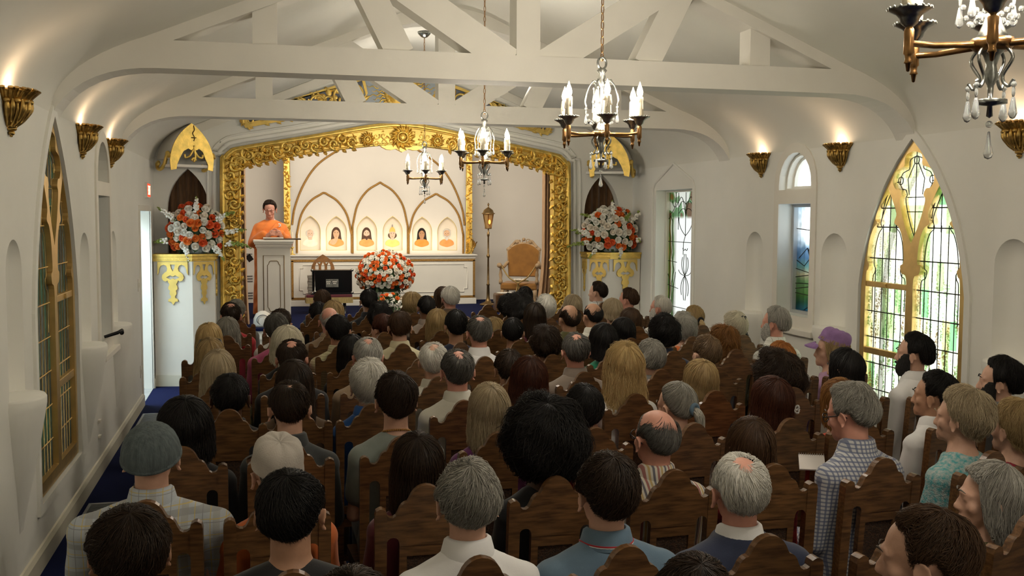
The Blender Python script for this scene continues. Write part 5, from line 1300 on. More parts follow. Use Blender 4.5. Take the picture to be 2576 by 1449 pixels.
def collar_mesh(T, r=.064, h=.036, fold=True):
    b = MB(); A = np.linspace(-PI/2-2.55, -PI/2+2.55, 30); rows = []
    prof = [(r-.006, 1.000), (r-.008, 1.022+h*.5), (r-.004, 1.026+h*.5), (r+.006, 1.020+h*.45), (r+.016, .998), (r+.020, .985)] if fold else [(r, .985), (r-.004, 1.012), (r-.002, 1.016), (r+.004, 1.01), (r+.008, .985)]
    for q, z in prof: rows.append([(q*math.cos(a), -.010+q*1.02*math.sin(a), z+T+.018-.020*max(0, math.sin(a))) for a in A])
    b.grid(rows); return b
def trousers_mesh():
    b = MB(); b.ell((0, .0, .52), (.168, .13, .088), 16, 10)
    for s in (-1, 1): b.cap((s*.085, .02, .54), (s*.10, .40, .53), .090, .070, 14); b.cap((s*.10, .40, .53), (s*.10, .42, .12), .068, .055, 12)
    return remesh(b, .016, 3, 'trousers')
TROU = trousers_mesh()
# hair -----------------------------------------------------------
_t = .35; HK = np.array([0, -math.sin(_t), math.cos(_t)]); HB = np.array([0, -math.cos(_t), -math.sin(_t)]); HX = np.array([1.0, 0, 0])
HC = np.array([0, -.012, 1.172]); HR = np.array([.0775, .0985, .0960])
HST = {  # nape, behind ear, side, temple, front hairline (radians from the crown); fall lengths back/side; thickness; curl amplitude, frequency; strand wobble; bald map
 'short': dict(e=(2.08, 1.98, 1.50, 1.84, 1.14, 1.02), L=(0, 0), th=.015, te=.004, cu=.0035, cf=55, wob=.007),
 'buzz': dict(e=(2.05, 1.95, 1.50, 1.82, 1.10, 1.0), L=(0, 0), th=.004, te=.002, cu=.0004, cf=90, wob=.001),
 'bald': dict(e=(2.05, 1.98, 1.52, 1.82, 1.18, 1.05), L=(0, 0), th=.008, te=.003, cu=.001, cf=70, wob=.002, sb=(.45, .42, .50, 1.1, 1.1)),
 'spot': dict(e=(2.08, 1.98, 1.50, 1.82, 1.14, 1.0), L=(0, 0), th=.012, te=.004, cu=.003, cf=60, wob=.006, sb=(.17, .17, .18, .30, .40)),
 'thin': dict(e=(2.08, 1.98, 1.50, 1.82, 1.12, .98), L=(0, 0), th=.010, te=.004, cu=.002, cf=60, wob=.006, sb=(.07, .07, .07, .1, .1)),
 'mop': dict(e=(2.12, 2.02, 1.54, 1.86, 1.16, 1.04), L=(0, 0), th=.023, te=.010, cu=.006, cf=48, wob=.008),
 'fluffy': dict(e=(2.1, 2.0, 1.74, 1.25, 1.05), tuck=.5, L=(.02, .0), th=.024, te=.012, cu=.006, cf=48, wob=.010),
 'curly': dict(e=(1.95, 1.95, 1.75, 1.2, 1.05), L=(.03, .02), th=.036, te=.024, cu=.012, cf=70, wob=.016),
 'afro': dict(e=(1.95, 1.95, 1.75, 1.15, .95), L=(.02, .02), th=.085, te=.070, cu=.014, cf=60, wob=.022),
 'bob': dict(e=(1.65, 1.65, 1.62, 1.35, 1.1), L=(.11, .11), th=.016, te=.010, cu=.002, cf=40, wob=.004, fl=.5),
 'long': dict(e=(1.65, 1.65, 1.62, 1.40, 1.05), L=(.27, .22), th=.014, te=.010, cu=.003, cf=35, wob=.006, fl=.55),
 'wavy': dict(e=(1.65, 1.65, 1.62, 1.40, 1.05), L=(.23, .20), th=.024, te=.018, cu=.009, cf=42, wob=.014, fl=.75),
 'longcurly': dict(e=(1.65, 1.65, 1.62, 1.40, 1.05), L=(.17, .15), th=.030, te=.026, cu=.013, cf=70, wob=.020, fl=.7),
 'tied': dict(e=(2.08, 1.98, 1.62, 1.25, 1.05), L=(0, 0), th=.008, te=.003, cu=.0008, cf=60, wob=.002)}
AK = np.radians([0, 55, 90, 125, 180]); AK6 = np.radians([0, 48, 76, 103, 126, 180])
def ainterp(a, v): return np.interp(np.abs(a), AK if len(v) == 5 else AK6, v)
def hpath(a, s, p):
    pe = ainterp(a, p['e']); Lf = np.interp(np.abs(a), np.radians([0, 50, 95, 112, 128]), [p['L'][0], p['L'][0], p['L'][1], p['L'][1]*.8, 0])
    r0 = .092; tot = pe*r0+Lf; d = s*tot; ph = np.minimum(d/r0, pe); fall = np.maximum(d-pe*r0, 0)
    dr = HK*np.cos(ph)[..., None]+(HB*np.cos(a)[..., None]+HX*np.sin(a)[..., None])*np.sin(ph)[..., None]
    th = p['te']+(p['th']-p['te'])*np.clip(1-(ph/pe)**2.2*(.0 if p['L'][0] > .05 else 1), 0, 1)
    if p['L'][0] < .05:
        q_ = np.clip((s-.86)/.14, 0, 1); q_ = q_*q_*(3-2*q_); th = th-(th+.0075)*q_*p.get('tuck', 1)
    if 'sb' in p:
        q_ = np.clip((s-ainterp(a, p['sb']))/.22, 0, 1); th = th*q_-.0045*(1-q_)
    P = HC+dr*(HR+th[..., None]*1.0)
    N = dr/HR; N /= np.linalg.norm(N, axis=-1)[..., None]
    fl = p.get('fl', .3); q = P-HC
    out = np.stack([q[..., 0]*fl*fall*2.2*np.exp(-fall*4), q[..., 1]*fl*fall*1.5*np.exp(-fall*5)-.10*np.maximum(fall-.09, 0), -fall], -1)
    return P+out, N, ph
def hair_mesh(style, n, seed, rad=.0014, thk=1.0, lenk=1.0, opts=()):
    p = dict(HST[style]); p['th'] *= thk; p['L'] = tuple(q*lenk for q in p['L']); r = np.random.RandomState(seed); V = []; F = []; W_ = []; nv = 0
    na, ns = 48, 22; A = np.linspace(-PI, PI, na+1)[:-1]; Sg = np.linspace(0, 1, ns); a2, s2 = np.meshgrid(A, Sg, indexing='ij')
    P, N, ph = hpath(a2, s2, p); fl = (P.reshape(-1, 3))
    cu = vnoise(fl, p['cf'], seed)*p['cu']; P = P+N*cu.reshape(na, ns)[..., None]
    w1, w2, w3 = r.uniform(0, 6.3, 3); sbn = lambda q: ainterp(q, p['sb'])*(1+.28*np.sin(2*q+w1)+.18*np.sin(3*q+w2)+.08*np.sin(7*q+w3))
    sb = sbn(A) if 'sb' in p else np.zeros(na)-1
    idx = np.arange(na*ns).reshape(na, ns)
    V.append(P.reshape(-1, 3)); W_.append(.35+.25*vnoise(fl*np.array([1, 1, .25]), 130, seed+1)); nv = na*ns
    keep = (s2 >= sb[:, None])
    f = []
    for i in range(na):
        j = (i+1) % na
        kk = keep[i, :-1] & keep[j, :-1]
        f.append(np.stack([idx[i, :-1], idx[j, :-1], idx[j, 1:], idx[i, 1:]], 1)[kk])
    # inner skin so that long hair has body
    if p['L'][0] > .05:
        Pi = P-N*.014*np.clip(s2*3-1, 0, 1)[..., None]; V.append(Pi.reshape(-1, 3)); W_.append(np.full(na*ns, .2))
        for i in range(na): j = (i+1) % na; f.append(np.array([[idx[i, -1], idx[j, -1], idx[j, -1]+nv, idx[i, -1]+nv]])); f.append(np.stack([idx[i, 1:], idx[j, 1:], idx[j, :-1], idx[i, :-1]], 1)+nv)
        nv *= 2
    F.append(np.concatenate(f))
    # strands
    m = 7; a = r.uniform(-PI, PI, n); lo = np.maximum(sbn(a) if 'sb' in p else 0*a, 0)
    s0 = np.maximum(lo+(.92-lo)*r.uniform(0, 1, n)**.8-(lo > .02)*(r.uniform(0, .05, n)+(r.uniform(0, 1, n) < .35)*r.uniform(0, .16, n)), 0); ok = s0 < .93; a, s0 = a[ok], s0[ok]; n = len(a)
    s1 = np.minimum(s0+r.uniform(.25, .6, n), 1.0+r.uniform(0, .035, n)); tt = np.linspace(0, 1, m)
    S_ = s0[:, None]+(s1-s0)[:, None]*tt; drift = r.normal(0, .10+12*p['wob'], n)
    AA = a[:, None]+drift[:, None]*tt+r.choice((-1, 1))*.30*tt*(p['L'][0] < .05); P, N, ph = hpath(AA, S_, p)
    cu = vnoise(P.reshape(-1, 3), p['cf'], seed).reshape(n, m)*p['cu']
    lift = (r.uniform(-.001, .004, n)[:, None]+tt*r.uniform(0, p['wob']*.9, n)[:, None])
    wv = p['wob']*np.stack([np.sin(tt*r.uniform(3, 9, (n, 1))+r.uniform(0, 6.3, (n, 1))) for _ in range(3)], -1)*.6*tt[None, :, None]
    P = P+N*(cu+lift)[..., None]+wv
    Tn = np.gradient(P, axis=1); Tn /= np.linalg.norm(Tn, axis=-1)[..., None]+1e-9; B = np.cross(Tn, N); B /= np.linalg.norm(B, axis=-1)[..., None]+1e-9
    rr = rad*r.uniform(.7, 1.4, n)[:, None]*np.array([.5, 1, 1, 1, .9, .7, .15])
    ring = np.stack([P+N*rr[..., None], P-N*rr[..., None]*.5+B*rr[..., None]*.87, P-N*rr[..., None]*.5-B*rr[..., None]*.87], 2)
    V.append(ring.reshape(-1, 3)); W_.append(np.repeat(np.clip(r.normal(.5, .28, n), 0, 1), m*3))
    ii = (nv+np.arange(n)[:, None, None]*m*3+np.arange(m-1)[None, :, None]*3+np.arange(3)[None, None, :]); i2 = (nv+np.arange(n)[:, None, None]*m*3+np.arange(m-1)[None, :, None]*3+((np.arange(3)+1) % 3)[None, None, :])
    F.append(np.stack([ii, i2, i2+3, ii+3], -1).reshape(-1, 4))
    return np.concatenate(V), np.concatenate(F), np.concatenate(W_)
def quick_mesh(name, V, F, W_=None):
    me = bpy.data.meshes.new(name); me.vertices.add(len(V)); me.vertices.foreach_set('co', np.asarray(V, np.float32).ravel())
    me.loops.add(len(F)*4); me.loops.foreach_set('vertex_index', np.asarray(F, np.int32).ravel()); me.polygons.add(len(F))
    me.polygons.foreach_set('loop_start', np.arange(len(F), dtype=np.int32)*4); me.polygons.foreach_set('use_smooth', np.ones(len(F), bool))
    if W_ is not None: at = me.attributes.new('strand', 'FLOAT', 'POINT'); at.data.foreach_set('value', np.asarray(W_, np.float32))
    me.update(calc_edges=True); me.validate(); return me
HCOL = {'black': ((.006, .005, .005), (.020, .017, .015)), 'dark': ((.012, .007, .004), (.045, .026, .015)), 'brown': ((.035, .017, .008), (.095, .05, .025)), 'ltbrown': ((.085, .05, .025), (.20, .13, .07)),
        'auburn': ((.03, .009, .005), (.09, .028, .013)), 'red': ((.25, .085, .02), (.46, .19, .05)), 'rust': ((.13, .05, .012), (.30, .14, .04)), 'blonde': ((.40, .26, .10), (.74, .56, .28)), 'dkblonde': ((.23, .15, .065), (.50, .36, .17)),
        'grayblonde': ((.26, .20, .12), (.54, .44, .29)), 'gray': ((.13, .12, .10), (.38, .36, .31)), 'pepper': ((.035, .032, .028), (.16, .15, .13)), 'silver': ((.26, .25, .22), (.52, .50, .45)), 'white': ((.44, .42, .37), (.74, .71, .64)), 'platinum': ((.46, .42, .31), (.76, .70, .56))}
_HM = {}
def hair_mat(c):
    if c in _HM: return _HM[c]
    m = bpy.data.materials.new('hair_'+c); m.use_nodes = True; nt = m.node_tree; p = nt.nodes['Principled BSDF']
    at = nt.nodes.new('ShaderNodeAttribute'); at.attribute_name = 'strand'; mx = nt.nodes.new('ShaderNodeMix'); mx.data_type = 'RGBA'
    mx.inputs[6].default_value = (*HCOL[c][0], 1); mx.inputs[7].default_value = (*HCOL[c][1], 1)
    nt.links.new(at.outputs['Fac'], mx.inputs[0]); nt.links.new(mx.outputs[2], p.inputs['Base Color']); p.inputs['Roughness'].default_value = .5; p.inputs['Specular IOR Level'].default_value = .25
    _HM[c] = m; return m
SKIN = {k: mat('skin_'+k, c, .5, var=.14, scale=26, bump=.05, bscale=200) for k, c in {'f': (.58, .34, .24), 't': (.46, .25, .155), 'b': (.24, .115, .065), 'd': (.10, .048, .03), 'r': (.60, .29, .21)}.items()}
def pattern(name, base, lines, rough=.8):
    # lines: (axis, spacing, width, colour)
    m = mat(name, base, rough, bump=.15, bscale=300, sheen=.1); nt = m.node_tree; N = nt.nodes; K = nt.links; p = N['Principled BSDF']
    tc = N.new('ShaderNodeTexCoord'); sp = N.new('ShaderNodeSeparateXYZ'); K.new(tc.outputs['Object'], sp.inputs[0]); cur = None
    for ax, spc, wd_, c, off in lines:
        q = N.new('ShaderNodeMath'); q.operation = 'ADD'; q.inputs[1].default_value = 5+off; K.new(sp.outputs[ax], q.inputs[0])
        w_ = N.new('ShaderNodeMath'); w_.operation = 'MODULO'; w_.inputs[1].default_value = spc; K.new(q.outputs[0], w_.inputs[0])
        l = N.new('ShaderNodeMath'); l.operation = 'LESS_THAN'; l.inputs[1].default_value = wd_; K.new(w_.outputs[0], l.inputs[0])
        f = N.new('ShaderNodeMath'); f.operation = 'MULTIPLY'; f.inputs[1].default_value = .8; K.new(l.outputs[0], f.inputs[0])
        mx = N.new('ShaderNodeMix'); mx.data_type = 'RGBA'; K.new(f.outputs[0], mx.inputs[0]); mx.inputs[7].default_value = (*c, 1)
        if cur is None: mx.inputs[6].default_value = (*base, 1)
        else: K.new(cur, mx.inputs[6])
        cur = mx.outputs[2]
    if cur is not None: K.new(cur, p.inputs['Base Color'])
    return m
def cloth(name, c, var=.12, **k): return mat('cloth_'+name, c, .85, var=var, scale=14, bump=.08, bscale=260, sheen=.15, **k)
CL = dict(white=cloth('white', (.72, .71, .70), .05), offwhite=cloth('offwhite', (.58, .56, .48), .06), cream=cloth('cream', (.60, .54, .36), .1), black=cloth('black', (.008, .008, .010)), charcoal=cloth('charcoal', (.022, .024, .024)), navy=cloth('navy', (.022, .030, .065)), bluegray=cloth('bluegray', (.10, .16, .22)), midblue=cloth('midblue', (.015, .09, .32)),
 teal=cloth('teal', (.02, .24, .28)), turquoise=mat('cloth_turquoise', (.07, .34, .36), .8, c2=(.45, .50, .47), scale=70, bump=.8, bscale=160), orange=cloth('orange', (.55, .13, .025)), redorange=cloth('redorange', (.55, .055, .018)), red=cloth('red', (.35, .010, .018)), crimson=cloth('crimson', (.24, .008, .022)), purple=cloth('purple', (.12, .018, .11)), violet=cloth('violet', (.07, .02, .13)), pink=cloth('pink', (.50, .10, .22)), graytee=cloth('graytee', (.22, .25, .23)),
 gray=cloth('gray', (.17, .165, .155)), tan=cloth('tan', (.30, .21, .13)), taupe=cloth('taupe', (.21, .165, .13)), brown=cloth('brown', (.115, .07, .04)), olive=cloth('olive', (.12, .115, .04)), green=cloth('green', (.01, .20, .10)), maroon=cloth('maroon', (.09, .01, .02)), mustard=cloth('mustard', (.30, .22, .06)), lilac=cloth('lilac', (.42, .25, .40)),
 camo=mat('cloth_print', (.20, .17, .07), .85, c2=(.06, .055, .03), scale=26), bwprint=mat('cloth_bw', (.55, .52, .44), .85, c2=(.015, .015, .02), scale=30), redprint=mat('cloth_redprint', (.45, .02, .02), .85, c2=(.02, .005, .01), scale=16),
 plaid=pattern('cloth_plaid', (.42, .46, .50), [(0, .10, .022, (.36, .36, .34), 0), (2, .10, .020, (.30, .31, .31), .03), (0, .05, .003, (.55, .42, .12), .01), (2, .05, .003, (.55, .42, .12), .0), (0, .10, .003, (.25, .26, .28), .035), (2, .10, .003, (.25, .26, .28), .06)]),
 check=pattern('cloth_check', (.46, .46, .46), [(0, .016, .006, (.10, .12, .20), 0), (2, .016, .006, (.10, .12, .20), 0)]), lightcheck=pattern('cloth_lightcheck', (.66, .66, .60), [(0, .035, .002, (.22, .24, .20), 0), (2, .035, .002, (.22, .24, .20), 0)]),
 stripes=pattern('cloth_stripes', (.52, .48, .40), [(0, .044, .008, (.24, .03, .03), 0), (0, .044, .008, (.02, .025, .07), .016), (0, .044, .007, (.40, .26, .06), .030)]), pinstripe=pattern('cloth_pinstripe', (.55, .52, .32), [(2, .018, .004, (.30, .28, .14), 0)]), darkplaid=pattern('cloth_darkplaid', (.62, .62, .60), [(0, .05, .006, (.12, .11, .10), 0), (2, .05, .006, (.12, .11, .10), 0)]))
TRM = [cloth('trouser_dark', (.02, .02, .024)), cloth('trouser_khaki', (.18, .14, .09)), cloth('trouser_denim', (.03, .05, .09))]
HATS = {}
FRAME = mat('spectacle_frame', (.02, .02, .022), .3, .5)
ROWY = lambda k: 2.70+.79*k
PEOPLE_LOG = []
def person(row, px, top, style, hc, sk, gk, gcol, yaw=0, pit=0, sex='m', lab='', dy=0, wide=1.0, hs=1.0, chair=True, cdx=0, seed=None, roll=0, lenk=1.0, thk=1.0, extra=(), crot=None, clab=None):
    seed = seed if seed is not None else len(PEOPLE_LOG)*7+1
    Y = ROWY(row)+.20+dy; q = atY(px, top, Y); X, zt = q[0], q[2]
    th = HST[style]['th']*thk if style in HST and style not in ('bald', 'spot') else (.012 if style in ('cap', 'beanie', 'newsboy') else .0)
    T = round((zt-1.268*1-th+(.0))/.02)*.02; T = max(-.22, min(.20, T))
    near = row <= 3; vox = .0068 if near else .0088
    PEOPLE_LOG.append((lab[:40], row, round(X, 2), round(T, 2)))
    by = yaw*.35; hy = yaw-by
    me = body('f' if sex == 'f' else 'm', T, round(hy), pit, vox, roll)
    o = bpy.data.objects.new('person', me.copy() if False else me); col.objects.link(o); o.location = (X, Y, 0); o.rotation_euler = (0, 0, math.radians(by))
    if not me.materials: me.materials.append(SKIN['f'])
    o.material_slots[0].link = 'OBJECT'; o.material_slots[0].material = SKIN[sk]
    o.scale = (hs, hs, 1)
    tag(o, lab, 'person'); HM = headmat(round(hy), pit, roll); H_ = lambda P: hx(P, HM, T)
    def hpart(name, mb, mats):
        mb.V = dd(H_(np.array(mb.V))); return mb.build(name, mats, o)
    n = 2600 if row <= 1 else 1500 if near else 800 if row <= 6 else 480; rad = .0010 if row <= 1 else .0012 if near else .0015
    if style in ('afro', 'curly', 'longcurly'): n = int(n*1.5)
    stl = {'cap': 'buzz', 'beanie': None, 'newsboy': 'bob'}.get(style, style)
    if stl:
        V, F, W_ = hair_mesh(stl, n, seed, rad, thk, lenk); hm = quick_mesh('hair', H_(V), F, W_); hm.materials.append(hair_mat(hc)); h = bpy.data.objects.new('hair', hm); col.objects.link(h); h.parent = o
    gm = garment(gk, sex == 'f', T, wide); g = bpy.data.objects.new('jacket' if gk == 'jacket' else 'shirt', gm); col.objects.link(g); g.parent = o
    if not gm.materials: gm.materials.append(CL['white'])
    g.material_slots[0].link = 'OBJECT'; g.material_slots[0].material = CL[gcol]
    if gk in ('shirt', 'jacket'):
        collar_mesh(T).build('collar', CL[dict(extra).get('collar', gcol)], o)
    if 'polo' in dict(extra):
        c_ = collar_mesh(T, .066, .034); c_.build('collar', CL[gcol], o)
        for nm, dr_, dz_ in (('white_stripe', .0005, .0), ('red_stripe', .0008, .004)):
            b = MB(); b.tube([((.064+.0165+dr_)*math.cos(a), -.010+(.064+.0165+dr_)*1.02*math.sin(a), .996+dz_+T+.018-.020*max(0, math.sin(a))) for a in np.linspace(-PI/2-2.5, -PI/2+2.5, 40)], .0026, 6)
            b.build(nm, CL['white' if 'white' in nm else 'red'], o)
    tr = bpy.data.objects.new('trousers', TROU); col.objects.link(tr); tr.parent = o
    if not TROU.materials: TROU.materials.append(TRM[0])
    tr.material_slots[0].link = 'OBJECT'; tr.material_slots[0].material = TRM[seed % 3]
    ex = dict(extra)
    if style == 'beanie':
        b = MB(); rows = []
        for t in np.linspace(0, 1, 14):
            ph = t*1.62+.02; rows.append([HC+(HK*math.cos(ph)+(HB*math.cos(a)+HX*math.sin(a))*math.sin(ph)*(1+.012*math.cos(a*26)*(t > .1)))*(HR+np.array([.017, .022, .012+.01*math.sin(ph)])) for a in np.linspace(0, 2*PI, 79)[:-1]])
        b.grid(rows, cv=True); b.tube([HC+(HK*math.cos(1.62)+(HB*math.cos(a)+HX*math.sin(a))*math.sin(1.62))*(HR+np.array([.014, .018, .014])) for a in np.linspace(0, 2*PI, 40)[:-1]], .008, 8, closed=True)
        hpart('knit_beanie', b, mat('beanie_wool', (.10, .125, .13), .95, var=.35, scale=60, stretch=(1, 1, .3), bump=.6, bscale=140))
    if style in ('cap', 'newsboy'):
        cm = mat('flat_cap_linen', (.46, .42, .37), .9, var=.15, scale=10, bump=.3, bscale=200) if style == 'cap' else mat('purple_cap_felt', (.33, .19, .42), .9, var=.25, scale=20, bump=.3, bscale=150)
        b = MB(); rows = []; pf = 1.42 if style == 'cap' else 1.30
        for t in np.linspace(0, 1, 14):
            ph = t*pf+.02; pu = .016+.022*math.sin(min(1, t*1.15)*PI)**1.5*(1.0 if style == 'cap' else 1.35); rows.append([HC+np.array([0, .0, .004])+(HK*math.cos(ph)+(HB*math.cos(a)+HX*math.sin(a))*math.sin(ph))*(HR+pu*(1+.06*math.sin(a*8))) for a in np.linspace(0, 2*PI, 57)[:-1]])
        b.grid(rows, cv=True); hpart('cap_crown', b, cm)
        b = MB(); b.grid([[(.092*math.sin(a)*(1-.1*v), .066+.035*v*0+(.022+.068*v)*math.cos(a)+.012, 1.212-.022*v-.012*math.sin(a)**2) for a in np.linspace(-1.35, 1.35, 15)] for v in np.linspace(0, 1, 5)]); b.grid([[(.092*math.sin(a)*(1-.1*v), .066+(.022+.068*v)*math.cos(a)+.012, 1.205-.022*v-.012*math.sin(a)**2) for a in np.linspace(-1.35, 1.35, 15)] for v in np.linspace(0, 1, 5)]); hpart('cap_brim', b, cm)
    if 'beard' in ex:
        b = MB(); rows = []
        for a in np.linspace(-1.75, 1.75, 33):
            zt_b = 1.078+.082*min(1, abs(a)/1.2)**1.1; rw = []
            for v in np.linspace(0, 1, 10):
                z = zt_b+(1.030-zt_b)*v; k_ = .97+.10*math.sin(PI*min(1, .10+v*.85))-.36*v*v
                f_ = .011*math.cos(a*.85)*(.4+v)+.003*math.sin(a*31+v*17)
                rw.append((math.sin(a)*(.0675*k_+f_), .020+math.cos(a)*(.069*k_+f_), z-.012*v*math.cos(a)))
            rows.append([(rw[0][0]*.85, .022+(rw[0][1]-.022)*.85, rw[0][2])]+rw+[(0, .02, 1.028)])
        b.grid(rows); b.cap((-.026, .082, 1.093), (0, .098, 1.101), .005, .007, 8); b.cap((.026, .082, 1.093), (0, .098, 1.101), .005, .007, 8)
        hpart('beard', b, mat('beard_'+ex['beard'], HCOL[ex['beard']][1], .8, var=.4, scale=90, bump=.8, bscale=240))
    if 'pony' in ex:
        pr = [(0, -.108, 1.150), (0, -.142, 1.120), (0, -.146, 1.050), (0, -.138, .985)]
        b = MB(); P = np.array(spline(pr, 6)); k = len(P); b.tube(P, np.interp(np.arange(k)/(k-1), [0, .1, .4, 1], [.012, .019, .024, .006]), 12)
        for j in range(60):
            r_ = random.Random(j+seed); a = r_.uniform(0, 6.28); rr = np.interp(np.arange(k)/(k-1), [0, .1, .4, 1], [.013, .020, .025, .010]); b.tube(P+np.stack([np.cos(a)*rr, np.sin(a)*rr*.9, np.zeros(k)], 1), .0022, 4)
        hpart('ponytail', b, mat('ponytail_'+hc, HCOL[hc][1], .5, c2=HCOL[hc][0], scale=30, stretch=(8, 8, .6)))
        b = MB(); b.tube([(.022*math.cos(a), -.118, 1.148+.022*math.sin(a)) for a in np.linspace(0, 2*PI, 17)[:-1]], .011, 8, closed=True); hpart('scrunchie', b, CL[ex['pony']])
    if row <= 4 and yaw >= 25:
        for s_ in (-1, 1):
            b = MB(); b.tube(spline([(s_*.012, .0965, 1.180), (s_*.028, .0925, 1.186), (s_*.045, .079, 1.179)], 4), [.0015, .0025, .003, .0035, .003, .0026, .002, .0015, .001], 6); hpart('eyebrow', b, hair_mat(hc))
    if 'bun' in ex:
        b = MB(); b.ell((0, -.118, 1.20 if ex['bun'] == 'high' else 1.165), (.040, .034, .038), 16, 12)
        for j in range(7): b.tube([(.036*math.cos(a+j)*math.sin(a*.5+.2), -.118-.032*math.sin(a*.5+j*.4), (1.20 if ex['bun'] == 'high' else 1.165)+.034*math.sin(a+j)) for a in np.linspace(0, 5, 14)], .005, 5)
        hpart('bun', b, mat('bun_'+hc, HCOL[hc][1], .5, c2=HCOL[hc][0], scale=40))
    if 'glasses' in ex:
        b = MB()
        for s in (-1, 1):
            b.tube([(s*.033+.023*math.cos(a), .101-.008*abs(math.cos(a)), 1.154+.018*math.sin(a)) for a in np.linspace(0, 2*PI, 21)[:-1]], .0022, 5, closed=True)
            b.tube([(s*.057, .094, 1.158), (s*.074, .04, 1.158), (s*.082, -.005, 1.160), (s*.080, -.028, 1.145)], .0024, 5)
        b.tube([(-.011, .102, 1.158), (0, .106, 1.161), (.011, .102, 1.158)], .002, 5); hpart('spectacles', b, FRAME)
    if 'necklace' in ex:
        b = MB(); rr_ = .060
        for a in np.linspace(0, 2*PI, 40)[:-1]: b.ell((rr_*math.cos(a), -.010+rr_*1.02*math.sin(a), 1.022+T-.02*math.sin(a)), .0052, 6, 5)
        b.build('bead_necklace', mat('wood_beads', (.36, .17, .04), .5), o)
    if 'clip' in ex:
        b = MB(); kind = ex['clip']; r_ = random.Random(seed)
        if kind == 'bow':
            for s in (-1, 1):
                for q in range(16): a = q*2*PI/16; b.ell((.055+s*(.024+.015*math.cos(a)), -.093-.006*s, 1.135+.017*math.sin(a)*(1+.4*math.cos(a))), .0055, 6, 5)
                for q in range(5): b.ell((.055+s*(.012+.006*q), -.095, 1.135+.004*math.sin(q*2)), .0055, 6, 5)
            hpart('jewelled_bow_clip', b, mat('jewels', (.85, .82, .80), .2, .2, var=.5, scale=120))
        elif kind == 'flower':
            for q in range(6): a = q*PI/3; b.ell((.090, -.004+.013*math.cos(a), 1.165+.013*math.sin(a)), (.008, .009, .009), 8, 6)
            b.ell((.094, -.004, 1.165), .006, 6, 5); hpart('flower_clip', b, mat('pink_clip', (.75, .38, .42), .4))
        elif kind == 'dark':
            for q in range(9): b.ell((.02+r_.uniform(-.03, .03), -.075+r_.uniform(-.02, .02)-.02, 1.235+r_.uniform(-.02, .02)), (.014, .008, .012), 8, 6)
            for q in range(4): b.ell((.03+r_.uniform(-.015, .015), -.118, 1.12-.02*q), (.014, .008, .014), 8, 6)
            hpart('dark_flower_clip', b, BLACK)
        elif kind == 'shiny':
            for q in range(6): a = q*PI/3; b.ell((.04+.014*math.cos(a), -.092, 1.20+.014*math.sin(a)), (.009, .007, .009), 8, 6)
            hpart('hair_flower_clip', b, mat('clip_gloss', (.02, .02, .022), .1))
        elif kind == 'shades':
            b.tube([(-.085, -.02, 1.22), (-.06, .05, 1.262), (0, .07, 1.275), (.06, .05, 1.262), (.085, -.02, 1.22)], [.003, .010, .010, .010, .003], 8); hpart('sunglasses', b, BLACK)
    if chair:
        cx = X+cdx; cr = by*.55 if crot is None else crot
        place_chair(cx, ROWY(row), math.radians(cr), clab or 'carved wooden chair holding the '+lab.split(',')[0])
    return o
# ================================================================ the congregation, back rows first
p = person
p(-1, 2340, 1265, 'short', 'brown', 'f', 'shirt', 'gray', 48, -6, 'm', 'big short-haired man turned in profile at the bottom right corner', hs=1.06, wide=1.05)
p(-1, 1740, 1385, 'mop', 'dark', 't', 'shirt', 'charcoal', 0, 0, 'm', 'person cut off at the bottom edge, only tousled brown hair showing')
p(-1, 885, 1437, 'short', 'dark', 't', 'shirt', 'navy', 0, 0, 'm', 'person almost wholly below the bottom edge, dark hair just showing')
p(0, 325, 1268, 'mop', 'dark', 't', 'shirt', 'charcoal', 8, 0, 'm', 'person with short dark brown hair and a cowlick, before the beanie wearer', hs=1.12, thk=.9)
p(0, 730, 1185, 'short', 'black', 't', 'tee', 'black', -10, 0, 'm', 'man with cropped black hair and a black shirt, before the flat cap wearer', hs=1.05, wide=1.18)
p(0, 1175, 1150, 'mop', 'gray', 'f', 'shirt', 'white', 0, 0, 'm', 'gray-haired man in a crisp white collared shirt', hs=1.0, thk=.7, wide=1.06)
p(0, 1525, 1130, 'mop', 'dark', 'f', 'tee', 'bluegray', 5, 0, 'm', 'dark-haired man in a blue polo with striped collar', thk=.85, wide=1.12, extra=(('polo', 1),))
p(0, 1860, 1150, 'spot', 'white', 'r', 'jacket', 'navy', -4, 0, 'm', 'white-haired man with a bare crown in a navy jacket', wide=1.1, extra=(('collar', 'white'),))
p(0, 2490, 1165, 'bob', 'gray', 'f', 'blouse', 'camo', 62, 0, 'f', 'woman with smooth long gray hair turned in profile, right edge', lenk=1.3)
p(1, 380, 1065, 'beanie', 'dark', 'f', 'shirt', 'plaid', -4, 0, 'm', 'man in a slate knit beanie and pale plaid shirt', wide=1.3, hs=1.04)
p(1, 695, 1105, 'cap', 'gray', 'f', 'shirt', 'orange', 14, 0, 'm', 'man in a pale linen flat cap and orange shirt')
p(1, 1050, 1090, 'long', 'dark', 't', 'blouse', 'maroon', -6, 0, 'f', 'woman with straight dark brown hair, left of the gray-haired man', lenk=.9)
p(1, 1365, 1000, 'afro', 'black', 'd', 'blouse', 'black', 0, 0, 'f', 'person with a very large black afro and black top', thk=1.12)
p(1, 1650, 1035, 'bald', 'pepper', 'r', 'shirt', 'stripes', 12, 0, 'm', 'bald-crowned man with glasses in a multicolour striped shirt', extra=(('glasses', 1),))
p(1, 1890, 1050, 'long', 'brown', 'f', 'blouse', 'redprint', -8, 0, 'f', 'woman with brown hair and a pink flower clip', extra=(('clip', 'flower'),), lenk=.8)
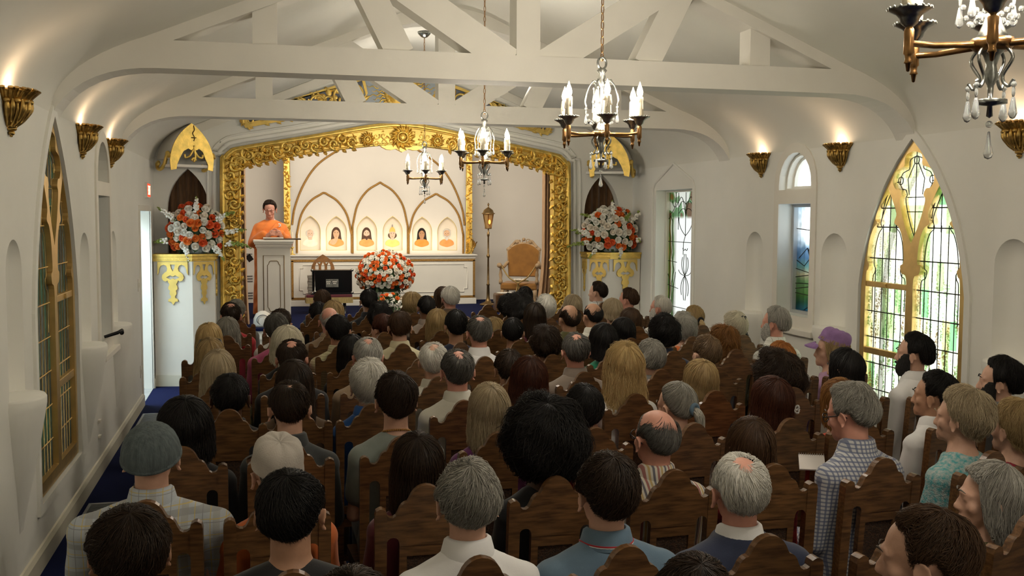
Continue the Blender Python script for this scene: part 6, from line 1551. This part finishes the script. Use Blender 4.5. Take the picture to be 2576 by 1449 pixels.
p(1, 2155, 960, 'mop', 'gray', 'r', 'shirt', 'check', 30, -14, 'm', 'gray-haired glasses-wearing man in a blue checked shirt, reading a notebook', extra=(('glasses', 1),), dy=.0, crot=5, thk=.8)
p(1, 2420, 975, 'fluffy', 'grayblonde', 'f', 'blouse', 'turquoise', 32, 0, 'f', 'woman with short fluffy gray-brown hair in a turquoise lace top', hs=1.05)
p(1, 2555, 995, 'fluffy', 'dkblonde', 'f', 'blouse', 'crimson', 15, 0, 'f', 'woman with short curled blonde hair and a dark red top, right edge')
p(2, 465, 1000, 'bob', 'black', 't', 'blouse', 'black', 6, 0, 'f', 'person with thick black hair and black clothes, behind the beanie wearer', hs=1.1, thk=1.5)
p(2, 728, 965, 'thin', 'dark', 'f', 'shirt', 'charcoal', 4, -8, 'm', 'man with thinning dark hair and a charcoal collared shirt', thk=1.3)
p(2, 995, 930, 'mop', 'dark', 'f', 'tee', 'graytee', 0, 0, 'm', 'young dark-haired man with a wooden bead necklace and gray shirt', extra=(('necklace', 1),))
p(2, 1230, 960, 'long', 'grayblonde', 'f', 'blouse', 'purple', 4, 0, 'f', 'woman with straight ash-blonde hair and a purple top', lenk=.65)
p(2, 1465, 965, 'short', 'black', 'd', 'blouse', 'red', 8, 0, 'f', 'person with short black hair and a red top, beside the big afro')
p(2, 1705, 965, 'tied', 'gray', 'f', 'blouse', 'bwprint', 26, -6, 'f', 'woman with smooth gray hair in a low ponytail', extra=(('pony', 'bluegray'),))
p(2, 1940, 950, 'bob', 'auburn', 'f', 'blouse', 'red', 10, 0, 'f', 'woman with dark auburn hair and a jewelled bow clip', thk=1.3, lenk=1.2, extra=(('clip', 'bow'),))
p(2, 2112, 952, 'bob', 'rust', 'f', 'blouse', 'redorange', 10, 0, 'f', 'person with light reddish hair, mostly behind the notebook reader')
p(2, 2350, 935, 'short', 'black', 't', 'shirt', 'white', 42, 0, 'm', 'black-haired man with a white collar, left of the gray-shirted bearded man', thk=1.4)
p(2, 2515, 895, 'mop', 'black', 'f', 'shirt', 'gray', 50, 0, 'm', 'bearded man with thick black hair and gray shirt', extra=(('beard', 'black'),))
p(3, 578, 940, 'short', 'black', 'd', 'jacket', 'black', 0, 0, 'm', 'man with cropped black hair and a black jacket, third seat behind the beanie', hs=1.05)
p(3, 740, 910, 'long', 'dark', 't', 'blouse', 'brown', 4, -6, 'f', 'woman with long dark brown hair, behind the thinning dark-haired man', lenk=.9)
p(3, 925, 905, 'fluffy', 'white', 'f', 'shirt', 'midblue', 8, -4, 'f', 'woman with loose white wavy hair and a blue top', thk=1.2)
p(3, 1150, 878, 'spot', 'pepper', 'r', 'shirt', 'offwhite', 0, 0, 'm', 'graying man with a thin patch on top and cream-white shirt')
p(3, 1330, 893, 'bob', 'auburn', 'f', 'blouse', 'redorange', 0, 0, 'f', 'woman with a dark auburn bob and a bright orange-red top', thk=1.3)
p(3, 1570, 862, 'wavy', 'blonde', 'f', 'sleeveless', 'white', 0, 0, 'f', 'woman with long wavy golden hair and a white top')
p(3, 1762, 905, 'long', 'dkblonde', 'f', 'blouse', 'navy', 6, 0, 'f', 'woman with straight dark blonde hair, right of the golden wavy hair', lenk=.8)
p(3, 1955, 885, 'afro', 'dark', 'd', 'blouse', 'violet', 10, 0, 'f', 'person with a rounded dark brown afro, left of the purple cap', thk=.62)
p(3, 2125, 878, 'long', 'black', 't', 'blouse', 'offwhite', 28, 0, 'f', 'woman with long smooth black hair, behind the purple cap', lenk=.95)
p(3, 2300, 838, 'mop', 'black', 'f', 'shirt', 'white', 48, 0, 'm', 'bearded black-haired man in a white shirt before the gothic window', thk=.6, extra=(('beard', 'black'),))
p(4, 548, 882, 'long', 'grayblonde', 'f', 'blouse', 'camo', 0, -4, 'f', 'woman with long grayish hair on the left aisle, nearest of the fair-haired ones')
p(4, 733, 853, 'spot', 'dark', 'r', 'shirt', 'black', 0, 0, 'm', 'man with dark hair and a small bald spot, left part')
p(4, 925, 853, 'spot', 'silver', 'r', 'shirt', 'tan', 0, -4, 'm', 'gray man with a pink bald patch in a tan shirt')
p(4, 1090, 862, 'spot', 'white', 'f', 'shirt', 'offwhite', -6, 0, 'm', 'white-haired man with a bare crown, left of the graying man')
p(4, 1280, 878, 'short', 'dark', 't', 'tee', 'gray', -4, 0, 'm', 'small person with short dark hair, left of the auburn bob')
p(4, 1447, 843, 'spot', 'pepper', 'r', 'shirt', 'taupe', 0, 0, 'm', 'gray balding man in a beige shirt, behind the short black hair')
p(4, 1635, 850, 'mop', 'gray', 'f', 'shirt', 'gray', 4, 0, 'm', 'person with full gray hair, right of the golden wavy hair', thk=.6)
p(4, 1775, 840, 'short', 'ltbrown', 'f', 'shirt', 'navy', 10, 0, 'm', 'man with short light brown hair and a navy collar')
p(4, 1960, 857, 'short', 'red', 'f', 'blouse', 'offwhite', 10, 0, 'f', 'person with bright orange-red hair, behind the rounded afro', thk=1.3)
p(4, 2090, 838, 'newsboy', 'dkblonde', 'f', 'blouse', 'lilac', 64, 0, 'f', 'woman in a lilac newsboy cap turned to the left')
p(5, 528, 852, 'long', 'dkblonde', 'f', 'blouse', 'taupe', 0, -4, 'f', 'woman with long dark blonde hair and sunglasses pushed up', extra=(('clip', 'shades'),))
p(5, 722, 820, 'bob', 'platinum', 'f', 'blouse', 'black', 2, -4, 'f', 'woman with full platinum white hair by the centre left aisle', thk=1.7, lenk=.9)
p(5, 885, 840, 'bob', 'black', 't', 'blouse', 'black', -4, -4, 'f', 'woman with black shoulder hair, right of the striped yellow shirt')
p(5, 1205, 793, 'spot', 'pepper', 'r', 'shirt', 'white', 2, 0, 'm', 'tall balding gray man in a white polo shirt, centre')
p(5, 1372, 818, 'curly', 'dark', 't', 'blouse', 'olive', 4, 0, 'f', 'person with short dark curly hair, behind the gray balding man', thk=.7)
p(5, 1517, 815, 'bob', 'black', 't', 'blouse', 'green', 4, 0, 'f', 'woman with a glossy black bob and a green top', thk=1.2)
p(5, 1668, 790, 'curly', 'black', 't', 'shirt', 'navy', 6, 0, 'm', 'person with big black curls and a navy jacket', thk=.9)
p(5, 1822, 818, 'longcurly', 'rust', 'f', 'blouse', 'olive', 6, 0, 'f', 'woman with rust-coloured curls', thk=.7, lenk=.7)
p(5, 1950, 768, 'mop', 'silver', 'r', 'shirt', 'lightcheck', 42, 0, 'm', 'silver-haired bearded man in a white checked shirt', thk=.6, extra=(('beard', 'silver'),))
p(6, 525, 810, 'long', 'blonde', 'f', 'blouse', 'gray', 0, 0, 'f', 'woman with long honey-blonde hair on the left aisle')
p(6, 695, 788, 'short', 'pepper', 'r', 'blouse', 'pink', 0, 0, 'm', 'person with short dark gray hair and a pink top')
p(6, 850, 790, 'short', 'black', 't', 'shirt', 'pinstripe', 0, 0, 'm', 'man with short black hair in a pale yellow striped shirt')
p(6, 1005, 785, 'short', 'brown', 'f', 'shirt', 'cream', 0, 0, 'm', 'brown-haired man in a cream collared shirt')
p(6, 1147, 778, 'short', 'black', 't', 'tee', 'navy', 0, 0, 'm', 'black-haired man in a navy shirt, left of the tall balding man')
p(6, 1290, 800, 'tied', 'black', 't', 'blouse', 'tan', -14, 0, 'f', 'woman with black hair pinned by a shiny flower clip', extra=(('clip', 'shiny'),))
p(6, 1432, 770, 'bald', 'dark', 't', 'shirt', 'olive', 8, 0, 'm', 'balding dark-haired man in an olive shirt')
p(6, 1567, 797, 'bob', 'black', 't', 'blouse', 'black', 4, 0, 'f', 'woman with black hair, right behind the glossy black bob')
p(6, 1718, 787, 'curly', 'silver', 'f', 'blouse', 'orange', 4, 0, 'f', 'woman with silver waves and an orange top', thk=.5)
p(6, 1845, 785, 'fluffy', 'platinum', 'f', 'blouse', 'mustard', 20, 0, 'f', 'woman with pale blonde hair and black flower clips', extra=(('clip', 'dark'), ('glasses', 1)))
p(7, 572, 795, 'bob', 'gray', 'f', 'blouse', 'crimson', 0, 0, 'f', 'woman with straight gray hair, behind the honey-blonde one', lenk=1.2)
p(7, 705, 775, 'short', 'dark', 't', 'shirt', 'white', -4, 0, 'm', 'person with dark brown hair below the lectern')
p(7, 828, 775, 'bald', 'silver', 'r', 'jacket', 'tan', 4, 0, 'm', 'bald man with gray sides in a tan jacket')
p(7, 960, 788, 'mop', 'auburn', 'f', 'shirt', 'charcoal', 40, 0, 'm', 'person with reddish brown hair, left of the cream collared man')
p(7, 1100, 775, 'bob', 'dkblonde', 'f', 'blouse', 'navy', 2, 0, 'f', 'woman with dark blonde shoulder hair in navy', lenk=1.2)
p(7, 1242, 800, 'bob', 'dkblonde', 'f', 'blouse', 'tan', 2, 0, 'f', 'person with dull blonde hair, mostly behind the tall balding man')
p(7, 1345, 760, 'long', 'dark', 't', 'blouse', 'maroon', 0, 0, 'f', 'woman with long dark brown hair, behind the pinned black hair', lenk=.8)
p(7, 1490, 760, 'bald', 'black', 't', 'shirt', 'offwhite', 14, 0, 'm', 'balding black-haired man in an off-white ribbed top')
p(7, 1585, 772, 'long', 'brown', 'f', 'blouse', 'brown', 4, 0, 'f', 'woman with long brown hair, right of the off-white ribbed top', lenk=.6)
p(7, 1745, 770, 'tied', 'dkblonde', 'f', 'blouse', 'tan', 10, 0, 'f', 'woman with a dark blonde ponytail', extra=(('pony', 'black'),))
p(8, 580, 762, 'spot', 'dark', 'r', 'shirt', 'red', 8, 0, 'm', 'red-jacketed man with dark hair and a bald spot')
p(8, 838, 755, 'bob', 'dkblonde', 'f', 'blouse', 'black', 0, 0, 'f', 'woman with ash-blonde hair, below the harmonium')
p(8, 955, 762, 'curly', 'black', 'd', 'blouse', 'black', 4, 0, 'f', 'person with a big cloud of black curls, below the rose ball', thk=.9)
p(8, 1072, 742, 'buzz', 'black', 'b', 'shirt', 'taupe', 4, 0, 'm', 'man with a dark buzz cut in a taupe shirt')
p(8, 1305, 742, 'afro', 'black', 'd', 'blouse', 'black', 0, 0, 'f', 'person with a dark afro, below the mustard armchair', thk=.5)
p(8, 1372, 742, 'fluffy', 'white', 'f', 'blouse', 'offwhite', 2, 0, 'f', 'woman with fluffy white hair, below the armchair')
p(8, 1540, 750, 'bob', 'grayblonde', 'f', 'blouse', 'brown', 4, 0, 'f', 'person with a gray-brown bob below the right corner bay', lenk=.5)
p(8, 1660, 742, 'short', 'white', 'r', 'shirt', 'darkplaid', 45, 0, 'm', 'white-haired bearded man before the tall art glass window', extra=(('beard', 'white'),))
p(9, 594, 750, 'short', 'gray', 'f', 'shirt', 'gray', 0, 0, 'm', 'gray-haired person beside the left side of the gold frame')
p(9, 800, 758, 'short', 'black', 't', 'tee', 'black', 0, 0, 'm', 'person with short black hair, left of the ash-blonde one')
p(9, 927, 728, 'short', 'black', 't', 'shirt', 'black', 4, 0, 'm', 'black-haired person directly before the rose ball')
p(9, 1036, 732, 'fluffy', 'dkblonde', 'f', 'blouse', 'teal', 0, -6, 'f', 'woman with short blonde hair and a teal top')
p(9, 1132, 720, 'mop', 'white', 'r', 'jacket', 'brown', 8, 0, 'm', 'white-haired man in a brown jacket before the altar', thk=.6)
p(9, 1278, 742, 'curly', 'black', 'd', 'blouse', 'charcoal', 0, 0, 'f', 'person with black curls, left of the dark afro', thk=.6)
p(9, 1440, 740, 'bob', 'grayblonde', 'f', 'blouse', 'tan', 8, 0, 'f', 'woman with a smooth gray-brown bob beside the gold frame', lenk=.5)
p(9, 1580, 722, 'short', 'brown', 'r', 'shirt', 'white', 45, 0, 'm', 'man with a short fade haircut in a white shirt, turned left')
p(10, 810, 727, 'short', 'brown', 'f', 'shirt', 'charcoal', 0, 0, 'm', 'person with brown hair right below the harmonium', thk=1.2)
p(10, 1113, 721, 'bob', 'brown', 'f', 'blouse', 'tan', 0, 0, 'f', 'person with long brown hair, half hidden by the brown jacket man', lenk=1.2)
p(10, 1320, 722, 'tied', 'black', 't', 'blouse', 'black', 0, 0, 'f', 'person with a tight black bun before the armchair seat', extra=(('bun', 'low'),))
p(10, 1503, 708, 'short', 'dark', 'f', 'shirt', 'darkplaid', 50, 0, 'm', 'young man in plaid turned in profile, by the right bay')
# notebook of the reading man, in his raised hand
chs = [o for o in col.objects if o.name.startswith('wooden_chair')]
byrow = {}
for o in chs: byrow.setdefault(round(o.location.y, 2), []).append(o)
for yv, l in sorted(byrow.items()):
    l.sort(key=lambda o: o.location.x); n0 = len(l)
    for a, c in zip(l[:-1], l[1:]):
        gap = c.location.x-a.location.x; k = int((gap+.06)/.44)-1
        for i in range(k):
            nm = a['label'].replace('carved wooden chair holding the ', '')
            w8 = ' '.join(nm.split()[:9]) if len(nm.split()) > 9 else nm
            place_chair(a.location.x+gap*(i+1)/(k+1), yv, (a.rotation_euler.z+c.rotation_euler.z)/2, ('empty carved wooden chair right of the ' if i == 0 else 'second empty carved chair right of the ')+w8)
EMPT = place_chair(1.93, ROWY(0), math.radians(4), 'empty carved chair left of the woman with smooth gray hair in profile') if not any(abs(o.location.x-1.93) < .4 and abs(o.location.y-ROWY(0)) < .1 for o in col.objects if o.name.startswith('wooden_chair')) else None
for q in sorted(PEOPLE_LOG, key=lambda q: (q[1], q[2])): print('P', q)
# ---------------------------------------------------------------- the speaker at the lectern
lxc, lyc, lsf, lH = LECT
YS_ = lyc+.54; hp = atY(679, 504, YS_); T = hp[2]-SF-1.268-.012+.012
o = None
HM = headmat(-4, -22); b = MB(); up_ = lambda z: z+T
rows = []
for z, rx, ry, y in [(.44, .155, .115, .0), (.62, .148, .11, 0), (.80, .165, .115, 0), (.90, .18, .11, 0), (.945, .165, .095, -.01), (.975, .11, .075, -.01), (1.0, .066, .062, -.008), (1.03, .056, .056, -.003)]:
    rows.append([(rx*math.cos(a), y+ry*math.sin(a), up_(z)) for a in np.linspace(0, 2*PI, 25)[:-1]])
b.grid([[np.mean(rows[0], 0)]*24]+rows+[[np.mean(rows[-1], 0)]*24], cv=True)
b.cap((0, -.005, up_(.97)), hx([(0, -.012, 1.12)], HM, T)[0], .056, .054, 16)
h = head_mb(); b.add(hx(np.array(h.V), HM, T), h.F)
HZ = lH+.075
for s in (-1, 1):
    A, E_, W_ = np.array((s*.165, -.01, up_(.915))), np.array((s*.215, .06, HZ-.13)), np.array((s*.055+.06*-1, .255, HZ))
    b.cap(A, E_, .050, .042, 14); b.cap(E_, W_, .042, .029, 12)
    hand(b, W_, (-s*.75, .60, .18), (.25*s, .1, 1), (s*.8, .55, -.1), .55, .95, thumb=-1)
    b.cap((s*.085, 0, up_(.50)), (s*.095, .01, .50), .085, .06, 14); b.cap((s*.095, .01, .50), (s*.10, -.01, .09), .055, .038, 12); b.cap((s*.10, -.03, .045), (s*.12, .15, .035), .042, .032, 10)
me = remesh(b, .0055, 4, 'person_body'); me.materials.append(SKIN['r'])
SPK = bpy.data.objects.new('person', me); col.objects.link(SPK); SPK.location = (hp[0], YS_, SF); SPK.rotation_euler = (0, 0, PI)
tag(SPK, 'person in an orange robe bowing over the lectern with clasped hands', 'person')
V, F, W_ = hair_mesh('short', 900, 77, .0016, .9); hm = quick_mesh('hair', hx(V, HM, T), F, W_); hm.materials.append(hair_mat('dark')); o = bpy.data.objects.new('hair', hm); col.objects.link(o); o.parent = SPK
for s in (-1, 1):
    b = MB(); b.V = []; b.tube(spline([(s*.012, .0965, 1.181), (s*.028, .0925, 1.187), (s*.045, .079, 1.180)], 4), [.002, .003, .0036, .004, .0036, .003, .0025, .002, .001], 6); b.V = dd(hx(np.array(b.V), HM, T)); b.build('eyebrow', hair_mat('dark'), SPK)
OR_ = mat('orange_robe', (.78, .21, .035), .8, var=.1, scale=8, bump=.3, bscale=200, sheen=.2)
b = MB(); rows = []
for z, rx, ry, y in [(.02-T, .24, .19, 0), (.30, .22, .17, 0), (.60, .215, .16, .01), (.80, .225, .155, .01), (.90, .212, .135, .0), (.95, .185, .112, -.008), (.98, .125, .088, -.01), (1.005, .076, .070, -.008)]:
    rows.append([((rx)*math.cos(a), y+ry*math.sin(a), up_(z)) for a in np.linspace(0, 2*PI, 37)[:-1]])
b.grid([[np.mean(rows[0], 0)]*36]+rows+[[np.mean(rows[-1], 0)]*36], cv=True)
for s in (-1, 1):
    A, E_ = np.array((s*.160, -.012, up_(.895))), np.array((s*.222, .05, HZ-.12)); W_ = np.array((s*.11-.03, .20, HZ-.005))
    b.cap(A, E_, .066, .078, 16); b.cap(E_, W_, .076, .050, 14)
me = remesh(b, .010, 5, 'robe'); v = getv(me); n = np.empty(len(me.vertices)*3, np.float32); me.vertices.foreach_get('normal', n); n = n.reshape(-1, 3)
ang = v[:, 0]*.75+v[:, 2]*.66; fr_ = np.clip((v[:, 1])*12, 0, 1)
setv(me, v+n*((.006*np.sin(ang*62)*fr_+.006*vnoise(v*np.array([1, 1, .4]), 26, 4)))[:, None]); me.materials.append(OR_)
g = bpy.data.objects.new('robe', me); col.objects.link(g); g.parent = SPK
b = MB()       # shawl edge folds crossing the chest from the shoulder
for k in range(5):
    P = spline([(-.13+.012*k, .085, up_(.965)), (-.06+.01*k, .145+.006*k, up_(.88)), (.06+.005*k, .172, up_(.76)), (.16, .16-.01*k, up_(.66-.02*k))], 7)
    b.tube(P, np.interp(np.linspace(0, 1, len(P)), [0, .4, 1], [.010, .013, .018]), 8)
b.build('shawl', OR_, SPK)
b = MB().tube([(.060*math.cos(a), -.004+.062*math.sin(a), up_(1.008)-.018*math.sin(a)) for a in np.linspace(0, 2*PI, 33)[:-1]], .008, 8, closed=True); b.build('collar', CL['white'], SPK)
b = MB()
for q in range(5): a = q*2*PI/5; b.ell((-.118+.016*math.cos(a), .108, up_(.935)+.016*math.sin(a)), (.011, .007, .011), 8, 6)
b.build('white_flower_pin', FLM['w'][0], SPK)
# notebook of the man reading in the second full row
rd = [o for o in col.objects if o.type == 'MESH' and 'notebook' in str(o.get('label', ''))][0]
q = atY(2042, 1165, rd.location.y+.28); b = MB().box(-.055, .055, -.008, .0, -.04, .04); nb = b.build('notebook', mat('notepad_paper', (.66, .62, .58), .7)); nb.location = q; nb.rotation_euler = (math.radians(-50), 0, math.radians(-24)); tag(nb, 'small open white notebook held by the man in the blue checked shirt', 'notebook')
b = MB()
for k in range(12): b.tube([(-.052+.0095*k, -.010+.004*math.cos(a), .040+.006*math.sin(a)) for a in np.linspace(0, 2*PI, 9)[:-1]], .0009, 4, closed=True)
b.build('spiral_binding', SILVER, nb)
